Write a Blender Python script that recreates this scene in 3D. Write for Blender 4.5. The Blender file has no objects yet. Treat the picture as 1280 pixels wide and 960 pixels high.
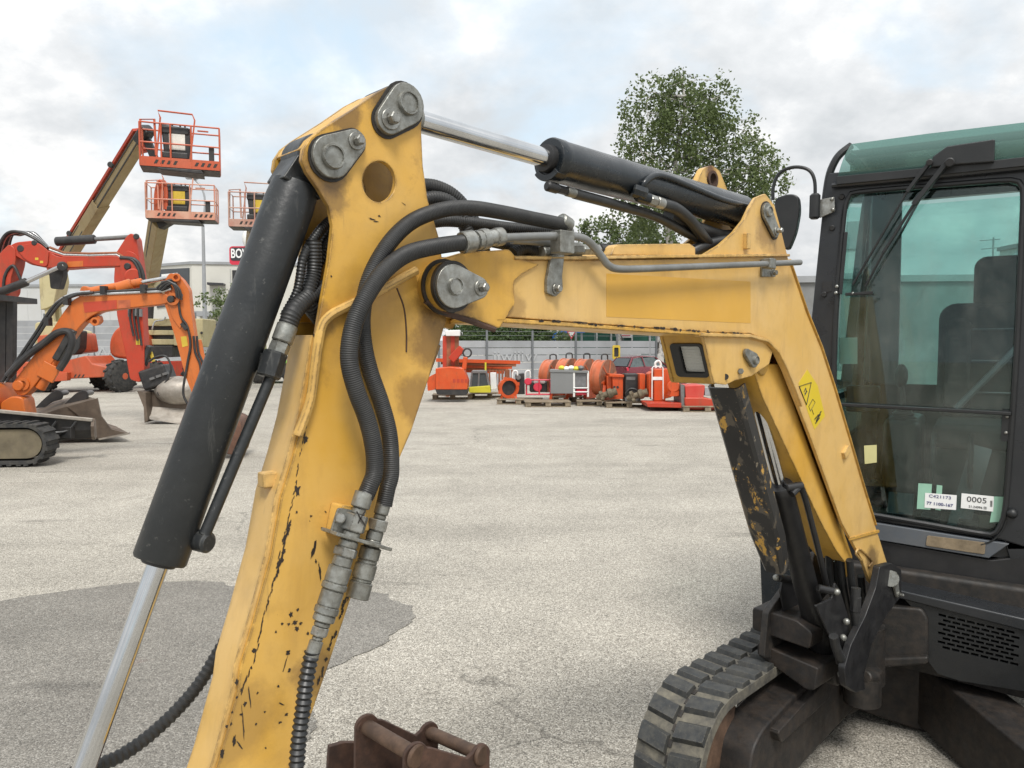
import bpy, bmesh, math, random
from math import radians, sin, cos, pi, sqrt, atan2
from mathutils import Vector, Matrix, noise as mnoise
from mathutils.geometry import tessellate_polygon
random.seed(7)
S = bpy.context.scene
COL = S.collection
V = Vector

# ------------------------------------------------------------------ camera
CAM_H = 1.65
FPX = 960.0
PITCH = math.atan(50 / FPX)
cam_d = bpy.data.cameras.new('camera')
cam_d.sensor_width = 36
cam_d.lens = 36 * FPX / 1280
cam_d.clip_start = 0.05
cam_d.clip_end = 3000
cam = bpy.data.objects.new('camera', cam_d)
COL.objects.link(cam)
cam.location = (0, 0, CAM_H)
cam.rotation_euler = (pi / 2 - PITCH, 0, 0)
S.camera = cam
S.render.resolution_x, S.render.resolution_y = 1024, 768

# ------------------------------------------------------------------ light
S.view_settings.view_transform = 'Standard'
S.view_settings.look = 'None'
S.view_settings.exposure = 1.06
S.view_settings.gamma = 1
S.view_settings.use_curve_mapping = False
SUN_EL, SUN_AZ = radians(56), radians(170)      # azimuth from +Y, clockwise
sun_d = bpy.data.lights.new('sun', 'SUN')
sun_d.energy = 1.5
sun_d.angle = radians(18)
sun_d.color = (1, .965, .91)
sun = bpy.data.objects.new('sun', sun_d)
COL.objects.link(sun)
sdir = V((sin(SUN_AZ) * cos(SUN_EL), cos(SUN_AZ) * cos(SUN_EL), sin(SUN_EL)))
sun.rotation_euler = sdir.to_track_quat('Z', 'Y').to_euler()

wd = bpy.data.worlds.new('World')
S.world = wd
wd.use_nodes = True
nt = wd.node_tree
nt.nodes.clear()
def wn(t, **k):
    n = nt.nodes.new(t)
    for a, b in k.items():
        setattr(n, a, b)
    return n
L = nt.links.new
out = wn('ShaderNodeOutputWorld')
bg = wn('ShaderNodeBackground')
L(bg.outputs[0], out.inputs[0])
bg.inputs[1].default_value = 0.1
sky = wn('ShaderNodeTexSky')
sky.sky_type = 'NISHITA'
sky.sun_disc = False
sky.sun_elevation = SUN_EL
sky.sun_rotation = SUN_AZ
sky.air_density = 1.2
tc = wn('ShaderNodeTexCoord')
sep = wn('ShaderNodeSeparateXYZ')
L(tc.outputs['Generated'], sep.inputs[0])
zc = wn('ShaderNodeMath', operation='MAXIMUM'); L(sep.outputs[2], zc.inputs[0]); zc.inputs[1].default_value = 0.0
zz = wn('ShaderNodeMath', operation='ADD'); L(zc.outputs[0], zz.inputs[0]); zz.inputs[1].default_value = 0.42
dx = wn('ShaderNodeMath', operation='DIVIDE'); L(sep.outputs[0], dx.inputs[0]); L(zz.outputs[0], dx.inputs[1])
dy = wn('ShaderNodeMath', operation='DIVIDE'); L(sep.outputs[1], dy.inputs[0]); L(zz.outputs[0], dy.inputs[1])
cmb = wn('ShaderNodeCombineXYZ'); L(dx.outputs[0], cmb.inputs[0]); L(dy.outputs[0], cmb.inputs[1])
cmb.inputs[2].default_value = 3.7
n1 = wn('ShaderNodeTexNoise'); n1.inputs['Scale'].default_value = 2.1; n1.inputs['Detail'].default_value = 7
n1.inputs['Roughness'].default_value = .55; n1.inputs['Distortion'].default_value = .3
L(cmb.outputs[0], n1.inputs['Vector'])
n2 = wn('ShaderNodeTexNoise'); n2.inputs['Scale'].default_value = 3.4; n2.inputs['Detail'].default_value = 8
n2.inputs['Roughness'].default_value = .6
L(cmb.outputs[0], n2.inputs['Vector'])
cover = wn('ShaderNodeValToRGB')
cover.color_ramp.elements[0].position = .30; cover.color_ramp.elements[0].color = (.0, .0, .0, 1)
cover.color_ramp.elements[1].position = .47; cover.color_ramp.elements[1].color = (1, 1, 1, 1)
L(n1.outputs[0], cover.inputs[0])
shade = wn('ShaderNodeValToRGB')
e = shade.color_ramp.elements
e[0].position = .37; e[0].color = (4.15, 4.33, 4.48, 1)
e[1].position = .62; e[1].color = (6.75, 6.72, 6.62, 1)
em = e.new(.5); em.color = (5.1, 5.22, 5.32, 1)
L(n2.outputs[0], shade.inputs[0])
# an overcast layer is brighter overhead than at the horizon
cz = wn('ShaderNodeMath', operation='MULTIPLY_ADD'); L(zc.outputs[0], cz.inputs[0]); cz.inputs[1].default_value = .62; cz.inputs[2].default_value = .66
cm = wn('ShaderNodeVectorMath', operation='SCALE'); L(shade.outputs[0], cm.inputs[0]); L(cz.outputs[0], cm.inputs['Scale'])
skb = wn('ShaderNodeVectorMath', operation='MULTIPLY_ADD'); L(sky.outputs[0], skb.inputs[0]); skb.inputs[1].default_value = (.25, .25, .25); skb.inputs[2].default_value = (2.9, 3.4, 3.7)
mx = wn('ShaderNodeMix', data_type='RGBA')
L(cover.outputs[0], mx.inputs[0]); L(skb.outputs[0], mx.inputs[6]); L(cm.outputs[0], mx.inputs[7])
L(mx.outputs[2], bg.inputs[0])

# ------------------------------------------------------------------ pixel -> place
def ray(px, py):
    x, y = (px - 640) / FPX, (480 - py) / FPX
    return V((x, cos(PITCH) + y * sin(PITCH), -sin(PITCH) + y * cos(PITCH)))
EYE = V((0, 0, CAM_H))
def at(px, py, Y):
    d = ray(px, py)
    return EYE + d * (Y / d.y)
def gp(px, py, z=0.0):
    d = ray(px, py)
    return EYE + d * ((z - CAM_H) / d.z)

def add_spots(mat, spots):
    """grease and rust gathered round pins: (place, radius, colour, amount)"""
    t = mat.node_tree; b = t.nodes['Principled BSDF']
    src = b.inputs['Base Color'].links[0].from_socket
    g = t.nodes.new('ShaderNodeNewGeometry')
    for p, r, col, amt in spots:
        d = t.nodes.new('ShaderNodeVectorMath'); d.operation = 'DISTANCE'; d.inputs[1].default_value = p
        t.links.new(g.outputs['Position'], d.inputs[0])
        n = t.nodes.new('ShaderNodeTexNoise'); n.inputs['Scale'].default_value = 1.6 / r; n.inputs['Detail'].default_value = 9; n.inputs['Roughness'].default_value = .7
        t.links.new(g.outputs['Position'], n.inputs['Vector'])
        k = t.nodes.new('ShaderNodeMath'); k.operation = 'MULTIPLY_ADD'; k.inputs[1].default_value = -1 / r; k.inputs[2].default_value = .62
        t.links.new(d.outputs['Value'], k.inputs[0])
        a = t.nodes.new('ShaderNodeMath'); a.operation = 'ADD'; t.links.new(k.outputs[0], a.inputs[0]); t.links.new(n.outputs[0], a.inputs[1])
        rp = t.nodes.new('ShaderNodeValToRGB'); rp.color_ramp.elements[0].position = .42; rp.color_ramp.elements[0].color = (0, 0, 0, 1)
        rp.color_ramp.elements[1].position = .72; rp.color_ramp.elements[1].color = (amt, amt, amt, 1)
        t.links.new(a.outputs[0], rp.inputs[0])
        m = t.nodes.new('ShaderNodeMix'); m.data_type = 'RGBA'; t.links.new(rp.outputs[0], m.inputs[0]); t.links.new(src, m.inputs[6]); m.inputs[7].default_value = (*col, 1)
        src = m.outputs[2]
    t.links.new(src, b.inputs['Base Color'])

class Frame:
    """a vertical reference plane: u along it, v up, w out of it"""
    def __init__(s, o, u, v=(0, 0, 1)):
        s.o = V(o); s.u = V(u).normalized(); s.v = V(v).normalized(); s.w = s.u.cross(s.v)
    def p(s, u, v, w=0):
        return s.o + s.u * u + s.v * v + s.w * w
    def uv(s, px, py, w=0):
        d = ray(px, py)
        o = s.o + s.w * w
        t = (o - EYE).dot(s.w) / d.dot(s.w)
        q = EYE + d * t - o
        return (q.dot(s.u), q.dot(s.v))
    def px(s, px, py, w=0):
        u, v = s.uv(px, py, w)
        return s.p(u, v, w)

# ------------------------------------------------------------------ mesh builder
def smooth_path(pts, n=8, closed=False):
    pts = [V(p) for p in pts]
    if len(pts) < 3:
        return pts
    r = []
    m = len(pts)
    rng = range(m if closed else m - 1)
    for i in rng:
        if closed:
            a, b, c, d = pts[(i - 1) % m], pts[i], pts[(i + 1) % m], pts[(i + 2) % m]
        else:
            b, c = pts[i], pts[i + 1]
            a = pts[i - 1] if i else b * 2 - c
            d = pts[i + 2] if i + 2 < m else c * 2 - b
        for k in range(n):
            t = k / n
            t2, t3 = t * t, t * t * t
            r.append(.5 * ((2 * b) + (c - a) * t + (2 * a - 5 * b + 4 * c - d) * t2 + (3 * b - a - 3 * c + d) * t3))
    if not closed:
        r.append(pts[-1])
    return r
def resample(pts, step):
    pts = [V(p) for p in pts]
    out = [pts[0]]
    acc = 0
    for a, b in zip(pts, pts[1:]):
        l = (b - a).length
        if l < 1e-9: continue
        pos = step - acc
        while pos <= l:
            out.append(a.lerp(b, pos / l)); pos += step
        acc = l - (pos - step)
    if (out[-1] - pts[-1]).length > step * .3: out.append(pts[-1])
    return out
def basis(d):
    d = V(d).normalized()
    a = V((0, 0, 1)) if abs(d.z) < .9 else V((1, 0, 0))
    x = a.cross(d).normalized()
    return x, d.cross(x)

class MB:
    def __init__(s): s.v = []; s.f = []
    def add(s, vs, fs):
        o = len(s.v)
        s.v += [V(q) for q in vs]
        s.f += [[i + o for i in f] for f in fs]
        return s
    def hexa(s, c):
        return s.add(c, [(3, 2, 1, 0), (4, 5, 6, 7), (0, 1, 5, 4), (1, 2, 6, 5), (2, 3, 7, 6), (3, 0, 4, 7)])
    def box(s, c, size, rz=0, R=None):
        R = R or Matrix.Rotation(rz, 3, 'Z')
        h = V(size) / 2
        c = V(c)
        return s.hexa([c + R @ V((a * h.x, b * h.y, d * h.z)) for d in (-1, 1) for a, b in ((-1, -1), (1, -1), (1, 1), (-1, 1))])
    def fbox(s, F, u0, u1, v0, v1, w0, w1):
        if u0 > u1: u0, u1 = u1, u0
        if v0 > v1: v0, v1 = v1, v0
        if w0 > w1: w0, w1 = w1, w0
        return s.hexa([F.p(u, v, w) for w in (w0, w1) for u, v in ((u0, v0), (u1, v0), (u1, v1), (u0, v1))])
    def bar(s, p0, p1, a, b=None, up=None):
        """rectangular bar, a across / b along up"""
        p0, p1 = V(p0), V(p1); b = b or a
        d = (p1 - p0).normalized()
        if up is None: x, y = basis(d)
        else:
            y = (V(up) - d * V(up).dot(d)).normalized(); x = y.cross(d)
        x = x * a / 2; y = y * b / 2
        return s.hexa([p + q for p in (p0, p1) for q in (-x - y, x - y, x + y, -x + y)])
    def prism(s, F, poly, w0, w1, holes=()):
        poly = [tuple(q) for q in poly]
        def area(P): return sum(a[0] * b[1] - b[0] * a[1] for a, b in zip(P, P[1:] + P[:1]))
        if area(poly) < 0: poly = poly[::-1]
        if w0 > w1: w0, w1 = w1, w0
        loops = [poly]
        for h in holes:
            h = [tuple(q) for q in h]
            loops.append(h if area(h) < 0 else h[::-1])
        vs = []; fs = []
        off = []
        for lp in loops:
            off.append(len(vs)); vs += lp
        N = len(vs)
        allv = [F.p(a, b, w0) for a, b in vs] + [F.p(a, b, w1) for a, b in vs]
        if holes:
            tris = tessellate_polygon([[V((a, b, 0)) for a, b in lp] for lp in loops])
            for t in tris:
                a, b, c = [vs[i] for i in t]
                cr = (b[0] - a[0]) * (c[1] - a[1]) - (b[1] - a[1]) * (c[0] - a[0])
                t = list(t) if cr > 0 else list(t)[::-1]
                fs.append([i + N for i in t]); fs.append(t[::-1])
        else:
            fs.append([i + N for i in range(N)]); fs.append(list(range(N))[::-1])
        for o, lp in zip(off, loops):
            m = len(lp)
            for i in range(m):
                j = (i + 1) % m
                fs.append([o + i, o + j, o + j + N, o + i + N])
        return s.add(allv, fs)
    def lathe(s, p0, d, prof, n=24, caps=True):
        p0 = V(p0); d = V(d).normalized(); x, y = basis(d)
        vs = []
        for t, r in prof:
            for k in range(n):
                a = 2 * pi * k / n
                vs.append(p0 + d * t + (x * cos(a) + y * sin(a)) * r)
        fs = []
        for i in range(len(prof) - 1):
            for k in range(n):
                j = (k + 1) % n
                fs.append([i * n + k, i * n + j, (i + 1) * n + j, (i + 1) * n + k])
        if caps:
            if prof[0][1] > 1e-6: fs.append(list(range(n))[::-1])
            if prof[-1][1] > 1e-6: fs.append([(len(prof) - 1) * n + k for k in range(n)])
        return s.add(vs, fs)
    def cyl(s, p0, p1, r, r1=None, n=24):
        p0, p1 = V(p0), V(p1)
        l = (p1 - p0).length
        return s.lathe(p0, p1 - p0, [(0, r), (l, r if r1 is None else r1)], n)
    def bcyl(s, p0, p1, r, b=.004, n=28):
        """cylinder with chamfered ends"""
        p0, p1 = V(p0), V(p1); l = (p1 - p0).length
        return s.lathe(p0, p1 - p0, [(0, r - b), (b, r), (l - b, r), (l, r - b)], n)
    def ringz(s, p0, p1, ro, ri, n=28):
        p0, p1 = V(p0), V(p1); l = (p1 - p0).length
        return s.lathe(p0, p1 - p0, [(0, ri), (0, ro), (l, ro), (l, ri), (0, ri)], n, caps=False)
    def tube(s, pts, r, n=10, caps=True, closed=False):
        pts = [V(p) for p in pts]
        m = len(pts)
        rf = r if callable(r) else (lambda i: r)
        vs = []; x = None
        for i, p in enumerate(pts):
            if closed: d = pts[(i + 1) % m] - pts[i - 1]
            else: d = pts[min(i + 1, m - 1)] - pts[max(i - 1, 0)]
            d.normalize()
            if x is None: x, y = basis(d)
            else:
                x = (x - d * x.dot(d)).normalized(); y = d.cross(x)
            for k in range(n):
                a = 2 * pi * k / n
                vs.append(p + (x * cos(a) + y * sin(a)) * rf(i))
        fs = []
        for i in range(m if closed else m - 1):
            i2 = (i + 1) % m
            for k in range(n):
                j = (k + 1) % n
                fs.append([i * n + k, i * n + j, i2 * n + j, i2 * n + k])
        if caps and not closed:
            fs.append(list(range(n))[::-1]); fs.append([(m - 1) * n + k for k in range(n)])
        return s.add(vs, fs)
    def hose(s, ctrl, r, pitch=.006, depth=.0012, n=16, curve=True):
        """ribbed hose along smooth control points"""
        pts = resample(smooth_path(ctrl, 10) if curve else ctrl, pitch / 2)
        return s.tube(pts, lambda i: r - (depth if i % 2 else 0), n)
    def ball(s, c, r, sc=(1, 1, 1), nu=16, nv=10):
        c = V(c); vs = []; fs = []
        for i in range(1, nv):
            t = pi * i / nv
            for k in range(nu):
                a = 2 * pi * k / nu
                vs.append(c + V((r * sc[0] * sin(t) * cos(a), r * sc[1] * sin(t) * sin(a), r * sc[2] * cos(t))))
        top = len(vs); vs += [c + V((0, 0, r * sc[2])), c - V((0, 0, r * sc[2]))]
        for i in range(nv - 2):
            for k in range(nu):
                j = (k + 1) % nu
                fs.append([i * nu + k, (i + 1) * nu + k, (i + 1) * nu + j, i * nu + j])
        for k in range(nu):
            j = (k + 1) % nu
            fs.append([top, k, j]); fs.append([top + 1, (nv - 2) * nu + j, (nv - 2) * nu + k])
        return s.add(vs, fs)
    def loft(s, secs, caps=True, closed=False):
        n = len(secs[0]); vs = [q for sec in secs for q in sec]; fs = []
        m = len(secs)
        for i in range(m if closed else m - 1):
            i2 = (i + 1) % m
            for k in range(n):
                j = (k + 1) % n
                fs.append([i * n + k, i * n + j, i2 * n + j, i2 * n + k])
        if caps and not closed:
            fs.append(list(range(n))[::-1]); fs.append([(m - 1) * n + k for k in range(n)])
        return s.add(vs, fs)
    def sheet(s, rows):
        n = len(rows[0]); vs = [q for r in rows for q in r]
        return s.add(vs, [[i * n + k, i * n + k + 1, (i + 1) * n + k + 1, (i + 1) * n + k] for i in range(len(rows) - 1) for k in range(n - 1)])

WM = {}
def props(o, label=None, cat=None, group=None, kind=None):
    if label: o['label'] = label
    if cat: o['category'] = cat
    if group: o['group'] = group
    if kind: o['kind'] = kind
    return o
def thing(name, label, cat, loc, rz=0, group=None):
    o = bpy.data.objects.new(name, None)
    o.empty_display_size = .2
    COL.objects.link(o)
    o.location = loc; o.rotation_euler = (0, 0, rz)
    WM[o] = Matrix.Translation(V(loc)) @ Matrix.Rotation(rz, 4, 'Z')
    return props(o, label, cat, group)
def mesh_of(name, mb, mat, M, bevel=0, fix=False, ang=32):
    me = bpy.data.meshes.new(name)
    Mi = M.inverted()
    me.from_pydata([Mi @ q for q in mb.v], [], mb.f)
    if fix:
        bm = bmesh.new(); bm.from_mesh(me)
        bmesh.ops.recalc_face_normals(bm, faces=bm.faces)
        bm.to_mesh(me); bm.free()
    me.materials.append(mat)
    me.polygons.foreach_set('use_smooth', [True] * len(me.polygons))
    if not bevel: me.set_sharp_from_angle(angle=radians(ang))
    me.update()
    return me
def addbev(o, bevel):
    if bevel:
        m = o.modifiers.new('bevel', 'BEVEL')
        m.width = bevel; m.segments = 2; m.limit_method = 'ANGLE'; m.angle_limit = radians(32)
        m.harden_normals = True
def part(name, mb, mat, parent, bevel=0, label=None, fix=False, kind=None, ang=32):
    M = WM[parent]
    o = bpy.data.objects.new(name, mesh_of(name, mb, mat, M, bevel, fix, ang))
    COL.objects.link(o)
    o.parent = parent
    WM[o] = M
    addbev(o, bevel)
    return props(o, label, kind=kind)
def solo(name, mb, mat, loc=(0, 0, 0), label=None, cat=None, group=None, kind=None, bevel=0, fix=False, ang=32):
    M = Matrix.Translation(V(loc))
    o = bpy.data.objects.new(name, mesh_of(name, mb, mat, M, bevel, fix, ang))
    COL.objects.link(o); o.location = loc
    WM[o] = M
    addbev(o, bevel)
    return props(o, label, cat, group, kind)
KIDS = {}
def copy_tree(o, parent=None):
    c = o.copy(); COL.objects.link(c)
    if parent: c.parent = parent
    for ch in list(o.children): copy_tree(ch, c)
    return c
def place(o, loc, rz, label=None, group=None):
    c = copy_tree(o)
    c.location = loc; c.rotation_euler = (0, 0, rz)
    return props(c, label, group=group)
def text_part(name, s, size, mat, parent, origin, xdir, updir, ext=.0006, align='CENTER', sx=1.0, bold=0):
    """flat print: a text mesh standing on the surface"""
    cu = bpy.data.curves.new(name, 'FONT')
    cu.body = s; cu.size = size; cu.align_x = align; cu.align_y = 'CENTER'; cu.extrude = ext; cu.resolution_u = 3
    cu.offset = bold
    tmp = bpy.data.objects.new('tmp', cu); COL.objects.link(tmp)
    dg = bpy.context.evaluated_depsgraph_get()
    me = bpy.data.meshes.new_from_object(tmp.evaluated_get(dg))
    bpy.data.objects.remove(tmp)
    x = V(xdir).normalized(); y = V(updir); y = (y - x * y.dot(x)).normalized(); z = x.cross(y)
    M = Matrix((( x.x * sx, y.x, z.x, origin[0]), (x.y * sx, y.y, z.y, origin[1]), (x.z * sx, y.z, z.z, origin[2]), (0, 0, 0, 1)))
    me.transform(WM[parent].inverted() @ M)
    me.materials.clear(); me.materials.append(mat)
    o = bpy.data.objects.new(name, me); COL.objects.link(o); o.parent = parent
    WM[o] = WM[parent]
    return o
def circ(c, r, n=28, a0=0, a1=2 * pi):
    full = abs(a1 - a0 - 2 * pi) < 1e-6
    return [(c[0] + r * cos(a0 + (a1 - a0) * k / (n if full else n - 1)), c[1] + r * sin(a0 + (a1 - a0) * k / (n if full else n - 1))) for k in range(n)]
def capsule(c0, r0, c1, r1, n=14):
    """outline round two circles"""
    a = atan2(c1[1] - c0[1], c1[0] - c0[0])
    d = math.hypot(c1[0] - c0[0], c1[1] - c0[1])
    b = math.acos(max(-1, min(1, (r0 - r1) / d)))
    return circ(c1, r1, n, a - b, a + b) + circ(c0, r0, n, a + b, a + 2 * pi - b)
def rrect(u0, v0, u1, v1, r, n=5):
    P = []
    for cx, cy, a in ((u1 - r, v1 - r, 0), (u0 + r, v1 - r, pi / 2), (u0 + r, v0 + r, pi), (u1 - r, v0 + r, 1.5 * pi)):
        P += [(cx + r * cos(a + k * pi / 2 / n), cy + r * sin(a + k * pi / 2 / n)) for k in range(n + 1)]
    return P
def round_poly(P, r, n=4):
    """fillet every corner of a polygon; r a number or list"""
    m = len(P); R = r if isinstance(r, (list, tuple)) else [r] * m
    o = []
    for i in range(m):
        p = V((*P[i], 0)); a = V((*P[i - 1], 0)); b = V((*P[(i + 1) % m], 0))
        if R[i] <= 0: o.append((p.x, p.y)); continue
        da, db = (a - p), (b - p)
        l = min(R[i], da.length * .48, db.length * .48)
        q0 = p + da.normalized() * l; q1 = p + db.normalized() * l
        for k in range(n + 1):
            t = k / n
            q = q0 * (1 - t) ** 2 + p * 2 * t * (1 - t) + q1 * t * t
            o.append((q.x, q.y))
    return o

# ------------------------------------------------------------------ materials
class Mt:
    def __init__(s, name):
        s.m = bpy.data.materials.new(name); s.m.use_nodes = True
        s.t = s.m.node_tree; s.t.nodes.clear()
        s.out = s.n('ShaderNodeOutputMaterial'); s.b = s.n('ShaderNodeBsdfPrincipled')
        s.l(s.b.outputs[0], s.out.inputs[0])
        s.co = s.n('ShaderNodeTexCoord')
    def n(s, t, **k):
        q = s.t.nodes.new(t)
        for a, b in k.items(): setattr(q, a, b)
        return q
    def l(s, a, b): s.t.links.new(a, b)
    def noise(s, sc, det=4, rough=.55, vec=None, dist=0):
        q = s.n('ShaderNodeTexNoise'); q.inputs['Scale'].default_value = sc; q.inputs['Detail'].default_value = det
        q.inputs['Roughness'].default_value = rough; q.inputs['Distortion'].default_value = dist
        s.l(vec or s.co.outputs['Object'], q.inputs['Vector']); return q.outputs[0]
    def ramp(s, x, *st):
        q = s.n('ShaderNodeValToRGB'); e = q.color_ramp.elements
        for i, (p, c) in enumerate(st):
            if not isinstance(c, (tuple, list)): c = (c, c, c)
            el = e[i] if i < 2 else e.new(p)
            el.position = p; el.color = (*c[:3], 1)
        s.l(x, q.inputs[0]); return q.outputs[0]
    def mix(s, f, a, b, mode='MIX'):
        q = s.n('ShaderNodeMix', data_type='RGBA', blend_type=mode)
        for i, x in ((0, f), (6, a), (7, b)):
            if isinstance(x, (int, float)): q.inputs[i].default_value = x if i == 0 else (x, x, x, 1)
            elif isinstance(x, (tuple, list)): q.inputs[i].default_value = (*x[:3], 1)
            else: s.l(x, q.inputs[i])
        return q.outputs[2]
    def math(s, op, a, b=0.0):
        q = s.n('ShaderNodeMath', operation=op)
        for i, x in enumerate((a, b)):
            if isinstance(x, (int, float)): q.inputs[i].default_value = x
            else: s.l(x, q.inputs[i])
        return q.outputs[0]
    def col(s, x): s.put('Base Color', x)
    def put(s, k, x):
        i = s.b.inputs[k]
        if isinstance(x, (int, float)): i.default_value = x
        elif isinstance(x, (tuple, list)): i.default_value = (*x[:3], 1)
        else: s.l(x, i)
    def bump(s, h, strength=.2, dist=.01):
        q = s.n('ShaderNodeBump'); q.inputs['Strength'].default_value = strength; q.inputs['Distance'].default_value = dist
        s.l(h, q.inputs['Height']); s.l(q.outputs[0], s.b.inputs['Normal'])
    def edge(s, radius, lo=.9, hi=.995):
        """0 on flats, 1 on convex or concave edges"""
        bv = s.n('ShaderNodeBevel', samples=4); bv.inputs['Radius'].default_value = radius
        g = s.n('ShaderNodeNewGeometry')
        d = s.n('ShaderNodeVectorMath', operation='DOT_PRODUCT')
        s.l(bv.outputs[0], d.inputs[0]); s.l(g.outputs['Normal'], d.inputs[1])
        return s.ramp(d.outputs['Value'], (lo, 1.0), (hi, 0.0))

def plain(name, col, rough=.5, metal=0, var=.25, scale=6, bump=0, bscale=60, dirt=None, damt=.5, scuff=None):
    """a coat of one colour, uneven in tone, dusty if dirt is given"""
    m = Mt(name)
    a = m.noise(scale, 6, .6)
    c = m.mix(m.ramp(a, (.3, 0), (.7, 1)), tuple(x * (1 - var) for x in col), tuple(min(1, x * (1 + var)) for x in col))
    if dirt:
        d = m.ramp(m.noise(scale * 2.3, 8, .65), (.5 - .15 * damt, 0), (.75, damt))
        c = m.mix(d, c, dirt)
    if scuff:
        vm = m.n('ShaderNodeMapping'); vm.inputs['Scale'].default_value = (1, 1, .12); vm.inputs['Rotation'].default_value = (.5, .5, 0)
        m.l(m.co.outputs['Object'], vm.inputs[0])
        s1 = m.ramp(m.noise(scale * 9, 6, .7, vm.outputs[0]), (.60, 0), (.70, .55))
        s2 = m.ramp(m.noise(scale * 16, 5, .7), (.64, 0), (.68, .7))
        c = m.mix(s1, c, scuff); c = m.mix(s2, c, scuff)
        c = m.mix(m.math('MULTIPLY', m.edge(.006), m.ramp(m.noise(scale * 12, 5), (.45, 0), (.6, .8))), c, scuff)
    m.col(c); m.put('Metallic', metal)
    m.put('Roughness', m.ramp(m.noise(scale * 3, 5), (.25, max(.05, rough - .12)), (.75, min(1, rough + .12))))
    if bump: m.bump(m.noise(bscale, 4), bump, .004)
    return m.m
def painted(name, col, faded, chip=(.035, .022, .016), rough=.42, wear=.5, erad=.005, chips=.0, grime=(.16, .10, .05), gamt=.35, scale=4, rust=0):
    m = Mt(name)
    c = m.mix(m.ramp(m.noise(scale, 6, .6), (.35, 0), (.68, 1)), col, faded)
    g = m.ramp(m.noise(scale * 3.1, 9, .68, dist=.4), (.5, 0), (.82, gamt))
    c = m.mix(g, c, grime)
    if wear:
        vm = m.n('ShaderNodeMapping'); vm.inputs['Scale'].default_value = (1, 1, .22); m.l(m.co.outputs['Object'], vm.inputs[0])
        stk_ = m.ramp(m.noise(scale * 3.2, 7, .66, vm.outputs[0], .3), (.52, 0), (.74, .26))
        c = m.mix(stk_, c, (grime[0] * 1.6, grime[1] * 1.35, grime[2]))
        eg = m.math('MULTIPLY', m.edge(.022, .72, .999), m.ramp(m.noise(scale * 6, 8, .7), (.42, 0), (.66, .75)))
        c = m.mix(eg, c, (.15, .075, .025))
        sc_ = m.n('ShaderNodeMapping'); sc_.inputs['Scale'].default_value = (1, 1, .05); sc_.inputs['Rotation'].default_value = (.9, .35, .2); m.l(m.co.outputs['Object'], sc_.inputs[0])
        c = m.mix(m.ramp(m.noise(scale * 26, 3, .5, sc_.outputs[0]), (.70, 0), (.74, .16)), c, grime)
    else:
        vm = m.n('ShaderNodeMapping'); vm.inputs['Scale'].default_value = (1, 1, .3); m.l(m.co.outputs['Object'], vm.inputs[0])
        c = m.mix(m.ramp(m.noise(scale * 3.2, 8, .7, vm.outputs[0], .3), (.52, 0), (.72, .5)), c, (grime[0] * .8, grime[1] * .7, grime[2] * .7))
    if rust:
        r = m.ramp(m.noise(scale * 1.7, 10, .72), (.62, 0), (.70, rust))
        c = m.mix(r, c, (.10, .045, .02))
    if chips:
        k = m.ramp(m.noise(scale * 14, 5, .6), (.74 - chips * .1, 0), (.755 - chips * .1, 1))
        c = m.mix(k, c, chip)
    if wear:
        ew = m.math('MULTIPLY', m.edge(erad), m.ramp(m.noise(scale * 11, 6, .65), (.5 - .14 * wear, 0), (.60 - .10 * wear, 1)))
        c = m.mix(ew, c, chip)
    m.col(c)
    m.put('Roughness', m.ramp(m.noise(scale * 5, 5), (.3, rough - .1), (.7, rough + .14)))
    m.bump(m.noise(scale * 40, 3), .06, .003)
    return m.m
M = {}
YC, YF = (.58, .322, .045), (.62, .38, .10)
M['yellow'] = painted('yellow_paint', YC, YF, wear=.8, erad=.006, chips=.02, gamt=.30, rust=.25)
M['yellow_pale'] = painted('pale_yellow_paint', (.60, .37, .10), (.64, .425, .165), wear=.45, erad=.005, gamt=.22)
M['yellow_fresh'] = plain('unfaded_yellow_paint', (.59, .33, .048), .4, var=.06, scale=5)
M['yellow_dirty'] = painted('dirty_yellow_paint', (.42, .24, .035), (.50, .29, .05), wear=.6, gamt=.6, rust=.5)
M['rust_black'] = plain('rusty_black_steel', (.016, .014, .013), .6, .1, .5, 9, .3, 40, (.055, .038, .026), .6)
M['chip'] = plain('bare_chipped_steel', (.030, .022, .017), .65, .1, .4, 30)
M['black_cyl'] = plain('satin_black_paint', (.0135, .0155, .017), .42, 0, .25, 5, .15, 90, (.032, .034, .034), .5, (.085, .085, .08))
M['black_blue'] = plain('blue_black_paint', (.008, .012, .016), .28, 0, .2, 6, .08, 60, (.028, .03, .03), .4, (.06, .06, .055))
M['black'] = plain('black_steel', (.013, .013, .014), .45, 0, .3, 8, .1, 60, (.035, .033, .030), .35)
M['black_plastic'] = plain('black_plastic', (.011, .012, .013), .42, 0, .15, 5, .15, 240, (.026, .027, .027), .4)
M['cab_paint'] = plain('charcoal_cab_paint', (.016, .018, .021), .32, 0, .15, 4, .04, 120, (.034, .035, .037), .35)
M['grey_trim'] = plain('grey_trim_paint', (.085, .095, .108), .45, 0, .12, 5, .04, 80, (.13, .125, .115), .4)
M['mud'] = plain('dried_mud', (.20, .155, .10), .9, 0, .3, 18, .5, 40)
M['hose'] = plain('hose_rubber', (.017, .0175, .018), .55, 0, .3, 9, .1, 120, (.05, .049, .046), .55)
M['hose_smooth'] = plain('smooth_hose_rubber', (.016, .017, .018), .42, 0, .25, 9, .05, 120, (.05, .05, .048), .5)
M['zinc'] = plain('zinc_plated_steel', (.36, .365, .345), .38, .75, .25, 22, .12, 110, (.13, .11, .08), .7, (.08, .07, .055))
M['zinc_dull'] = plain('dull_plated_steel', (.28, .285, .265), .42, .6, .35, 24, .2, 110, (.10, .085, .06), .7, (.07, .06, .045))
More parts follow.
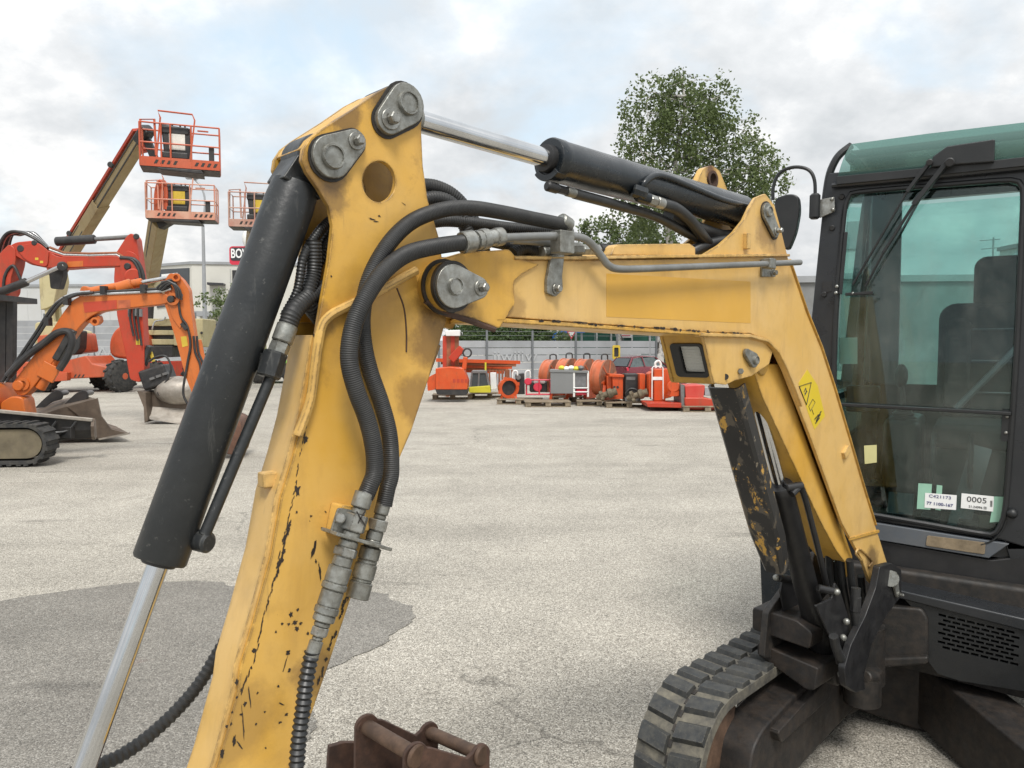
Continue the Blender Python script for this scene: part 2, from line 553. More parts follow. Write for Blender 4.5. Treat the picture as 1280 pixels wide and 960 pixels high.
M['galv'] = plain('galvanised_pipe', (.24, .245, .24), .45, .6, .2, 12, .06, 90, (.16, .15, .12), .4)
M['chrome'] = plain('chromed_rod', (.56, .57, .58), .09, 1.0, .10, 14)
M['rubber'] = plain('track_rubber', (.055, .053, .048), .85, 0, .3, 9, .4, 60, (.19, .172, .13), 1.0)
M['rubber_lug'] = plain('worn_rubber_lug', (.024, .026, .027), .65, 0, .3, 14, .35, 60, (.085, .08, .065), .6, (.12, .11, .09))
M['rust'] = plain('rusty_steel', (.085, .045, .03), .75, .1, .45, 14, .35, 60, (.03, .022, .02), .7)
M['rust_light'] = plain('brown_worn_steel', (.14, .085, .055), .6, .25, .4, 12, .25, 60, (.05, .032, .025), .7)
M['soot'] = plain('greasy_black_steel', (.014, .013, .012), .6, 0, .4, 10, .25, 50, (.06, .045, .033), .6)
M['white_label'] = plain('white_paper', (.78, .79, .78), .5, 0, .03)
M['green_label'] = plain('pale_green_film', (.28, .50, .38), .45, 0, .1)
M['ink'] = plain('black_ink', (.02, .02, .022), .5, 0, .1)
M['ink_blue'] = plain('blue_ink', (.03, .04, .16), .5, 0, .1)
M['sticker'] = plain('yellow_sticker', (.62, .46, .02), .4, 0, .05)
M['sticker_pale'] = plain('pale_sticker', (.55, .52, .25), .5, 0, .08)

def peeling(name):
    m = Mt(name)
    base = m.mix(m.noise(8, 6), (.012, .012, .013), (.035, .034, .032))
    vm = m.n('ShaderNodeMapping'); vm.inputs['Scale'].default_value = (1, 1, .35)
    m.l(m.co.outputs['Object'], vm.inputs[0])
    k1 = m.ramp(m.noise(17, 9, .7, vm.outputs[0], .5), (.53, 0), (.545, 1))
    k2 = m.ramp(m.noise(22, 9, .7, vm.outputs[0], .5), (.53, 0), (.545, 1))
    c = m.mix(k1, base, (.10, .085, .065))
    c = m.mix(m.math('MULTIPLY', k1, k2), c, (.50, .29, .06))
    k3 = m.ramp(m.noise(55, 6, .7, vm.outputs[0]), (.64, 0), (.66, 1))
    c = m.mix(k3, c, (.22, .19, .14))
    m.col(c); m.put('Roughness', m.ramp(k1, (0, .4), (1, .75)))
    m.bump(k1, .3, .002)
    return m.m
M['peeling'] = peeling('peeling_black_paint')

def glass(name, tint, refl=1.0, rough=0.0, dust=0):
    m = Mt(name)
    m.t.nodes.remove(m.b)
    tr = m.n('ShaderNodeBsdfTransparent'); tr.inputs[0].default_value = (*tint, 1)
    gl = m.n('ShaderNodeBsdfGlossy'); gl.inputs['Roughness'].default_value = rough
    gl.inputs['Color'].default_value = (.9, .95, .95, 1)
    fr = m.n('ShaderNodeFresnel'); fr.inputs['IOR'].default_value = 1.55
    mx = m.n('ShaderNodeMixShader')
    f = m.math('MULTIPLY', fr.outputs[0], refl)
    m.l(f, mx.inputs[0]); m.l(tr.outputs[0], mx.inputs[1]); m.l(gl.outputs[0], mx.inputs[2])
    if dust:
        df = m.n('ShaderNodeBsdfDiffuse'); df.inputs[0].default_value = (.45, .44, .40, 1)
        vm = m.n('ShaderNodeMapping'); vm.inputs['Scale'].default_value = (1, 1, .35); m.l(m.co.outputs['Object'], vm.inputs[0])
        k = m.math('ADD', m.ramp(m.noise(3.5, 9, .7, vm.outputs[0], .6), (.45, 0), (.8, dust)), m.ramp(m.noise(14, 6, .7), (.55, 0), (.80, dust * .5)))
        m2 = m.n('ShaderNodeMixShader'); m.l(k, m2.inputs[0]); m.l(mx.outputs[0], m2.inputs[1]); m.l(df.outputs[0], m2.inputs[2])
        mx = m2
    m.l(mx.outputs[0], m.out.inputs[0])
    return m.m
M['clear_glass'] = glass('pale_green_glass', (.82, .97, .94), .9)
M['glass'] = glass('tinted_cab_glass', (.66, .80, .775), .85, dust=.16)
def visor():
    m = Mt('green_acrylic_visor')
    m.col((.13, .235, .21)); m.put('Roughness', .16); m.put('Specular IOR Level', .6)
    tr = m.n('ShaderNodeBsdfTransparent'); tr.inputs[0].default_value = (.42, .66, .61, 1)
    mx = m.n('ShaderNodeMixShader'); mx.inputs[0].default_value = .5
    m.l(tr.outputs[0], mx.inputs[1]); m.l(m.b.outputs[0], mx.inputs[2]); m.l(mx.outputs[0], m.out.inputs[0])
    return m.m
M['roof_glass'] = visor()
mm = Mt('ribbed_lamp_lens')
mm.col((.50, .51, .49)); mm.put('Roughness', .22); mm.put('Specular IOR Level', .7)
M['lens'] = mm.m
mm = Mt('silver_reflector'); mm.col((.7, .7, .7)); mm.put('Metallic', 1.0); mm.put('Roughness', .2); M['reflector'] = mm.m

# ground --------------------------------------------------------------
def asphalt(name, damp):
    m = Mt(name)
    g = m.n('ShaderNodeNewGeometry')
    P = g.outputs['Position']
    def vor(sc, feat='F1'):
        q = m.n('ShaderNodeTexVoronoi', feature=feat); q.inputs['Scale'].default_value = sc; m.l(P, q.inputs['Vector']); return q
    st = vor(165)
    rnd = m.n('ShaderNodeSeparateColor'); m.l(st.outputs['Color'], rnd.inputs[0])
    stone = m.ramp(rnd.outputs[0], (0, (.262, .245, .215)), (.38, (.378, .357, .317)), (.76, (.448, .426, .380)), (1, (.66, .635, .58)))
    gap = m.ramp(st.outputs['Distance'], (.52, 1), (.78, .45))
    c = m.mix(1.0, stone, gap, 'MULTIPLY')
    mott = m.ramp(m.noise(1.3, 9, .7, P), (.3, .84), (.7, 1.12))
    c = m.mix(1.0, c, mott, 'MULTIPLY')
    fine = m.ramp(m.noise(30, 6, .75, P), (.30, .74), (.70, 1.24))
    c = m.mix(.9, c, fine, 'MULTIPLY')
    big = m.ramp(m.noise(.16, 6, .6, P, .6), (.3, (.92, .90, .86)), (.7, (1.08, 1.06, 1.03)))
    c = m.mix(1.0, c, big, 'MULTIPLY')
    # long traffic smears and oil spots
    vm = m.n('ShaderNodeMapping'); vm.inputs['Scale'].default_value = (.10, .55, 1); vm.inputs['Rotation'].default_value = (0, 0, .18)
    m.l(P, vm.inputs[0])
    sm = m.ramp(m.noise(1.1, 7, .62, vm.outputs[0], .8), (.48, 1.02), (.66, .85))
    c = m.mix(1.0, c, sm, 'MULTIPLY')
    # short dark scuffs left by tracks, hairline seams
    vm2 = m.n('ShaderNodeMapping'); vm2.inputs['Scale'].default_value = (.35, 2.2, 1); vm2.inputs['Rotation'].default_value = (0, 0, -.12)
    m.l(P, vm2.inputs[0])
    sk = m.ramp(m.noise(1.0, 6, .6, vm2.outputs[0], .5), (.62, 1), (.72, .62))
    c = m.mix(1.0, c, sk, 'MULTIPLY')
    cr = m.n('ShaderNodeTexVoronoi', feature='DISTANCE_TO_EDGE'); cr.inputs['Scale'].default_value = .16
    wv = m.n('ShaderNodeVectorMath', operation='ADD'); nz = m.n('ShaderNodeTexNoise'); nz.inputs['Scale'].default_value = .9; nz.inputs['Detail'].default_value = 6
    m.l(P, nz.inputs['Vector']); sca = m.n('ShaderNodeVectorMath', operation='SCALE'); sca.inputs['Scale'].default_value = 1.6; m.l(nz.outputs['Color'], sca.inputs[0])
    m.l(P, wv.inputs[0]); m.l(sca.outputs[0], wv.inputs[1]); m.l(wv.outputs[0], cr.inputs['Vector'])
    c = m.mix(m.ramp(m.noise(.5, 3, .5, P), (.50, 0), (.58, .7)), c, m.mix(1.0, c, m.ramp(cr.outputs['Distance'], (.0, .45), (.004, 1)), 'MULTIPLY'))
    oil = m.ramp(m.noise(.75, 8, .62, P, .3), (.69, 1), (.76, .62))
    c = m.mix(1.0, c, oil, 'MULTIPLY')
    if damp:
        c = m.mix(1.0, c, (.55, .552, .56), 'MULTIPLY')
        rd = m.ramp(m.noise(2.2, 5, .6, P), (.66, 0), (.80, .30))
        c = m.mix(rd, c, (.16, .06, .045))
    m.col(c)
    m.put('Roughness', .62 if damp else .85)
    m.put('Specular IOR Level', .35 if damp else .25)
    h = m.math('SUBTRACT', 1.0, st.outputs['Distance'])
    m.bump(h, .4, .004)
    return m.m
M['asphalt'] = asphalt('weathered_asphalt', False)
M['damp'] = asphalt('damp_asphalt', True)
# ------------------------------------------------------------------ ground
g = MB(); g.add([(-400, -60, 0), (400, -60, 0), (400, 1500, 0), (-400, 1500, 0)], [(0, 1, 2, 3)])
solo('yard_ground', g, M['asphalt'], kind='structure')
# damp patch, ragged edge
edge = [(-60, 772), (0, 752), (70, 741), (150, 731), (230, 727), (330, 737), (400, 736), (455, 741), (498, 750), (514, 766), (500, 784),
        (470, 808), (430, 828), (400, 842), (388, 880), (372, 930), (340, 985), (300, 1060), (-200, 1060), (-420, 1000), (-260, 850)]
P2 = [gp(a, b) for a, b in edge]
pp = resample(smooth_path(P2, 8, True), .02)
q = []
for i, p in enumerate(pp):
    nz = mnoise.noise(V((p.x * 4, p.y * 4, 3))) * .10 + mnoise.noise(V((p.x * 17, p.y * 17, 9))) * .03 + mnoise.noise(V((p.x * 50, p.y * 50, 9))) * .009
    q.append((p.x + nz, p.y + nz * .8, .004))
d = MB(); d.add(q, [list(range(len(q)))])
solo('damp_patch', d, M['damp'], kind='structure', fix=True)

TW = plain('dry_twig', (.12, .09, .05), .8)
def twig(label, px, py, dx, dy, r=.004):
    a, b = gp(px, py, .008), gp(px + dx, py + dy, .008)
    pts = smooth_path([a, a.lerp(b, .4) + V((0, .01, .006)), a.lerp(b, .7) + V((0, -.008, .004)), b], 4)
    n = len(pts)
    solo('twig', MB().tube([p - a for p in pts], lambda i: r * (1 - .6 * i / n), 6), TW, a, label, 'twig')
twig('short dry twig lying on the pale asphalt below the boom', 629, 766, 25, 4, .005)
twig('dark scrap of twig near the pointed end of the damp patch', 489, 793, 14, 1, .006)
# ================================================================== main machine
YAW = radians(47)
fwd = V((-sin(YAW), -cos(YAW), 0))
B = Frame((-0.117, 1.5, 0), -fwd)              # arm plane: u back to the cab, w to the machine's left
SW = .115                                       # stick width
CW = -SW / 2                                    # middle of the arm
base_loc = gp(1040, 900)
ex = thing('mini_excavator', 'yellow and black mini excavator with chipped raised arm, nearest machine in the yard', 'excavator', (1.75, 3.6, 0))
def bpx(L_, w=0): return [B.uv(a, b, w) for a, b in L_]

add_spots(M['yellow'], [(tuple(B.px(556, 372)), .10, (.09, .05, .022), .8), (tuple(B.px(540, 425)), .09, (.11, .055, .022), .65), (tuple(B.px(405, 215)), .075, (.10, .055, .025), .7),
    (tuple(B.px(488, 128)), .075, (.08, .05, .025), .75), (tuple(B.px(430, 145)), .06, (.10, .055, .025), .7), (tuple(B.px(415, 250)), .05, (.10, .06, .03), .6), (tuple(B.px(520, 500)), .08, (.16, .08, .025), .6),
    (tuple(B.px(400, 400)), .05, (.14, .08, .035), .5), (tuple(B.px(470, 400)), .16, (.20, .11, .03), .35), (tuple(B.px(300, 900)), .12, (.17, .10, .04), .4), (tuple(B.px(395, 840)), .07, (.12, .06, .025), .55)])
add_spots(M['yellow_pale'], [(tuple(B.px(957, 290, .016)), .10, (.16, .085, .035), .6), (tuple(B.px(1090, 700, .016)), .09, (.10, .06, .03), .75), (tuple(B.px(640, 385, .016)), .06, (.20, .11, .04), .5),
    (tuple(B.px(975, 310, .016)), .12, (.30, .17, .06), .45), (tuple(B.px(885, 215, -.13)), .05, (.10, .04, .02), .9)])
# ---- stick
near = [(500, 104), (512, 106), (523, 115), (528, 132), (527, 165), (529, 207), (535, 250), (549, 297), (557, 350), (558, 400), (545, 445), (531, 489),
        (514, 540), (497, 579), (470, 655), (438, 750), (410, 834), (386, 903), (364, 956), (352, 990), (262, 990), (274, 952), (297, 865), (301, 833), (317, 778),
        (324, 752), (339, 696), (352, 621), (366, 575), (379, 525), (398, 402), (411, 327), (416, 282), (411, 258), (398, 236), (384, 216), (377, 200), (379, 186), (388, 172),
        (404, 160), (440, 137), (470, 116), (487, 107)]
nu = bpx(near)
hole = bpx([(474 + 20.5 * cos(a), 227 + 25.5 * sin(a)) for a in [2 * pi * k / 24 for k in range(24)]])
stick = part('stick', MB().prism(B, nu, -.012, 0, [hole]), M['yellow'], ex, bevel=.0022)
up_poly = [q for q in near if q[1] <= 450]
far = part('far_side_plate', MB().prism(B, bpx(up_poly), -SW, -SW + .012, [hole]), M['yellow_dirty'], stick, bevel=.002)
LW = .086                                       # the box is narrower below the pins
low_poly = [q for q in near if q[1] >= 400]
part('far_side_plate', MB().prism(B, bpx(low_poly), -LW, -LW + .010), M['yellow_dirty'], stick, bevel=.002)
# top wrap between the two plates
def strip(mb, pix, w0, w1, th=.008):
    """a bent plate across the stick along a pixel path of the near face"""
    P = [V((*B.uv(a, b), 0)) for a, b in pix]
    out = []
    for i, p in enumerate(P):
        d = (P[min(i + 1, len(P) - 1)] - P[max(i - 1, 0)]).normalized()
        out.append(p + V((-d.y, d.x, 0)) * th)
    poly = [(p.x, p.y) for p in P] + [(p.x, p.y) for p in out[::-1]]
    return mb.prism(B, poly, w0, w1)
tp = MB(); strip(tp, [(381, 184), (388, 173), (404, 161), (440, 138), (470, 117), (487, 108)], -SW + .010, -.010, -.007)
part('top_plate', tp, M['yellow'], stick, bevel=.0015, fix=True)
fp = MB(); strip(fp, [(398, 420), (390, 470), (380, 525), (367, 575), (353, 621), (340, 696), (325, 752), (318, 778), (302, 833), (298, 865), (275, 952), (263, 990)][::-1], -LW + .005, -.006, .010)
part('front_plate', fp, M['yellow_pale'], stick, bevel=.002, fix=True)
bp = MB(); strip(bp, [(552, 430), (530, 489), (513, 540), (496, 579), (469, 655), (437, 750), (409, 834), (385, 903), (363, 956)], -LW + .010, -.012, .008)
part('rear_plate', bp, M['yellow'], stick, fix=True)
# welded stiffener running across the side near the boom pin
st = MB()
spts = [B.px(a, b, .006) for a, b in [(372, 545), (388, 500), (394, 455), (401, 412), (411, 396), (430, 385), (470, 366), (500, 349), (520, 338)]]
st.tube(smooth_path(spts, 6), .0085, 8)
part('weld_rib', st, M['yellow_pale'], stick)
st = MB()
st.tube(smooth_path([B.px(a, b, .0005) for a, b in [(496, 360), (505, 385), (508, 415), (508, 440)]], 6), .0016, 6)
part('weld_seam', st, M['rust'], stick)
# lugs on the front plate
lg = MB(); c = B.px(345, 598, -.035)
lg.fbox(Frame(c, B.u), -.028, .012, -.013, .013, -.012, .012)
o = part('lug', lg, M['yellow_pale'], stick, bevel=.003)
part('bolt', MB().bcyl(c + B.w * .010, c + B.w * .018, .008, .001, 6), M['yellow_pale'], o)
# flat paint loss: scratches and chips, lying on the plate
ch = MB(); rr = random.Random(5)
def blob(px, py, rx, ry, ang=0, w=.0008, n=15):
    u, v = B.uv(px, py, w)
    s = 1.42 / FPX
    P = []
    for k in range(n):
        a = 2 * pi * k / n
        r = rr.uniform(.42, 1.2)
        x, y = rx * r * cos(a) * s, ry * r * sin(a) * s
        P.append(B.p(u + x * cos(ang) - y * sin(ang), v + x * sin(ang) + y * cos(ang), w))
    ch.add(P, [list(range(n))])
for px, py, rx, ry, a in [(392, 688, 2.4, 11, .25), (395, 702, 1.8, 3, 0), (400, 715, 1.4, 12, -.15), (364, 768, 3, 4, 0), (368, 778, 4, 2.6, 0), (371, 786, 3, 3, 0), (361, 780, 2, 2, 0),
        (376, 779, 2.4, 2, 0), (353, 780, 2, 1.6, 0), (372, 762, 1.6, 2, 0), (385, 792, 1.8, 2.4, 0), (318, 813, 3, 2.4, .4), (360, 816, 3, 3, 0), (356, 832, .9, 14, .35), (348, 858, 2, 2, 0), (362, 838, 2, 3.2, .5),
        (306, 880, 2.2, 3, 0), (296, 853, 2.4, 3.6, 0), (304, 905, .9, 22, -.06), (300, 932, 1, 8, -.5), (352, 880, 4.5, .9, .6), (358, 893, 2.4, 2, 0), (350, 903, 2.4, 1.6, 0), (331, 890, 1.4, 1.4, 0), (293, 925, 2, 9, .2),
        (278, 942, 3, 6, .2), (402, 660, 1.6, 1.3, 0), (389, 645, 2, 1.4, 0), (312, 870, .8, 16, -.1), (466, 274, 7, 1.1, .12), (474, 270, 3, 1.4, 0), (470, 277, 4, 1, 0), (382, 549, 3, 5, .3), (372, 613, 4.6, 6.5, .2),
        (371, 640, 2, 2.2, 0), (500, 280, 5, .8, .5), (505, 255, 4, .7, .5), (414, 345, 1.6, 1.6, 0), (393, 420, 2, 2.4, 0), (322, 866, 1.6, 1.6, 0), (289, 905, 1.6, 1.8, 0), (407, 640, 2.4, .8, .9),
        (301, 893, 1.8, 1.6, 0), (290, 890, 1.3, 2, 0), (283, 908, 2, 2.6, 0), (296, 872, 1.5, 1.5, 0), (320, 905, 1.4, 1.4, 0), (332, 935, 1.3, 1.2, 0), (368, 925, 1.4, 1.6, 0), (345, 790, 1.5, 1.5, 0)]:
    blob(px, py, rx, ry, -a)
# worn seam where the side plate meets the front plate
seam = resample(smooth_path([V((a, b, 0)) for a, b in [(382, 528), (372, 580), (366, 620), (352, 680), (340, 730), (327, 775), (319, 815), (306, 850), (300, 865)]], 8), 5)
for p in seam:
    if rr.random() < .86: blob(p.x + rr.uniform(.3, 2.6), p.y, rr.uniform(.4, 1.3), rr.uniform(2, 5.5), -.28, .0007)
for p in seam[26:40]:
    blob(p.x + 3 + rr.uniform(-1, 2), p.y, rr.uniform(.8, 2.4), rr.uniform(3, 8), -.28, .0009)
for p in resample([V((a, b, 0)) for a, b in [(438, 745), (420, 800), (398, 865), (380, 918)]], 7):
    if rr.random() < .75: blob(p.x - rr.uniform(2, 6), p.y, rr.uniform(1, 2.6), rr.uniform(2, 6), -.3, .0009)
part('paint_chips', ch, M['chip'], stick, kind='stuff', fix=True)

# ---- pins with retainer plates
def retainer(parent, P0, r0, P1, r1, w, th=.010, pin=.6, matp='zinc_dull', bolt=True, F=B):
    a, b = F.uv(*P0, w), F.uv(*P1, w)
    s = 1.5 / FPX
    o = part('pin_plate', MB().prism(F, capsule(a, r0, b, r1), w, w + th), M[matp], parent, bevel=.002)
    q = MB(); c = F.p(*a, w + th)
    q.lathe(c - F.w * .002, F.w, [(0, r0 * pin), (.007, r0 * pin), (.010, r0 * pin * .93), (.010, r0 * pin * .80), (.007, r0 * pin * .78), (.008, 0)], 28)
    part('pin_head', q, M[matp], o)
    if bolt:
        q = MB(); c = F.p(*b, w + th)
        q.bcyl(c - F.w * .001, c + F.w * .004, r1 * .72, .001, 28)
        q.bcyl(c + F.w * .004, c + F.w * .020, r1 * .42, .002, 6)
        part('bolt', q, M['zinc'], o)
    return o
retainer(stick, (505, 131), .037, (483, 151), .026, .002, .012)
retainer(stick, (412, 197), .036, (441, 178), .021, .002, .010)
# black greasy pads under the plates
for P0, r0, P1, r1 in (((504, 132), .043, (482, 152), .031), ((411, 198), .040, (441, 178), .024)):
    part('grease_ring', MB().prism(B, capsule(B.uv(*P0), r0, B.uv(*P1), r1), .0006, .003), M['soot'], stick)

# ---- bucket cylinder: eye in the stick top, barrel in front of the stick, rod going down
pe = B.p(*B.uv(412, 197), CW)
b0, b1, r1 = B.px(372, 226, CW), B.px(199, 702, CW), B.px(85, 1015, CW)
ax = (b1 - b0).normalized()
cy = part('bucket_cylinder', MB().lathe(b0, ax, [(0, .030), (.012, .040), (.05, .0425), ((b1 - b0).length - .004, .0405), ((b1 - b0).length, .038), ((b1 - b0).length, .030)], 40), M['black_cyl'], ex)
q = MB(); q.bcyl(pe - B.w * .036, pe + B.w * .036, .046, .004)
wv = B.w
q.loft([[pe + ax * .0 + (wv * a + ax.cross(wv) * b) * s for a, b in ((-.034, -.040), (.034, -.040), (.034, .040), (-.034, .040))] for s in (1,)] +
       [[pe + (b0 - pe) * 1.0 + ax * .02 + (wv * a + ax.cross(wv) * b) for a, b in ((-.032, -.038), (.032, -.038), (.032, .038), (-.032, .038))]])
part('cylinder_eye', q, M['black_cyl'], cy, bevel=.003, fix=True)
part('cylinder_rod', MB().cyl(b1 - ax * .03, r1, .0165, n=36), M['chrome'], cy)
part('rod_seal', MB().bcyl(b1 - ax * .001, b1 + ax * .006, .026, .002), M['black'], cy)
# feed pipe alongside the barrel
fpn = B.px(341, 452, -.02); lowp = B.px(256, 676, -.02)
q = MB(); q.tube([B.px(339, 470, -.02), lowp + V((0, 0, .01))], .0095, 14)
q.bcyl(B.px(233, 672, CW), B.px(262, 679, -.012), .0165, .004)
q.bar(B.px(320, 448, CW), B.px(346, 456, -.015), .035, .03)
q.bcyl(B.px(345, 440, -.02), B.px(335, 472, -.02), .021, .003, 8)
part('feed_pipe', q, M['black_cyl'], cy, fix=True)
q = MB()
q.bcyl(B.px(346, 443, -.02), B.px(352, 428, -.02), .0165, .002, 6)
q.bcyl(B.px(352, 428, -.02), B.px(360, 406, -.02), .0175, .002)
part('hose_fitting', q, M['zinc_dull'], cy)
part('hydraulic_hose', MB().hose([B.px(359, 408, -.02), B.px(368, 388, -.02), B.px(385, 372, -.03), B.px(410, 360, -.05), B.px(440, 350, -.07)], .0165), M['hose'], ex)
part('hydraulic_hose', MB().hose([B.px(355, 395, -.035), B.px(372, 362, -.03), B.px(380, 320, -.03), B.px(402, 285, -.05), B.px(420, 270, -.08)], .008), M['hose_smooth'], ex)
part('hydraulic_hose', MB().hose([B.px(375, 360, -.09), B.px(395, 330, -.08), B.px(410, 300, -.08), B.px(425, 280, -.09)], .013), M['hose_smooth'], ex)
part('hydraulic_hose', MB().hose([B.px(392, 300, -.03), B.px(392, 340, -.035), B.px(385, 375, -.03), B.px(400, 400, -.05)], .014), M['hose_smooth'], ex)

# hose falling in front of the damp patch, behind the stick
part('hydraulic_hose', MB().hose([B.px(300, 770, -.14), B.px(276, 810, -.14), B.px(245, 860, -.13), B.px(200, 908, -.12), B.px(150, 945, -.11), B.px(90, 968, -.10)], .0118, .010, .0025), M['hose'], ex)

# ---- auxiliary couplers on the side of the stick
hk = part('hose_bracket', MB().prism(B, round_poly(bpx([(418, 628), (448, 634), (452, 660), (410, 668)], .012), .006), .0, .040), M['yellow'], stick, bevel=.003)
q = MB()
q.prism(B, round_poly(bpx([(421, 634), (446, 638), (443, 672), (411, 666)], .040), .006), .040, .045)
Fq = Frame(B.px(411, 664, .042), B.px(480, 684, .042) - B.px(411, 664, .042), (0, 0, 1))
a, b = B.px(411, 664, .042), B.px(480, 684, .042)
q.bar(a, b, .006, .052, up=B.w)
part('clamp_plate', q, M['zinc_dull'], hk, bevel=.0015, fix=True)
part('bolt', MB().bcyl(B.px(425, 648, .045), B.px(425, 648, .055), .009, .002, 14), M['zinc'], hk)
def coupler(pa, pb, segs, w, name='quick_coupler'):
    a, b = B.px(*pa, w), B.px(*pb, w)
    l = (b - a).length
    mbs = MB(); prof = []; hx_ = MB()
    for t0, t1, r in segs:
        if r < 0:
            hx_.lathe(a + (b - a) * t0, b - a, [(.0004, -r * .92), (.002, -r), ((t1 - t0) * l - .002, -r), ((t1 - t0) * l - .0004, -r * .92)], 6); r = -r * .8
        prof += [(t0 * l + .0006, r - .0012), (t0 * l + .0018, r), (t1 * l - .0018, r), (t1 * l - .0006, r - .0012)]
    mbs.lathe(a, b - a, prof, 18)
    o = part(name, mbs, M['zinc_dull'], ex)
    if hx_.v: part('hex_nut', hx_, M['zinc'], o, kind='stuff')
    return o
coupler((456, 615), (389, 822), [(0, .10, .0165), (.10, .14, .012), (.14, .245, -.021), (.245, .30, .015), (.30, .345, .0165), (.345, .40, -.0205), (.40, .46, .0165), (.46, .56, .0200), (.56, .60, .0215), (.60, .70, .0190), (.70, .745, .0205),
        (.745, .79, .0185), (.79, .82, .0135), (.82, .875, -.0145), (.875, .90, .009), (.90, 1.0, .0115)], .050)
coupler((480, 628), (446, 748), [(0, .13, .013), (.13, .18, .011), (.18, .30, -.0182), (.30, .40, .0145), (.40, .47, .015), (.47, .60, .0185), (.60, .64, .0175), (.64, .80, .0195), (.80, .83, .018), (.83, 1.0, .0205)], .036)
q = MB(); c = B.px(451, 648, .0700)
part('stamped_mark', MB().bar(c + V((-.007, 0, .012)), c + V((.007, 0, -.012)), .002, .002).bar(c + V((.007, 0, .012)), c + V((-.007, 0, -.012)), .002, .002), M['soot'], hk)
part('coupler_hose', MB().hose([B.px(390, 815, .05), B.px(383, 850, .05), B.px(378, 890, .05), B.px(373, 930, .05), B.px(369, 985, .05)], .0135, .010, .0035), M['hose_smooth'], ex)

# ---- two big ribbed hoses looping from the boom to the couplers
HA = [(580, 303), (545, 308), (510, 317), (482, 337), (461, 365), (446, 395), (438, 425), (437, 455), (446, 490), (459, 525), (467, 560), (468, 590), (462, 608), (456, 622)]
HB = [(706, 281), (670, 274), (630, 266), (590, 260), (555, 262), (520, 274), (494, 295), (473, 325), (459, 358), (453, 395), (455, 430), (463, 465), (477, 505), (487, 545), (489, 590), (484, 612), (480, 632)]
WA = [.055, .055, .055, .055, .055, .055, .055, .055, .055, .054, .053, .052, .051, .05]
WB = [.02, .02, .02, .02, .025, .03, .03, .03, .03, .025, .022, .022, .024, .028, .034, .036, .036]
part('ribbed_hose', MB().hose([B.px(a, b, w) for (a, b), w in zip(HA, WA)], .0155, .0036, .0007, 18), M['hose'], ex)
part('ribbed_hose', MB().hose([B.px(a, b, w) for (a, b), w in zip(HB, WB)], .0148, .0036, .0007, 18), M['hose'], ex)
q = MB(); a, b = B.px(580, 303, .055), B.px(617, 297, .055); d_ = (b - a); l = d_.length
q.lathe(a - d_ * .08, d_, [(0, .019), (.002, .021), (.35 * l, .021), (.36 * l, .014), (.45 * l, .014), (.46 * l, .0185), (.62 * l, .0185), (.63 * l, .020), (.85 * l, .020), (.87 * l, .016), (1.1 * l, .016), (1.12 * l, .018), (1.35 * l, .018), (1.36 * l, .012)], 12)
part('hose_fitting', q, M['zinc'], ex)
# hoses behind the stick
for pts, w, r in (([(520, 232), (545, 234), (568, 246), (588, 270), (602, 300), (606, 330)], -.075, .015), ([(520, 252), (545, 248), (565, 256), (580, 280), (588, 305), (590, 330)], -.055, .015),
                  ([(530, 279), (560, 276), (600, 280), (640, 285), (690, 288)], -.05, .0125), ([(640, 318), (655, 310), (672, 316), (690, 318)], -.02, .016), ([(610, 300), (640, 307), (668, 316), (682, 317)], -.05, .014)):
    part('hydraulic_hose', MB().hose([B.px(a, b, w) for a, b in pts], r), M['hose'], ex)
# ---- boom
BN, BF = .016, -.131                            # outer faces of the boom plates
def bw(pix, w): return [B.uv(a, b, w) for a, b in pix]
side = [(576, 318), (668, 325), (720, 325), (820, 324), (872, 323), (900, 306), (918, 290), (930, 275), (938, 258), (945, 247), (957, 242), (968, 256), (976, 285), (985, 322),
        (1008, 390), (1026, 434), (1042, 483), (1061, 547), (1081, 615), (1094, 657), (1099, 672), (1109, 704), (1110, 722), (1098, 736), (1087, 727), (1078, 700),
        (1053, 655), (1014, 548), (1000, 512), (988, 482), (978, 456), (968, 437), (955, 424), (938, 417), (880, 415), (800, 409), (720, 403), (640, 397), (618, 396), (560, 385)]
boom = part('boom', MB().prism(B, bw(side, BN), BN - .012, BN), M['yellow_pale'], ex, bevel=.0022)
part('far_side_plate', MB().prism(B, bw(side, BN), BF, BF + .012), M['yellow_dirty'], boom, bevel=.002)
def bstrip(pix, th, w0=BF + .008, w1=BN - .008, mb=None, win=BN):
    mb = mb or MB()
    P = [V((*B.uv(a, b, win), 0)) for a, b in pix]
    out_ = []
    for i, p in enumerate(P):
        d = (P[min(i + 1, len(P) - 1)] - P[max(i - 1, 0)]).normalized()
        out_.append(p + V((-d.y, d.x, 0)) * th)
    return mb.prism(B, [(p.x, p.y) for p in P] + [(p.x, p.y) for p in out_[::-1]], w0, w1)
part('top_flange', bstrip([(640, 325), (720, 325), (820, 323), (900, 322), (960, 321), (984, 321)], .008, BF - .004, BN + .010), M['yellow_pale'], boom, bevel=.002, fix=True)
part('bottom_flange', bstrip([(618, 397), (720, 404), (800, 410), (880, 415), (938, 418)], -.010, BF - .003, BN + .006), M['yellow'], boom, bevel=.003, fix=True)
part('back_flange', bstrip([(986, 325), (1008, 390), (1026, 434), (1042, 483), (1061, 547), (1081, 615), (1094, 657)], .006, BF - .004, BN + .006), M['yellow'], boom, bevel=.002, fix=True)
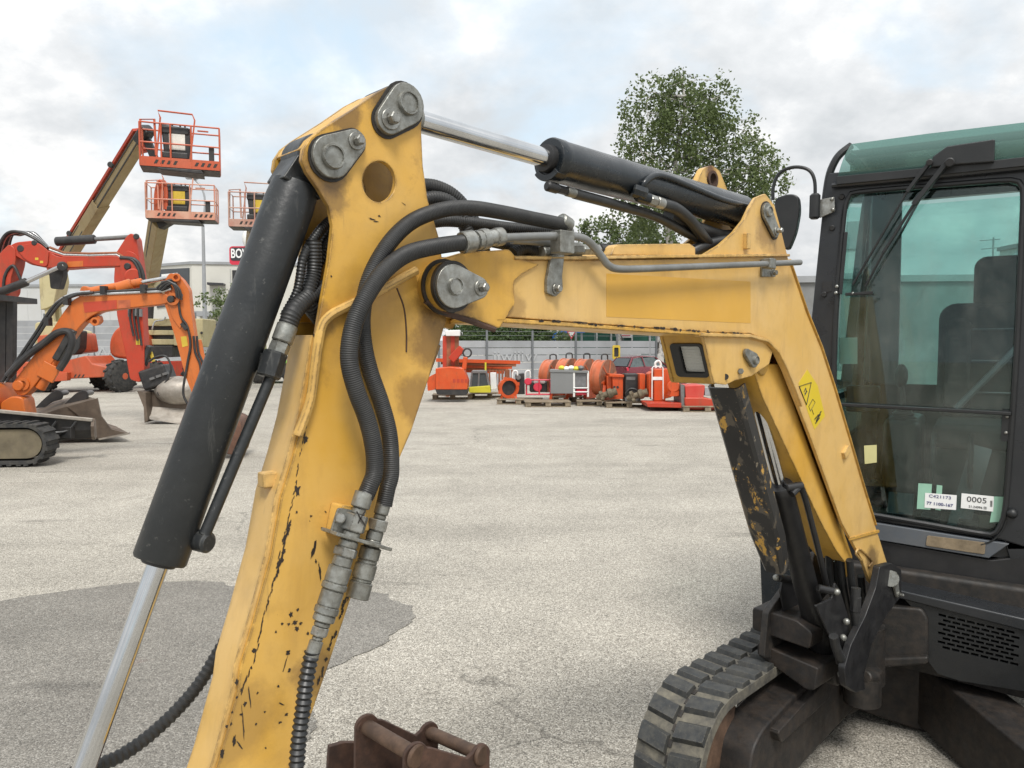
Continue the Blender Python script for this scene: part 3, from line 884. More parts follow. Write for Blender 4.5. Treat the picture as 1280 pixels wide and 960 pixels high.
# underside channel of the lower boom, standing forward of the side plates
chn = bw([(1100, 672), (1087, 727), (1065, 700), (1048, 690), (1002, 684), (960, 560), (938, 487), (950, 462), (975, 458), (1010, 545)], BN)
chn = bw([(958, 470), (972, 462), (985, 490), (1012, 556), (1050, 660), (1075, 700), (1083, 726), (1068, 702), (1052, 690), (1022, 616), (1000, 560), (975, 500)], BN)
part('underside_channel', MB().prism(B, round_poly(bw([(950, 455), (985, 455), (1020, 556), (1060, 665), (1076, 705), (1066, 705), (1055, 690), (1035, 652), (1002, 580), (964, 497)], BN), .01), BF + .012, BN - .028), M['yellow'], boom, bevel=.006, fix=True)
# fork at the tip: doubler plates and boss, stick between them
dbl = round_poly(bw([(534, 332), (552, 323), (576, 316), (634, 312), (643, 322), (672, 331), (650, 343), (640, 352), (641, 380), (632, 394), (622, 411), (590, 398), (560, 391), (536, 372)], BN), .006)
part('fork_plate', MB().prism(B, dbl, BN - .006, BN + .006), M['yellow'], boom, bevel=.003)
part('fork_plate', MB().prism(B, dbl, BF - .012, BF), M['yellow_dirty'], boom, bevel=.003)
pc = B.uv(565, 358, BN + .03)
q = MB(); q.ringz(B.p(*pc, BN - .02), B.p(*pc, BN + .034), .046, .03, 40)
part('pin_boss', q, M['yellow_dirty'], boom, bevel=.002)
q = MB(); q.ringz(B.p(*pc, BN + .004), B.p(*pc, BN + .009), .053, .03, 40); q.ringz(B.p(*pc, BN + .026), B.p(*pc, BN + .0355), .0475, .03, 40)
part('grease_ring', q, M['soot'], boom)
rp = retainer(boom, (565, 358), .041, (597, 360), .021, BN + .035, .008, .42, 'zinc')
# dirty crease below the fork
q = MB(); q.tube(smooth_path([B.px(a, b, BN + .004) for a, b in [(532, 376), (548, 388), (565, 394), (590, 402), (618, 412)]], 5), .006, 8)
part('dirt_crease', q, M['rust'], boom)
# old paint showing where a decal was
part('unfaded_patch', MB().prism(B, bw([(758, 342), (938, 352), (938, 404), (758, 396)], BN), BN, BN + .0006), M['yellow_fresh'], boom)
# black spots worn along the flange edge
ch = MB(); rr = random.Random(9)
for k in range(46):
    x = rr.uniform(675, 930) if k < 36 else rr.uniform(835, 885)
    u, v = B.uv(x, 404 + (x - 720) * .0685 + rr.uniform(-1.5, .5), BN + .0068)
    n = 9; s = 1.9 / FPX
    ra, rb = rr.uniform(2, 8), rr.uniform(.7, 2.0)
    ch.add([B.p(u + ra * s * rr.uniform(.6, 1.1) * cos(2 * pi * j / n), v + rb * s * rr.uniform(.6, 1.1) * sin(2 * pi * j / n), BN + .0068) for j in range(n)], [list(range(n))])
part('paint_chips', ch, M['chip'], boom, kind='stuff', fix=True)
# knee ears and pin
retainer(boom, (957, 265), .026, (967, 289), .019, BN + .004, .009, .62)
part('grease_ring', MB().prism(B, capsule(B.uv(957, 265, BN), .031, B.uv(967, 290, BN), .023), BN, BN + .004), M['soot'], boom)
lug = round_poly(bw([(866, 244), (869, 226), (876, 211), (886, 207), (896, 214), (905, 236), (912, 262), (868, 262)], BF), .008)
lh = bw([(887 + 7 * cos(a), 225 + 9 * sin(a)) for a in [2 * pi * k / 18 for k in range(18)]], BF)
part('lifting_lug', MB().prism(B, lug, BF - .012, BF + .010, [lh]), M['yellow_pale'], boom, bevel=.003)
c0 = B.uv(887, 225, BF)
part('lug_bush', MB().ringz(B.p(*c0, BF - .018), B.p(*c0, BF + .014), .026, .018, 24), M['rust'], boom)
q = MB(); a = B.px(931, 302, BN); q.fbox(Frame(a, B.u), -.010, .010, -.022, .022, -.002, .014)
part('stop_block', q, M['yellow_pale'], boom, bevel=.002)
q = MB(); a = B.px(1056, 565, BN); q.bar(a - B.u * .022 - V((0, 0, .012)), a + B.u * .02 + V((0, 0, .012)), .028, .024, up=B.w)
part('stop_block', q, M['yellow_pale'], boom, bevel=.003)
q = MB(); q.tube(smooth_path([B.px(a, b, BN + .004) for a, b in [(1076, 700), (1070, 692), (1074, 686), (1084, 694), (1090, 702), (1086, 708)]], 5), .004, 8)
part('welded_loop', q, M['yellow_pale'], boom)
q = MB(); q.bar(B.px(1062, 674, BN), B.px(1098, 664, BN), .012, .010, up=B.w)
part('weld_seam', q, M['yellow'], boom, bevel=.003)
# cover plate over the hoses on top of the boom
q = MB()
cp = bw([(766, 319), (770, 308), (775, 305), (865, 304), (872, 309), (872, 320)], BN)
q.prism(B, cp, BF + .03, BN - .006)
part('hose_cover', q, M['yellow_pale'], boom, bevel=.003)
q = MB(); q.hose([B.px(a, b, -.03) for a, b in [(748, 313), (765, 313), (780, 315)]], .016)
part('hydraulic_hose', q, M['hose_smooth'], ex)
part('hydraulic_hose', MB().hose([B.px(a, b, -.04) for a, b in [(862, 318), (880, 308), (905, 302), (925, 300)]], .018), M['hose_smooth'], ex)

# hazard sticker
stk = [(1009, 462), (1022, 482), (1031, 520), (1018, 537), (1010, 516), (998, 479)]
so = part('hazard_sticker', MB().prism(B, bw(stk, BN), BN, BN + .0006), M['sticker'], boom)
def mark(pts, r=.0011, closed=True, mb=None):
    P = [B.px(a, b, BN + .0012) for a, b in pts]
    return (mb or MB()).tube(P, r, 4, closed=closed)
q = mark([(999, 483), (1014, 478), (1008, 506)], .0019)
mark([(1011, 508), (1016, 499), (1019, 503), (1013, 514)], .0009, True, q)
mark([(1005, 490), (1007, 485), (1008, 490), (1006, 494)], .0016, False, q)
mark([(1009, 489), (1006, 492)], .0014, False, q)
mark([(1015, 512), (1017, 518)], .0012, False, q)
part('pictogram', q, M['ink'], so)
q = MB()
for a, b, c, d in ((1020, 526, 1026, 514), (1018, 524, 1023, 518), (1022, 522, 1025, 518), (1019, 529, 1024, 522)):
    q.bar(B.px(a, b, BN + .001), B.px(c, d, BN + .001), .0055, .001)
part('pictogram', q, M['ink'], so)

# ---- arm cylinder: rod eye in the stick top, barrel back to the knee
pa, pb = B.p(*B.uv(505, 131), CW), B.p(*B.uv(957, 265, BN), CW)
a0, a1 = B.px(686, 199, CW), B.px(938, 268, CW)
d_ = (a1 - a0).normalized(); l = (a1 - a0).length
ac = part('arm_cylinder', MB().lathe(a0, d_, [(0, .028), (.0, .047), (.004, .0495), (.03, .0495), (.034, .048), (l - .06, .048), (l, .036), (l + .02, .02)], 40), M['black_blue'], ex)
part('cylinder_eye', MB().bcyl(pb - B.w * .034, pb + B.w * .034, .042, .004), M['black_blue'], ac)
part('cylinder_rod', MB().cyl(pa, a0 + d_ * .02, .0215, n=36), M['chrome'], ac)
part('cylinder_eye', MB().bcyl(pa - B.w * .034, pa + B.w * .034, .040, .004), M['black'], ac)
part('rod_collar', MB().bcyl(pa + d_ * .045, pa + d_ * .075, .0235, .003), M['zinc_dull'], ac)
q = MB(); q.lathe(a0 - d_ * .018, d_, [(0, .024), (.002, .030), (.02, .032)], 30)
part('rod_seal', q, M['black'], ac)
q = MB()   # ear of the gland nut
q.prism(Frame(a0, B.w, d_.cross(B.w)), circ((0, 0), .050, 16, pi * .25, pi * .8) + circ((0, 0), .034, 16, pi * .25, pi * .8)[::-1], -.006, .024)
part('gland_nut', q, M['black_blue'], ac, bevel=.002, fix=True)
sh = CW + .048
q = MB(); q.tube(smooth_path([B.px(x, y, w) for x, y, w in [(801, 238, sh - .008), (806, 228, sh), (818, 220, sh), (835, 222, sh), (870, 236, sh), (905, 250, sh), (940, 259, sh - .008), (950, 259, sh - .03)]], 8), .0085, 12)
part('feed_pipe', q, M['black_blue'], ac)
q = MB(); q.bcyl(B.px(790, 237, sh - .015), B.px(808, 243, sh + .006), .017, .004, 8); q.bcyl(B.px(796, 244, sh - .01), B.px(812, 249, sh), .015, .003)
part('port_block', q, M['black_blue'], ac)
q = MB(); q.bcyl(B.px(811, 249, sh), B.px(820, 252, sh), .0135, .002, 6); q.bcyl(B.px(820, 252, sh), B.px(831, 256, sh), .0145, .002)
part('hose_fitting', q, M['zinc'], ac)
part('hydraulic_hose', MB().hose([B.px(x, y, w) for x, y, w in [(828, 255, sh), (845, 261, sh), (862, 275, sh - .01), (878, 295, sh - .02), (892, 314, sh - .04)]], .0155, .004, .0004), M['hose_smooth'], ex)
q = MB(); q.bcyl(B.px(683, 232, CW + .01), B.px(697, 236, CW + .01), .012, .004); q.bcyl(B.px(697, 236, CW + .01), B.px(708, 239, CW + .01), .010, .002, 6); 
part('port_block', q, M['black'], ac)
q = MB(); q.bcyl(B.px(708, 239, CW + .01), B.px(719, 242, CW + .01), .0115, .002)
part('hose_fitting', q, M['zinc_dull'], ac)
part('hydraulic_hose', MB().hose([B.px(x, y, CW + .01) for x, y in [(718, 242), (770, 256), (820, 271), (860, 292), (900, 312)]], .0125, .004, .0004), M['hose_smooth'], ex)
part('hydraulic_hose', MB().hose([B.px(x, y, CW) for x, y in [(835, 270), (870, 285), (905, 296), (935, 290)]], .02, .004, .0004), M['hose_smooth'], ex)

# ---- steel pipe run along the boom with clamps
wp = BN + .032
q = MB(); q.tube(smooth_path([B.px(x, y, wp) for x, y in [(618, 298), (660, 296), (700, 295), (722, 296), (736, 302), (750, 318), (760, 331), (772, 336), (800, 336), (850, 334), (900, 332), (950, 330), (1000, 328)]], 6), .0088, 14)
part('steel_pipe', q, M['galv'], ex)
q = MB(); q.tube(smooth_path([B.px(x, y, BN - .01) for x, y in [(640, 300), (670, 302), (700, 306), (716, 314), (740, 312)]], 6), .0085, 12)
part('steel_pipe', q, M['galv'], ex)
q = MB(); q.bcyl(B.px(676, 316, .0), B.px(690, 316, .0), .0155, .002); q.bcyl(B.px(706, 312, .01), B.px(726, 312, .01), .016, .003, 7); q.bcyl(B.px(726, 312, .01), B.px(748, 312, .0), .013, .003, 6)
part('hose_fitting', q, M['zinc_dull'], ex)
q = MB(); q.bcyl(B.px(700, 275, .02), B.px(712, 283, .02), .017, .003, 12); q.tube(smooth_path([B.px(708, 283, .02), B.px(712, 292, .02), B.px(710, 306, .02)], 5), .011, 10)
part('hose_elbow', q, M['zinc_dull'], ex)
def clip(name, pix, w0, w1, bolt, bw_):
    o = part(name, MB().prism(B, round_poly(bw(pix, w1), .005), w0, w1), M['zinc_dull'], boom, bevel=.0015)
    c = B.px(*bolt, w1)
    part('bolt', MB().bcyl(c, c + B.w * .004, bw_ * 1.5, .001).bcyl(c + B.w * .003, c + B.w * .014, bw_, .0015, 6), M['zinc'], o)
q = MB(); q.fbox(Frame(B.px(703, 302, wp), B.u), -.022, .022, -.026, .022, -.016, .016)
part('pipe_clamp', q, M['zinc_dull'], boom, bevel=.003)
clip('clamp_strap', [(690, 318), (706, 318), (703, 345), (704, 362), (695, 371), (684, 366), (684, 350)], BN + .001, BN + .010, (695, 361), .008)
q = MB(); q.fbox(Frame(B.px(962, 329, wp), B.u), -.018, .018, -.016, .013, -.014, .012)
part('pipe_clamp', q, M['zinc_dull'], boom, bevel=.003)
clip('clamp_strap', [(953, 324), (968, 322), (970, 346), (953, 346)], BN + .001, BN + .008, (966, 341), .008)

# ---- bracket with work lamp under the boom
wb = BN
brk = round_poly(bw([(879, 416), (938, 417), (955, 425), (966, 440), (962, 455), (940, 470), (918, 476), (908, 481), (893, 479)], wb), .004)
bo = part('lamp_bracket', MB().prism(B, brk, BN - .012, BN - .001), M['yellow_pale'], boom, bevel=.002)
part('far_bracket', MB().prism(B, brk, BF + .001, BF + .012), M['yellow_dirty'], bo, bevel=.002)
n0, n1 = B.uv(879, 417, BN - .002), B.uv(893, 479, BN - .002)
LFd = V((n0[0] - n1[0], n0[1] - n1[1], 0)).normalized()
Lv = (B.u * LFd.x + B.v * LFd.y)                  # up along the lamp face
LF = Frame(B.p(*n1, BN - .002), -B.w, Lv)         # u towards the far side (left in the picture), w forward or back
hh = math.hypot(n0[0] - n1[0], n0[1] - n1[1]); ww = BN - BF - .004
sgn = 1 if LF.w.dot(fwd) > 0 else -1
cut = rrect(ww * .07, hh * .13, ww * .80, hh * .80, .012)
part('lamp_face', MB().prism(LF, [(0, -.004), (ww, -.004), (ww, hh), (0, hh)], 0, sgn * -.008, [cut]), M['yellow_dirty'], bo, bevel=.0015)
lo = part('work_lamp', MB().prism(LF, rrect(ww * .065, hh * .12, ww * .81, hh * .81, .012), sgn * -.004, sgn * .005, [rrect(ww * .13, hh * .20, ww * .61, hh * .76, .009)]), M['black_plastic'], bo, bevel=.002)
q = MB(); q.prism(LF, rrect(ww * .13, hh * .20, ww * .61, hh * .76, .009), sgn * -.012, sgn * -.008)
x0, x1, y0, y1 = ww * .135, ww * .605, hh * .21, hh * .75
for k in range(15):
    x = x0 + (x1 - x0) * (k + .5) / 15
    q.cyl(LF.p(x, y0, sgn * -.008), LF.p(x, y1, sgn * -.008), .0019, n=6)
for k in range(9):
    y = y0 + (y1 - y0) * (k + .5) / 9
    q.cyl(LF.p(x0, y, sgn * -.0062), LF.p(x1, y, sgn * -.0062), .0011, n=5)
part('lens', q, M['lens'], lo)
part('lamp_housing', MB().prism(LF, rrect(ww * .08, hh * .14, ww * .79, hh * .79, .012), sgn * -.06, sgn * -.013), M['black_plastic'], lo)
retainer(bo, (940, 450), .022, (931, 441), .012, BN + .001, .010, .6, bolt=False)
q = MB(); q.bcyl(B.px(926, 464, BN), B.px(926, 464, BN + .008), .009, .002, 6)
part('bolt', q, M['zinc_dull'], bo)
part('bolt_hole', MB().bcyl(B.px(907, 471, BN - .003), B.px(907, 471, BN + .0005), .0085, .0003, 16), M['soot'], bo)

part('bracket_rib', bstrip([(872, 416), (935, 418), (957, 424), (971, 438), (982, 460), (992, 484), (1000, 506)], -.010, BN - .012, BN + .012), M['yellow_pale'], bo, bevel=.003, fix=True)
# ---- boom cylinder with guard plate
e0 = B.px(935, 455, CW); e1 = B.px(1034, 835, CW)
d_ = (e1 - e0).normalized(); l = (e1 - e0).length
t_col = (B.px(977, 602, CW) - e0).length
bc = part('boom_cylinder', MB().lathe(e0 + d_ * t_col, d_, [(0, .026), (0, .041), (.004, .043), (.035, .043), (.04, .041), (l - t_col - .02, .041), (l - t_col, .03)], 36), M['black'], ex)
part('cylinder_rod', MB().cyl(e0, e0 + d_ * (t_col + .03), .021, n=32), M['chrome'], bc)
part('cylinder_eye', MB().bcyl(e0 - B.w * .05, e0 + B.w * .05, .036, .004), M['yellow_dirty'], bc)
part('cylinder_eye', MB().bcyl(e1 - B.w * .05, e1 + B.w * .05, .05, .006), M['soot'], bc)
sd = d_.cross(B.w).normalized()
if sd.dot(fwd) < 0: sd = -sd                     # forward normal of the cylinder
gl_ = (B.px(990, 700, CW) - e0).length
secs = []
for t in (.02, .08, .3, gl_ * .8, gl_):
    c = e0 + d_ * t + sd * .115 - B.w * .03
    wdt = .058 if t < gl_ else .04
    P = [(-wdt, -.034), (-wdt + .004, -.004), (-wdt + .014, .004), (wdt - .014, .004), (wdt - .004, -.004), (wdt, -.034), (wdt - .006, -.034), (wdt - .010, -.008), (wdt - .018, -.002), (-wdt + .018, -.002), (-wdt + .010, -.008), (-wdt + .006, -.034)]
    secs.append([c + B.w * a + sd * b for a, b in P])
part('cylinder_guard', MB().loft(secs), M['peeling'], bc, fix=True)
q = MB(); sp = CW + .046
q.tube(smooth_path([B.px(990, 618, CW + .05), B.px(1000, 610, CW + .055), B.px(1006, 622, CW + .055), B.px(1014, 652, CW + .055), B.px(1026, 700, CW + .055), B.px(1034, 735, CW + .05)], 6), .010, 10)
q.bcyl(B.px(982, 610, CW + .03), B.px(1003, 607, CW + .06), .014, .003)
part('feed_pipe', q, M['black'], bc)
# ================================================================== cab and body of the same machine
CA = radians(31)
ce = V((cos(CA), -sin(CA), 0))
C = Frame((1.36, 3.35, 0), ce)                  # front of the cab: u to the machine's left, w forward
def cu(L_, w=0): return [C.uv(a, b, w) for a, b in L_]
cab = part('cab', MB().fbox(C, 0.03, 1.05, .80, .86, -1.40, -.02), M['cab_paint'], ex)   # floor
# front frame: one ring plate with the window opening
outer = cu([(1014, 400), (1020, 340), (1027, 272), (1034, 222), (1036, 216), (1300, 196), (1330, 196), (1330, 700), (1262, 700), (1255, 676), (1097, 652), (1040, 640), (1020, 560)])
op = cu([(1043, 494), (1045, 400), (1050, 330), (1056, 262), (1062, 246), (1074, 240), (1180, 231), (1262, 225), (1274, 229), (1279, 241), (1277, 300), (1271, 440), (1263, 560), (1256, 640), (1246, 664), (1236, 668), (1160, 655), (1097, 644), (1058, 636), (1049, 600)])
part('front_frame', MB().prism(C, outer, -.07, 0, [op]), M['cab_paint'], cab, bevel=.006)
# rubber seal inside the opening
sl = [C.p(a, b, .002) for a, b in op]
part('window_seal', MB().tube(resample(smooth_path(sl, 4, True), .03), .011, 8, closed=True), M['black_plastic'], cab)
gl = part('front_window', MB().prism(C, op, -.034, -.028), M['glass'], cab)
q = MB(); q.bar(C.px(1041, 505, .004), C.px(1264, 517, .004), .030, .014)
part('window_divider', q, M['black_plastic'], cab, bevel=.003)
# roof with green translucent front
rt = [(1064, 180), (1160, 167), (1280, 153), (1330, 148)]
rbm = [(1047, 222), (1150, 212), (1280, 198), (1330, 193)]
rows = []
top = [C.px(a, b, -.03) for a, b in rt]; bot = [C.px(a, b, .012) for a, b in rbm]
for k in range(7):
    t = k / 6
    rows.append([b.lerp(a, t) + C.w * (.035 * sin(pi * t)) - V((0, 0, .03 * t * t * 0)) for a, b in zip(top, bot)])
for k in range(1, 5):
    rows.append([a - C.w * (.32 * k / 4) + V((0, 0, .035 * sin(pi * .5 * k / 4))) for a in top])
part('roof_visor', MB().sheet(rows), M['roof_glass'], cab)
zt = top[0].z
q = MB(); u0, v0 = C.uv(1034, 200)
q.prism(C, rrect(u0 + .02, zt + .012, 1.10, zt + .05, .01), -1.42, -.36)
part('roof_panel', q, M['cab_paint'], cab, bevel=.01)
q = MB()
q.loft([[b + V((0, 0, d)) + C.w * w for w, d in ((.03, -.035), (.03, .0), (.0, .0), (-.06, -.035))] for b in bot])
part('visor_rail', q, M['black_plastic'], cab, bevel=.003, fix=True)
q = MB(); q.tube(smooth_path([C.px(a, b, .022) for a, b in [(1040, 232), (1160, 221), (1300, 207)]], 4), .012, 8)
part('rain_gutter', q, M['cab_paint'], cab)
q = MB(); q.tube(smooth_path([C.px(a, b, w) for a, b, w in [(1030, 262, -.02), (1036, 222, -.02), (1043, 203, -.02), (1051, 192, -.03), (1064, 182, -.05)]], 5), .016, 10)
part('corner_post', q, M['black_plastic'], cab)
q = MB()
mp = bot[1].lerp(bot[2], .08); 
mpoly = cu([(1163, 210), (1166, 196), (1184, 183), (1244, 174), (1243, 203), (1200, 206)], .052)
q.prism(C, mpoly, .036, .060)
part('wiper_motor_cover', q, M['black_plastic'], cab, bevel=.006)
# wiper
wp_ = MB()
wp_.bar(C.px(1163, 202, .075), C.px(1134, 240, .06), .020, .014); wp_.bar(C.px(1134, 240, .06), C.px(1066, 356, .02), .010, .008)
wp_.bar(C.px(1185, 202, .075), C.px(1142, 256, .06), .026, .018); wp_.bar(C.px(1142, 256, .06), C.px(1104, 316, .04), .013, .010); wp_.bar(C.px(1104, 316, .04), C.px(1082, 358, .02), .010, .008)
wi = part('wiper', wp_, M['black_plastic'], cab, bevel=.002)
q = MB(); q.bcyl(C.px(1187, 203, .055), C.px(1187, 203, .10), .018, .004); q.bcyl(C.px(1162, 203, .06), C.px(1162, 203, .09), .013, .003)
part('wiper_pivot', q, M['black'], wi)
q = MB(); q.bar(C.px(1057, 368, .018), C.px(1092, 366, .018), .030, .012); q.bar(C.px(1057, 290, .012), C.px(1050, 368, .012), .012, .016)
part('wiper_blade', q, M['black_plastic'], wi, bevel=.002)
for a, b in ((1046, 358), (1045, 366), (1066, 367)):
    part('screw', MB().ball(C.px(a, b, .026), .008, nu=10, nv=6), M['zinc'], wi)
q = MB(); q.bar(C.px(1148, 252, -.09), C.px(1096, 345, -.05), .010, .010)
part('inner_stay', q, M['black_plastic'], cab)
# mirror
mr = part('mirror', MB().tube(smooth_path([C.px(a, b, .06) for a, b in [(966, 250), (967, 232), (975, 216), (992, 209), (1010, 212), (1018, 225), (1019, 250)]], 6), .0075, 10), M['black_plastic'], ex)
q = MB(); q.bcyl(C.px(1019, 242, .06), C.px(1018, 274, .06), .022, .008)
part('mirror_socket', q, M['black_plastic'], mr)
q = MB(); q.prism(C, round_poly(cu([(1023, 250), (1043, 246), (1044, 264), (1024, 273)], .03), .006), .026, .034)
mb_ = part('mirror_bracket', q, M['zinc'], mr, bevel=.002)
for a, b in ((1040, 249), (1041, 262)):
    part('bolt', MB().ball(C.px(a, b, .036), .009, (1, 1, 1), 10, 6), M['zinc'], mb_)
MF = Frame(C.px(982, 280, .06), V((cos(radians(-75)), sin(radians(-75)), 0)))
q = MB()
mc = [(966, 247), (985, 241), (997, 243), (999, 262), (994, 290), (984, 314), (972, 305)]
P = [C.uv(a, b, .06) for a, b in mc]
q.prism(C, round_poly(P, .03), -.005, .045)
part('mirror_head', q, M['black_plastic'], mr, bevel=.012)

# pillars, rear and side frames, roof beams
def post(a, b, s1, s2, mt='cab_paint', nm='pillar'):
    part(nm, MB().bar(a, b, s1, s2, up=C.w), M[mt], cab, bevel=.008)
zr = zt - .015
ub, _ = C.uv(1045, 500)
D = -1.38
post(C.p(.03, .85, D), C.p(.10, zr, D), .09, .09)
post(C.p(1.02, .85, D), C.p(1.02, zr, D), .09, .09)
post(C.p(1.03, .85, -.05), C.p(1.03, zr, -.05), .07, .09)
post(C.px(1074, 500, -.80), C.px(1086, 228, -.80), .032, .04)
post(C.p(.08, zr - .03, -.08), C.p(.10, zr, D), .04, .04, nm='roof_beam')
post(C.p(1.03, zr - .03, -.08), C.p(1.03, zr, D), .04, .04, nm='roof_beam')
part('roof_beam', MB().bar(C.p(.10, zr, D), C.p(1.03, zr, D), .05, .05), M['cab_paint'], cab)
# wide B post on the right seen through the glass, and lower rear wall
part('rear_wall', MB().fbox(C, .03, 1.03, .86, 1.42, D - .02, D + .02), M['soot'], cab)
part('side_wall', MB().fbox(C, .0, .03, .80, 1.18, D, -.05), M['soot'], cab)
part('side_panel', MB().fbox(C, 1.02, 1.06, .60, 1.0, D, -.02), M['cab_paint'], cab)
part('rear_window', MB().fbox(C, .10, 1.0, 1.42, zr - .05, D - .003, D + .003), M['clear_glass'], cab)
part('side_window', MB().add([C.p(.03, 1.18, D), C.p(.03, 1.18, -.05), C.p(.085, zr, -.05), C.p(.10, zr, D)], [(0, 1, 2, 3)]), M['clear_glass'], cab)
part('side_rail', MB().bar(C.p(.045, 1.42, -.05), C.p(.05, 1.42, D), .03, .03), M['cab_paint'], cab)
part('pillar', MB().bar(C.px(1104, 480, -1.28), C.px(1110, 225, -1.28), .15, .05, up=C.w), M['grey_trim'], cab, bevel=.006, label='grey inner pillar')
# seat and controls
SB = plain('seat_fabric', (.016, .017, .018), .85, 0, .3, 30)
seat = part('seat', MB().fbox(C, .40, .88, 1.16, 1.28, -.98, -.50), SB, cab, bevel=.04)
R_ = Frame(C.p(.64, 1.26, -.98), C.u, V((0, 0, 1)) - C.w * .12)
part('backrest', MB().prism(R_, rrect(-.24, 0, .24, .60, .08), -.06, .06), SB, seat, bevel=.03)
part('headrest', MB().prism(R_, rrect(-.09, .56, .17, .84, .06), -.05, .05), SB, seat, bevel=.03)
part('seat_base', MB().fbox(C, .42, .86, .86, 1.16, -.95, -.55), M['cab_paint'], seat)
for u in (.28, .98):
    q = MB(); q.fbox(C, u - .08, u + .08, .86, 1.30, -.86, -.42)
    cs = part('control_console', q, M['black_plastic'], cab, bevel=.03)
    q = MB(); q.tube(smooth_path([C.p(u, 1.30, -.50), C.p(u, 1.40, -.48), C.p(u - .01, 1.47, -.46)], 4), .012, 8)
    q.ball(C.p(u - .01, 1.50, -.455), .03, (1, 1, 1.9), 12, 8)
    part('joystick', q, M['black_plastic'], cs)
    q = MB(); q.lathe(C.p(u, 1.29, -.50), (0, 0, 1), [(0, .055), (.012, .06), (.022, .045), (.032, .05), (.042, .035), (.052, .038), (.065, .018)], 16)
    part('boot', q, M['black_plastic'], cs)
for u in (.42, .56):
    q = MB(); q.tube(smooth_path([C.p(u, .86, -.22), C.p(u, 1.10, -.22), C.p(u, 1.26, -.26)], 4), .011, 8); q.fbox(C, u - .035, u + .035, .90, .92, -.24, -.08)
    part('travel_lever', q, M['cab_paint'], cab)
q = MB(); q.fbox(C, .05, .16, 1.30, 1.44, -.10, -.085); 
part('side_notice', MB().bar(C.px(1060, 455, -.05), C.px(1060, 422, -.05), .075, .002, up=C.w), M['white_label'], cab)
MAT2 = plain('floor_mat_brown', (.05, .04, .026), .8, 0, .3, 10)
part('floor_mat', MB().fbox(C, .08, .98, .862, .872, -.50, -.06), MAT2, cab)
part('foot_pedal', MB().bar(C.p(.30, .90, -.16), C.p(.30, .98, -.24), .10, .02, up=C.w), M['grey_trim'], cab)
part('foot_pedal', MB().bar(C.p(.70, .90, -.16), C.p(.70, .98, -.24), .10, .02, up=C.w), M['grey_trim'], cab)
part('step_plate', MB().bar(C.p(.52, .88, -.10), C.p(.60, 1.20, -.34), .08, .012, up=C.w), M['grey_trim'], cab)
part('monitor', MB().fbox(C, .06, .20, 1.34, 1.46, -.30, -.24), M['black_plastic'], cab, bevel=.01)
part('lever_shaft', MB().tube(smooth_path([C.p(.80, 1.2, -.40), C.p(.84, 1.34, -.36), C.p(.86, 1.50, -.35)], 4), .014, 8), M['black_plastic'], cab)
for k in range(4):
    part('interior_cable', MB().tube(smooth_path([C.p(.86 + .03 * k, 1.30, -.40), C.p(.93 + .02 * k, 1.52 - .04 * k, -.32), C.p(.985, 1.36 - .03 * k, -.25), C.p(.99, 1.05, -.22)], 5), .011, 6), M['black_plastic'], cab)
part('side_cover', MB().loft([[C.p(.96, .87, -.12), C.p(1.02, .87, -.12), C.p(1.02, .87, -.9), C.p(.96, .87, -.9)], [C.p(.90, 1.30, -.32), C.p(1.02, 1.30, -.26), C.p(1.02, 1.30, -.9), C.p(.90, 1.30, -.9)]]), M['soot'], cab, fix=True)
# labels on the lower window
lf = .004 - .028
def lab(x0, y0, x1, y1, x2, y2, x3, y3, mat, z, nm='label'):
    P = cu([(x0, y0), (x1, y1), (x2, y2), (x3, y3)], z)
    return part(nm, MB().prism(C, P, z, z + .0008), M[mat], gl)
lab(1148, 604, 1165, 605, 1163, 637, 1146, 636, 'green_label', lf)
lab(1171, 606, 1178, 607, 1176, 638, 1169, 637, 'green_label', lf)
l3 = lab(1156.5, 616, 1196, 619, 1195, 637.5, 1155.5, 634.5, 'white_label', lf + .002)
l4 = lab(1202, 616.5, 1242.5, 620.5, 1241.5, 639.5, 1201, 635, 'white_label', lf + .002)
lab(1243, 620.5, 1256, 621, 1252, 652, 1237, 653, 'green_label', lf)
lab(1080, 557, 1096, 556, 1096, 578, 1081, 580, 'sticker_pale', lf)
xd = C.px(1242.5, 620.5) - C.px(1202, 616.5)
ud = V((0, 0, 1))
zl = lf + .0035
text_part('lettering', '0005', .031, M['ink'], l4, C.px(1221, 625.2, zl), xd, ud, sx=1.15)
text_part('lettering', '21.24096 ▣', .013, M['ink'], l4, C.px(1222, 634.2, zl), xd, ud)
text_part('lettering', 'IIIIIIIII', .011, M['ink'], l4, C.px(1239, 629.5, zl), -ud, xd)
text_part('lettering', 'C421173', .017, M['ink_blue'], l3, C.px(1175, 621.3, zl), xd, ud, sx=1.3)
text_part('lettering', '77 1100-167', .017, M['ink_blue'], l3, C.px(1174.5, 630.5, zl), xd, ud, sx=1.1, bold=.0003)

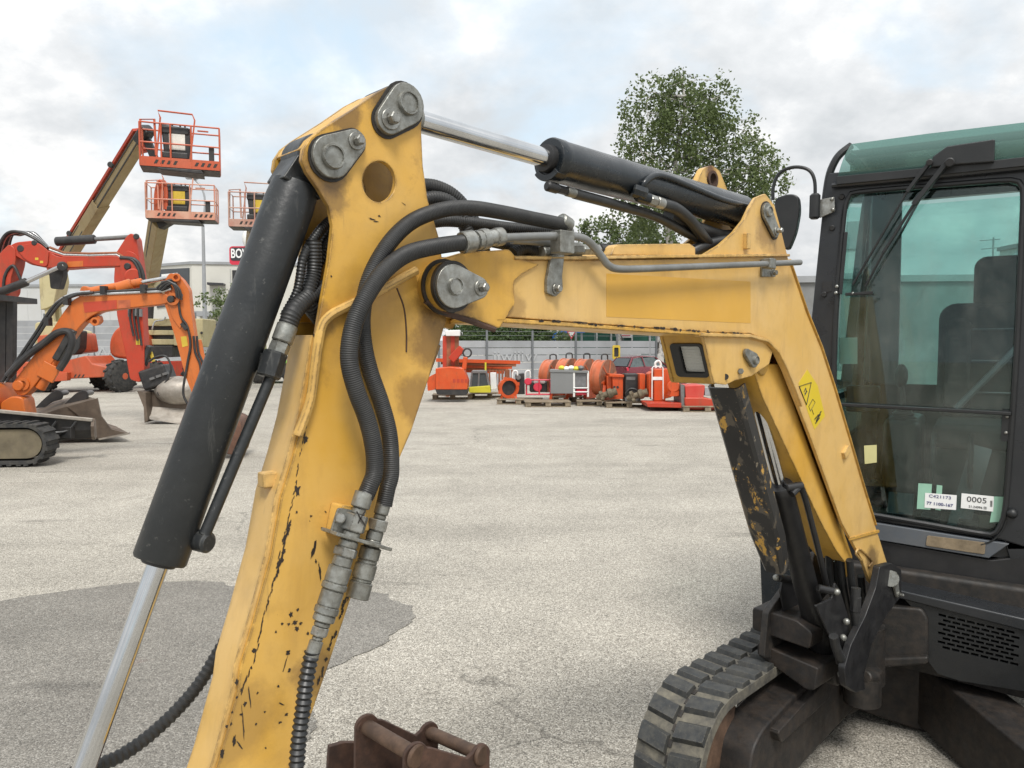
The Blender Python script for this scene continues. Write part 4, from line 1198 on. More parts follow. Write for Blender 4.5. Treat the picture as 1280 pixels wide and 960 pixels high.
for a, b in ((1259, 521), (1257.5, 541)):
    part('bolt', MB().ball(C.px(a, b, .004), .007, nu=10, nv=6), M['zinc'], cab)
part('hinge_plate', MB().prism(C, cu([(1253, 512), (1264, 513), (1262, 552), (1251, 551)], .001), .0005, .004), M['black_plastic'], cab)
part('stop_knob', MB().ball(C.px(1265, 642, .012), .020, nu=14, nv=8), M['black_plastic'], cab)
part('stay_wire', MB().tube(smooth_path([C.px(1258, 650, .01), C.px(1252, 664, .012), C.px(1240, 676, .014), C.px(1226, 681, .016)], 4), .0035, 6), M['black_plastic'], cab)
for a, b in ((1040, 285), (1052, 246), (1030, 368)):
    part('plug', MB().bcyl(C.px(a, b, -.002), C.px(a, b, .010), .012, .003, 14), M['black'], cab)
part('guide_plate', MB().prism(C, cu([(1028, 352), (1040, 352), (1040, 364), (1028, 366)], .001), .0005, .004), M['black'], cab)
for v in (.14, .30, .46):
    part('seat_seam', MB().tube([R_.p(-.20, v, .062), R_.p(.20, v, .062)], .006, 6), M['grey_trim'], seat)
for u in (-.15, .15):
    part('seat_bolster', MB().prism(R_, rrect(u - .06, .05, u + .06, .52, .05), .05, .10), SB, seat, bevel=.03)
part('seat_belt', MB().tube(smooth_path([R_.p(.2, .5, .08), R_.p(.05, .3, .12), R_.p(-.15, .05, .14)], 4), .016, 6), M['grey_trim'], seat)
# body below the window
tr = cu([(1060, 644), (1097, 652), (1255, 677), (1280, 681), (1240, 700), (1097, 674), (1060, 668)], .012)
q = MB(); q.prism(C, cu([(1040, 645), (1097, 654), (1262, 680), (1236, 698), (1097, 675), (1040, 667)], .012), -.05, .014)
gt = part('sill_trim', q, M['grey_trim'], ex, bevel=.004)
q = MB(); q.prism(C, round_poly(cu([(1159, 669), (1232, 678), (1231, 693), (1157, 682)], .014), .008), .0145, .018)
part('worn_step_pad', q, M['mud'], gt, bevel=.0015)
q = MB(); q.prism(C, cu([(1040, 667), (1097, 675), (1240, 700), (1330, 690), (1330, 790), (1280, 776), (1122, 738), (1040, 725)], 0), -.08, .0)
part('body_panel', q, M['black'], ex, bevel=.006)
FW = .17
q = MB(); q.prism(C, cu([(1100, 732), (1122, 736), (1280, 772), (1330, 783), (1330, 800), (1280, 788), (1122, 747), (1100, 742)], FW), -.03, FW + .012)
part('body_ledge', q, M['cab_paint'], ex, bevel=.008)
cp_o = cu([(1124, 742), (1165, 752), (1330, 790), (1330, 882), (1280, 864), (1200, 851), (1172, 842), (1160, 826), (1160, 780)], FW)
slots = []
def lerp2(a, b, t): return (a[0] + (b[0] - a[0]) * t, a[1] + (b[1] - a[1]) * t)
g00, g10, g11, g01 = cu([(1172, 765), (1276, 790), (1274, 834), (1171, 810)], FW)
for r in range(8):
    for c in range(8):
        o_ = .5 if r % 2 else 0
        ca, cb = (c + .10 + o_) / 8.5, (c + .90 + o_) / 8.5
        ra, rb = (r + .22) / 8, (r + .78) / 8
        f = lambda a, b: lerp2(lerp2(g00, g10, a), lerp2(g01, g11, a), b)
        slots.append([f(ca, ra), f(cb, ra), f(cb, rb), f(ca, rb)])
vc = part('vent_cover', MB().prism(C, cp_o, FW - .025, FW, slots), M['black_plastic'], ex)
part('cover_back', MB().prism(C, cu([(1165, 755), (1290, 790), (1290, 850), (1165, 825)], FW - .1), FW - .12, FW - .11), M['soot'], vc)
q = MB()
a = C.px(1205, 785, FW - .04)
q.fbox(Frame(a, C.u), -.06, .07, -.02, .05, -.03, .0)
for u in (-.035, .03): q.cyl(a + C.u * u - V((0, 0, .09)), a + C.u * u, .012, n=10)
a = C.px(1235, 787, FW - .04); q.fbox(Frame(a, C.u), -.02, .035, -.015, .03, -.03, .0); q.cyl(a - V((0, 0, .09)), a, .012, n=10)
part('valve_block', q, M['zinc_dull'], vc)
# swing post casting
q = MB(); q.prism(C, round_poly(cu([(1068, 770), (1085, 757), (1152, 762), (1160, 775), (1160, 828), (1145, 834), (1060, 838), (1050, 810)], .20), .015), -.05, .19)
q.prism(C, cu([(1055, 826), (1160, 822), (1160, 832), (1060, 840)], .23), .18, .22)
part('swing_casting', q, M['soot'], ex, bevel=.01)
# body underside, slew ring and chassis
q = MB(); q.prism(C, [(-.02, .52), (1.25, .46), (1.25, .70), (-.02, .72)], -1.7, .05)
part('slew_deck', q, M['soot'], ex, bevel=.02)
q = MB(); q.prism(C, cu([(950, 690), (956, 682), (985, 690), (1005, 700), (1005, 800), (958, 790), (953, 770)], .15), -.1, .05)
part('side_cover', MB().prism(C, round_poly(cu([(949, 684), (975, 693), (1006, 700), (1012, 806), (960, 795), (953, 780)], .05), .02), -.9, .05), M['black_blue'], ex, bevel=.025)
q = MB(); q.prism(C, rrect(-.40, .72, .04, 1.0, .05), -1.7, -.5)
part('engine_cover', q, M['cab_paint'], ex, bevel=.03)
# ---- swing bracket at the foot of the boom
sb = part('swing_bracket', MB().prism(B, round_poly(bw([(1095, 735), (1100, 708), (1115, 704), (1127, 712), (1127, 745), (1108, 770), (1090, 806), (1080, 845), (1082, 862), (1070, 866), (1058, 858), (1056, 835), (1064, 806), (1082, 770)], .07), .01), .045, .07), M['black'], ex, bevel=.004)
part('bracket_cheek', MB().prism(B, round_poly(bw([(1095, 735), (1100, 708), (1115, 704), (1127, 712), (1127, 745), (1108, 770), (1090, 806), (1080, 845), (1070, 850), (1040, 850), (1045, 790), (1070, 750)], .07), .01), -.20, -.175), M['soot'], sb, bevel=.004)
q = MB(); q.cyl(B.px(1113, 723, -.21), B.px(1113, 723, .075), .03, n=24)
part('pivot_pin', q, M['zinc_dull'], sb)
retainer(sb, (1116, 722), .024, (1120, 742), .014, .072, .009, .6)
q = MB(); q.cyl(B.px(1078, 836, -.05), B.px(1078, 852, -.05) - V((0, 0, .08)), .07, n=24); q.cyl(B.px(1078, 780, -.09), B.px(1078, 850, -.09), .085, n=24)
part('bracket_hub', q, M['soot'], sb)
q = MB(); q.bcyl(B.px(1082, 846, .06), B.px(1094, 846, .06), .02, .004)
part('bracket_bush', q, M['soot'], sb)
# front plates carrying the boom cylinder foot
q = MB()
q.prism(Frame(B.px(1005, 800, -.06), B.w, V((0, 0, 1))), round_poly([(-.19, -.01), (.03, -.02), (.04, .04), (-.02, .07), (-.19, .075)], .015), -.16, .02)
part('bracket_arm', q, M['rust_black'], sb, bevel=.006)
q = MB()
q.prism(Frame(B.px(1005, 834, -.06), B.w, V((0, 0, 1))), round_poly([(-.17, .0), (.02, -.07), (.05, -.06), (.06, .02), (-.17, .045)], .01), -.15, .02)
part('bracket_arm', q, M['rust_black'], sb, bevel=.006)
# hose guard cheeks either side of the cylinder
for w_, pts in ((.035, [(1020, 757), (1040, 748), (1044, 728), (1050, 737), (1062, 775), (1062, 800), (1056, 822), (1048, 832), (1040, 800)]), (-.15, [(976, 740), (980, 716), (998, 730), (1000, 760), (994, 780), (1004, 806), (994, 806), (984, 782)])):
    part('guard_cheek', MB().prism(B, round_poly(bw(pts, w_), .008), w_ - .008, w_), M['black'], sb, bevel=.002)
q = MB()
q.bcyl(B.px(972, 722, -.15), B.px(990, 724, -.15), .014, .003); q.bcyl(B.px(1022, 735, .0), B.px(1046, 740, .04), .013, .003)
part('guard_pin', q, M['black'], sb)
for a, b, w, r in ((970, 722, -.15, .011), (1046, 740, .045, .012), (1058, 777, .05, .012), (1054, 797, .05, .012), (1052, 843, .05, .014)):
    part('bolt', MB().ball(B.px(a, b, w), r, nu=12, nv=8), M['zinc_dull'], sb)
q = MB(); q.hose([B.px(a, b, .05) for a, b in [(1070, 735), (1069, 765), (1071, 790), (1072, 812), (1064, 825), (1054, 826), (1046, 812), (1042, 795)]], .016, .004, .0004)
part('hydraulic_hose', q, M['hose'], ex)
q = MB(); q.bcyl(B.px(1070, 745, .05), B.px(1069, 765, .05), .019, .003, 8)
part('hose_fitting', q, M['black'], ex)
for a, b, w in ((1050, 690, -.03), (1062, 700, 0), (1035, 690, -.07), (1076, 720, -.02), (1044, 700, -.11)):
    part('hydraulic_hose', MB().hose([B.px(a, b, w), B.px(a + 4, b + 40, w - .01), B.px(a + 12, b + 85, w - .03), B.px(a + 14, b + 120, w - .05)], .013, .004, .0004), M['hose_smooth'], ex)

# ---- tracks: a belt on a rounded path, lugs one by one
TA = radians(42)
tf = V((-sin(TA), -cos(TA), 0))                  # forward
tl = V((cos(TA), -sin(TA), 0))                   # across, to the machine's left
def make_track(front, length, width, R=.235, under=False):
    """front: ground point below the front idler, on the outer edge"""
    z0 = R + .03
    back = V(front) - tf * length
    T = Frame(V((front[0], front[1], 0)), tf)     # u forward, v up, w = outer side sign below
    ws = 1 if T.w.dot(tl) > 0 else -1
    path = []
    n = 18
    for k in range(n + 1):
        a = -pi / 2 + pi * k / n
        path.append((R * cos(a), z0 + R * sin(a)))
    for k in range(1, 24):
        t = k / 24
        path.append((-length * t, z0 + R - .018 * sin(pi * t) * (1 if t < .5 else 1)))
    for k in range(n + 1):
        a = pi / 2 + pi * k / n
        path.append((-length + R * cos(a), z0 + R * sin(a)))
    for k in range(1, 20):
        path.append((-length + length * k / 20, z0 - R))
    m = len(path)
    secs = []
    for i, p in enumerate(path):
        a, b = path[i - 1], path[(i + 1) % m]
        d = V((b[0] - a[0], b[1] - a[1], 0)).normalized(); nrm = V((d.y, -d.x, 0))
        o_ = lambda h: (p[0] + nrm.x * h, p[1] + nrm.y * h)
        A, Bq = o_(.0), o_(-.035)
        secs.append([T.p(*A, 0), T.p(*A, ws * width), T.p(*Bq, ws * width), T.p(*Bq, 0)])
    tr_ = part('track', MB().loft(secs, closed=True), M['rubber'], ex, fix=True)
    # lugs: two staggered rows
    L3 = [V((a, b, 0)) for a, b in path] + [V((path[0][0], path[0][1], 0))]
    pitch = .098
    rs = resample(L3, pitch / 2)
    meshes = []
    for i in range(0, len(rs) - 1):
        p = rs[i]
        d = (rs[(i + 1) % (len(rs) - 1)] - rs[i - 1 if i else len(rs) - 2]).normalized(); nr = V((d.y, -d.x, 0))
        r0, r1 = ((.015, .475), (.525, .985))[i % 2]
        lugm = MB()
        q = []
        for h, sh in ((-.004, 0), (.016, .009)):
            for a, b in ((-1, r0), (1, r0), (1, r1), (-1, r1)):
                sk = .012 * (1 if (i % 2) else -1) * (1 if b == r1 else -1)
                uu = p + d * (a * (.034 - sh) + sk * .6) + nr * h
                wv_ = (b + (sh * 1.5 if b == r0 else -sh * 1.5)) * width * ws
                q.append(T.p(uu.x, uu.y, wv_))
        lugm.hexa(q)
        part('track_lug', lugm, M['rubber_lug'], tr_, fix=True)
    # metal guide windows down the middle
    gd = MB()
    for i in range(0, len(rs) - 1):
        p = rs[i]; d = (rs[(i + 1) % (len(rs) - 1)] - rs[i - 1 if i else len(rs) - 2]).normalized(); nr = V((d.y, -d.x, 0))
        gd.hexa([T.p(*((p + d * (a * .012) + nr * h).xy), ws * width * b) for h in (-.001, .003) for a, b in ((-1, .47), (1, .47), (1, .53), (-1, .53))])
    part('drive_slot', gd, M['soot'], tr_, kind='stuff', fix=True)
    # idler, sprocket, rollers
    for u, r, nm in ((0, R - .04, 'idler'), (-length, R - .045, 'sprocket')):
        q = MB(); c = T.p(u, z0, ws * width * .5); ax = T.w * ws
        q.lathe(c - ax * width * .35, ax, [(0, r * .3), (.005, r * .75), (.03, r), (.06, r), (width * .35, r * .86), (width * .7 - .06, r), (width * .7 - .03, r), (width * .7 - .005, r * .75), (width * .7, r * .3)], 36)
        part(nm, q, M['rust_light'], tr_)
    for k in range(4):
        q = MB(); c = T.p(-length * (k + .8) / 4.6, z0 - R + .10, ws * width * .5); ax = T.w * ws
        q.bcyl(c - ax * width * .35, c + ax * width * .35, .06, .01)
        part('roller', q, M['rust'], tr_)
    return T, ws, z0, tr_
fr_ = gp(806, 985)
T1, ws1, z01, tk1 = make_track(V((.555, 2.61, 0)), 1.62, .23)
# track frame on the inner side with the guard over the idler
q = MB()
q.prism(T1, round_poly([(-1.7, z01 - .12), (-.12, z01 - .15), (-.02, z01 - .11), (.03, z01 - .02), (.0, z01 + .08), (-.08, z01 + .12), (-.3, z01 + .14), (-.5, z01 + .15), (-1.6, z01 + .14)], .03), ws1 * .165, ws1 * .30)
part('track_frame', q, M['rust_black'], ex, bevel=.01)
q = MB()
q.prism(T1, round_poly([(-.62, z01 + .05), (-.15, z01 + .05), (-.12, z01 + .10), (-.62, z01 + .14)], .02), ws1 * .23, ws1 * .33)
part('frame_step', q, M['rust_black'], ex, bevel=.008)
T2, ws2, z02, tk2 = make_track(T1.p(0.0, 0, ws1 * 1.18), 1.62, .23)
q = MB()
q.prism(T2, round_poly([(-1.7, z01 - .10), (.02, z01 - .12), (.12, z01 - .07), (.13, z01 + .05), (.05, z01 + .10), (-.5, z01 + .14), (-1.6, z01 + .14)], .03), ws2 * -.03, ws2 * .10)
part('track_frame', q, M['rust_black'], ex, bevel=.01)
q = MB()
for P0, P1, h0, h1 in ((at(945, 905, 2.95), at(1075, 850, 3.35), .10, .10), (at(1320, 990, 2.55), at(1165, 868, 3.25), .13, .16), (at(1165, 868, 3.25), at(1075, 850, 3.35), .16, .16)):
    q.bar(P0 + V((0, 0, .0)), P1 + V((0, 0, .04)), .20, h1 * 1.7, up=(0, 0, 1))
part('chassis', q, M['rust_black'], ex, bevel=.012, fix=True)
q = MB(); q.prism(Frame(T1.p(-.45, 0, 0), T1.w * ws1), [(.28, .30), (1.30, .30), (1.30, .36), (.28, .36)], -1.1, 1.1) if False else q.hexa([T1.p(u, z, ws1 * w) for z in (.30, .36) for u, w in ((-1.7, .24), (-1.12, .24), (-1.12, 1.2), (-1.7, 1.2))])
part('belly_shade_plate', q, M['soot'], ex, fix=True)  # added light blocker between the tracks, to darken the ground below
q = MB(); q.cyl(C.p(.5, .37, -.55), C.p(.5, .52, -.55), .40, n=40)
part('slew_ring', q, M['soot'], ex)

# ================================================================== rusty bucket bracket standing on the ground in front
HY = 2.30
hb = thing('hitch_bracket', 'rusty brown steel bucket bracket with two cross pins, on the asphalt beside the yellow arm', 'bracket', (at(510, 940, HY).x, HY, 0))
e1, e2 = at(470, 905, HY + .10), at(578, 945, HY - .02)
def cheek(p0, p1, dn, th, off):
    """plate with two round eyes, standing below the pins"""
    d = (p1 - p0); d.z = 0; L_ = d.length
    F = Frame(p0, d, (0, 0, 1))
    a, b = (0, 0), (L_, p1.z - p0.z)
    P = circ(a, .040, 12, pi * .95, pi * .12) + [(.055, .008), (L_ - .05, b[1] + .004)] + circ(b, .034, 12, pi * .85, -pi * .1) + [(L_ + .03, -dn), (-.05, -dn)]
    q = MB(); q.prism(F, P, -th / 2, th / 2)
    return q, F
pA, pB = at(458, 908, 2.40), at(536, 915, 2.52)      # far plate eyes
pC, pD = at(519, 944, 2.26), at(600, 943, 2.38)      # near plate eyes
for p, qn in ((pA, pB), (pC, pD)):
    mbx, F = cheek(p, qn, .42, .016, 0)
    part('side_plate', mbx, M['rust'], hb, bevel=.003, fix=True)
for p, qn, r in ((pA, pC, .024), (pB, pD, .021)):
    d = (qn - p).normalized()
    part('cross_pin', MB().bcyl(p, qn + d * .0, r, .003), M['rust_light'], hb)
    part('pin_washer', MB().bcyl(qn, qn + d * .014, r * 1.55, .004), M['rust_light'], hb)
    part('pin_washer', MB().bcyl(p - d * .0, p - d * .014, r * 1.5, .004), M['rust'], hb)
bx = (pC - pA); bx.z = 0; bd = (pB - pA); bd.z = 0
q = MB(); c0_ = pA + V((0, 0, -.20)); q.hexa([c0_ + bx * a + bd.normalized() * b + V((0, 0, c)) for c in (0, .012) for a, b in ((.02, .0), (.98, .0), (.98, .32), (.02, .32))])
part('web_plate', q, M['rust_black'], hb)
q = MB(); c0_ = pA - bx.normalized() * .15 + V((0, 0, -.125))
q.prism(Frame(c0_, bd, (0, 0, 1)), [(-.06, -.36), (.30, -.36), (.26, -.05), (.02, .02), (-.03, .02)], -.01, .01)
part('ear_plate', q, M['rust'], hb, bevel=.003)
q = MB(); c0_ = pA - bx.normalized() * .2; zb = -c0_.z
q.hexa([c0_ + bx.normalized() * a + bd.normalized() * b + V((0, 0, c)) for c in (zb, zb + .10) for a, b in ((0, -.10), (.62, -.10), (.62, .36), (0, .36))])
part('base_plate', q, M['rust'], hb, bevel=.006)
# ================================================================== machines and things further back
O_ = painted('orange_paint', (.52, .115, .014), (.56, .15, .03), wear=0, gamt=.25, scale=1.6)
R_o = painted('red_orange_paint', (.42, .034, .012), (.46, .055, .025), wear=0, gamt=.3, scale=1.2)
LO = painted('lift_orange_paint', (.47, .075, .024), (.50, .11, .05), wear=0, gamt=.25, scale=1)
CR = painted('cream_paint', (.46, .40, .21), (.50, .44, .26), wear=0, gamt=.3, scale=1)
CRD = painted('tan_boom_paint', (.30, .225, .105), (.35, .275, .145), wear=0, gamt=.3, scale=1)
DK = plain('dark_machine_steel', (.022, .022, .023), .5, 0, .3, 3, dirt=(.08, .07, .06))
GR = plain('grey_machine_steel', (.16, .16, .16), .5, .2, .25, 3, dirt=(.10, .08, .06))
SHINE = plain('bright_rod', (.50, .50, .50), .28, .9, .15)
TYRE = plain('tyre_rubber', (.03, .03, .03), .85, 0, .3, 5, .3, 20, (.12, .11, .09))
BLADE = plain('worn_blade_steel', (.13, .10, .075), .6, .2, .4, 3, .2, 30, (.06, .04, .03))
PALE = plain('ground_steel', (.34, .31, .27), .5, .3, .3, 4, .2, 30, (.16, .12, .09))
PAD = plain('track_pad_tan', (.15, .125, .08), .8, 0, .3, 4, .2, 20, (.10, .08, .06))
HZ = plain('hazard_black', (.03, .025, .02), .6)
PAPER = plain('paper_sheet', (.68, .66, .60), .6, 0, .1, 8)
YEL = plain('yellow_panel', (.56, .40, .04), .5, 0, .1)
YGR = plain('lemon_panel', (.55, .50, .03), .5, 0, .1)
GLS = plain('dark_glass', (.05, .06, .065), .1, 0, .1)
WHT = plain('white_panel', (.72, .72, .70), .5, 0, .06, 3, dirt=(.45, .43, .38), damt=.3)
RUSTY = plain('orange_rust', (.28, .10, .045), .7, 0, .35, 4, .2, 30, (.12, .05, .03))
WOOD = plain('weathered_pallet_wood', (.24, .19, .13), .85, 0, .35, 7, .3, 40, (.10, .085, .065))
def side(px, py, Y, yaw=0):
    """reference plane at that depth; u to the right in the photo"""
    p = at(px, py, Y)
    return Frame((p.x, p.y, 0), (cos(yaw), sin(yaw), 0))
def pl(F, L_, w=0): return [F.uv(a, b, w) for a, b in L_]
def hose_on(F, pts, r, mat, parent, w=0, nm='hydraulic_hose', n=8):
    return part(nm, MB().tube(smooth_path([F.px(a, b, w if not isinstance(w, (list, tuple)) else 0) for a, b in pts], 6), r, n), mat, parent)

# ---- orange mini excavator at the left edge
F = side(70, 560, 11.0, radians(6))
g0 = gp(30, 588)
om = thing('mini_excavator', 'bright orange mini excavator at the left edge, boom bent over and dozer blade raised', 'excavator', (F.p(-1.0, 0).x, F.p(-1.0, 0).y, 0), 0, None)
bm_side = [(118, 456), (118, 456)]
pb = pl(F, [(60, 480), (64, 470), (84, 438), (104, 412), (120, 390), (140, 374), (170, 370), (208, 372), (216, 380), (210, 384), (170, 386), (144, 391), (130, 400), (126, 410)][:0] or
        [(22, 488), (20, 478), (26, 470), (62, 424), (82, 392), (94, 376), (104, 370), (150, 366), (204, 366), (216, 370), (217, 378), (206, 381), (160, 386), (128, 390), (114, 398), (104, 408), (92, 424), (44, 486), (36, 494), (27, 494)])
bo_ = part('boom', MB().prism(F, round_poly(pb, .06), -.10, .10), O_, om, bevel=.015)
part('boom_decal', MB().prism(F, pl(F, [(104, 378), (146, 375), (146, 386), (106, 391)], .1), .1005, .104), R_o, bo_)
part('cylinder_lug', MB().prism(F, round_poly(pl(F, [(108, 402), (126, 394), (128, 402), (122, 407), (114, 404)]), .03), -.06, .06), O_, bo_, bevel=.01)
ps = pl(F, [(208, 352), (214, 342), (222, 343), (230, 350), (238, 362), (240, 384), (246, 425), (256, 470), (252, 494), (244, 496), (234, 470), (222, 424), (208, 380)])
hl = pl(F, [(221, 364), (226, 362), (231, 369), (230, 374), (224, 372)])
sk_ = part('stick', MB().prism(F, round_poly(ps, .04), -.08, .08, [hl]), O_, om, bevel=.012)
part('warning_sticker', MB().prism(F, pl(F, [(226, 421), (233, 420), (235, 432), (228, 434)], .08), .0805, .083), YEL, sk_)
c = F.px(214, 374, .1)
part('pivot_pin', MB().bcyl(c, c + F.w * .04, .05, .01, 16), DK, sk_)
a, b, c = F.px(112, 365), F.px(178, 353), F.px(217, 346)
ac2 = part('arm_cylinder', MB().bcyl(a, b, .065, .01, 18), O_, om)
part('cylinder_rod', MB().cyl(b, c, .032, n=14), SHINE, ac2)
part('cylinder_ear', MB().prism(F, round_poly(pl(F, [(100, 372), (104, 358), (112, 358), (120, 372)]), .04), -.07, .07), O_, ac2, bevel=.01)
q = MB(); q.bcyl(F.px(146, 361, .04), F.px(165, 355, .04), .085, .02, 12)
part('valve_sleeve', q, O_, ac2)
# boom cylinder with guard
a, b, c = F.px(50, 486, .02), F.px(82, 430, .02), F.px(100, 400, .02)
bc2 = part('boom_cylinder', MB().bcyl(a, b, .07, .01, 18), O_, om)
part('cylinder_rod', MB().cyl(b, c, .035, n=14), SHINE, bc2)
q = MB(); q.bar(F.px(56, 474, .1), F.px(66, 456, .1), .24, .05, up=F.w); part('cylinder_guard', q, O_, bc2, bevel=.01)
q = MB(); q.bar(F.px(70, 450, .10), F.px(92, 412, .10), .10, .10, up=F.w)
part('hose_guard', q, DK, bc2, bevel=.02)
for k, (w_, dx_, dy_) in enumerate(((.13, 0, 0), (.16, 5, -2), (.12, -5, -4), (.15, -9, -1))):
    part('hydraulic_hose', MB().tube(smooth_path([F.px(x + dx_ * .4, y + dy_ * .6, w_) for x, y in [(6, 478), (20, 458), (46, 420), (70, 384), (92, 370), (115, 367)]], 6), .022, 8), DK if k % 2 else SHINE, om)
q = MB(); q.tube(smooth_path([F.px(x, y, .15) for x, y in [(10, 470), (30, 448), (56, 428), (72, 416), (86, 415), (90, 428), (84, 446), (74, 462)]], 6), .05, 10)
part('hydraulic_hose', q, DK, om)
for dy_ in (0, 3):
    part('steel_pipe', MB().tube([F.px(100, 368 + dy_ * .3, .1), F.px(140, 364 + dy_, .1), F.px(204, 361 + dy_, .1), F.px(214, 358 + dy_, .1)], .022, 8), SHINE if dy_ else DK, om)
part('hydraulic_hose', MB().tube(smooth_path([F.px(x, y, .1) for x, y in [(200, 366), (208, 352), (218, 352), (222, 370), (226, 395), (234, 408), (238, 430), (234, 456), (229, 490), (236, 508)]], 6), .018, 8), DK, om)
q = MB(); q.bar(F.px(228, 404, .09), F.px(234, 412, .09), .10, .05); part('hose_block', q, DK, om)
a, b = F.px(247, 425, -.02), F.px(258, 478, -.02)
bk = part('bucket_cylinder', MB().bcyl(a, b, .055, .01, 14), O_, om)
part('cylinder_rod', MB().cyl(b, F.px(262, 496, -.02), .03, n=12), SHINE, bk)
bkp = pl(F, [(288, 560), (296, 540), (302, 524), (309, 524), (309, 548), (304, 566), (292, 568)])
bu = part('bucket', MB().prism(F, round_poly(pl(F, [(262, 500), (276, 508), (306, 522), (310, 545), (304, 566), (288, 564), (268, 540), (258, 515)]), .06), -.30, .30), plain('bucket_rust', (.14, .07, .045), .65, .2, .4, 4, .2, 20, (.05, .03, .025)), om, bevel=.02)
part('bucket_link', MB().bar(F.px(250, 490), F.px(264, 506), .12, .14), O_, om, bevel=.02)
for x, y, r in ((217, 374, .09), (30, 480, .09), (120, 402, .06), (221, 347, .06)):
    c = F.px(x, y, .08); part('pin_boss', MB().ringz(c, c + F.w * .045, r, r * .55, 18), O_, om)
part('stick_doubler', MB().prism(F, round_poly(pl(F, [(212, 362), (222, 378), (228, 400), (226, 412), (216, 398), (210, 378)], .08), .04), .0805, .095), O_, sk_, bevel=.006)
for x, y in ((60, 402), (84, 376), (130, 363), (180, 361)):
    part('hose_clamp', MB().box(F.px(x, y, .13), (.07, .10, .12)), DK, om)
part('decal_streak', MB().prism(F, pl(F, [(147, 375.5), (163, 374.5), (163, 384.5), (147, 385.8)], .1), .1005, .103), plain('worn_decal', (.40, .10, .04), .6, 0, .4, 9), bo_)
for k in range(3):
    part('hydraulic_hose', MB().tube(smooth_path([F.px(x + k * 3, y + k * 1.5, .14) for x, y in [(196, 360), (204, 353), (212, 352), (219, 360), (221, 372)]], 5), .016, 6), DK, om)
for k in range(2):
    part('hydraulic_hose', MB().tube(smooth_path([F.px(x + k * 4, y, .10) for x, y in [(242, 420), (244, 440), (250, 455), (252, 476), (258, 492)]], 5), .017, 6), DK, om)
# house, swing post, canopy post
q = MB(); q.prism(F, round_poly(pl(F, [(-60, 520), (8, 518), (8, 428), (2, 420), (-60, 420)][:0] or [(-60, 552), (6, 550), (8, 540), (7, 496), (2, 480), (-60, 470)]), .08), -.75, .65)
hs = part('house', q, O_, om, bevel=.04)
q = MB(); q.prism(F, round_poly(pl(F, [(8, 502), (22, 494), (36, 496), (40, 520), (40, 536), (30, 541), (8, 538)]), .05), -.16, .16)
part('swing_post', q, O_, om, bevel=.02)
q = MB(); c = F.px(24, 482, .1); q.bcyl(c, c + F.w * .05, .075, .012, 20); part('pivot_pin', q, O_, om)
q = MB(); q.bcyl(F.px(8, 526, .18), F.px(30, 524, .18), .04, .01, 12); part('swing_cylinder', q, SHINE, om)
for x0, s_ in ((4, .07), (14, .10)):
    part('canopy_post', MB().bar(F.px(x0, 478, -.1), F.px(x0 + 1, 376, -.1), s_, .10), DK, om, bevel=.01)
q = MB(); q.bar(F.px(-30, 374, -.1), F.px(20, 374, -.1), 1.2, .08, up=(0, 0, 1)); part('canopy_roof', q, DK, om)
# tracks
for w_ in (.62, -.62):
    R2 = .27; z2 = .31
    ue, _ = F.uv(66, 570, w_); ue -= R2
    path = [(ue + R2 * cos(-pi / 2 + pi * k / 12), z2 + R2 * sin(-pi / 2 + pi * k / 12)) for k in range(13)] + [(ue - 1.9 + R2 * cos(pi / 2 + pi * k / 12), z2 + R2 * sin(pi / 2 + pi * k / 12)) for k in range(13)]
    secs = []
    inn = []
    m_ = len(path)
    for i in range(m_):
        a, b = path[i - 1], path[(i + 1) % m_]
        d = V((b[0] - a[0], b[1] - a[1], 0)).normalized(); n_ = (d.y, -d.x)
        I = (path[i][0] - n_[0] * .045, path[i][1] - n_[1] * .045)
        secs.append([F.p(*path[i], w_ - .17), F.p(*path[i], w_ + .17), F.p(*I, w_ + .17), F.p(*I, w_ - .17)])
        inn.append((path[i][0] - n_[0] * .075, path[i][1] - n_[1] * .075))
    tk = part('track', MB().loft(secs, closed=True), TYRE, om, fix=True)
    part('track_frame', MB().prism(F, inn, w_ - .14, w_ + .13), PAD, tk)
    rs = resample([V((a, b, 0)) for a, b in path + path[:1]], .12)
    for i in range(len(rs) - 1):
        d = (rs[i + 1] - rs[i]).normalized(); n_ = V((d.y, -d.x, 0)); p = rs[i]
        lm = MB(); lm.hexa([F.p(*((p + d * a + n_ * h).xy), w_ + b) for h in (-.004, .022) for a, b in ((-.03, -.17), (.03, -.17), (.03, .17), (-.03, .17))])
        part('track_lug', lm, TYRE, tk, fix=True)
# dozer blade, raised, seen from behind its top rail
BL = [at(38, 511, 10.6), at(116, 525, 10.9)]
bdir = (BL[1] - BL[0]); bdir.z = 0; bdir.normalize(); bn = V((-bdir.y, bdir.x, 0))
secs = []
for p, zb in ((BL[0] - bdir * .5, .30), (BL[1], .30)):
    zt_ = p.z
    secs.append([V((p.x, p.y, 0)) + bn * a + V((0, 0, b)) for a, b in [(0, zt_), (.05, zt_), (.12, zt_ - .12), (.14, zb + .12), (.22, zb), (.18, zb - .01), (.06, zb + .12), (.03, zt_ - .12)]])
bl = part('dozer_blade', MB().loft(secs), DK, om, fix=True, ang=25)
part('blade_rail', MB().bar(BL[0] - bdir * .5, BL[1], .06, .05, up=(0, 0, 1)), PALE, bl, bevel=.01)
q = MB(); p = BL[1]; zt_ = p.z
q.prism(Frame((p.x, p.y, 0), bn), [(-.10, zt_ - .08), (.04, zt_ + .02), (.20, zt_ - .02), (.34, .29), (.05, .28), (-.06, .34)], -.02, .02)
part('blade_end_plate', q, BLADE, bl)
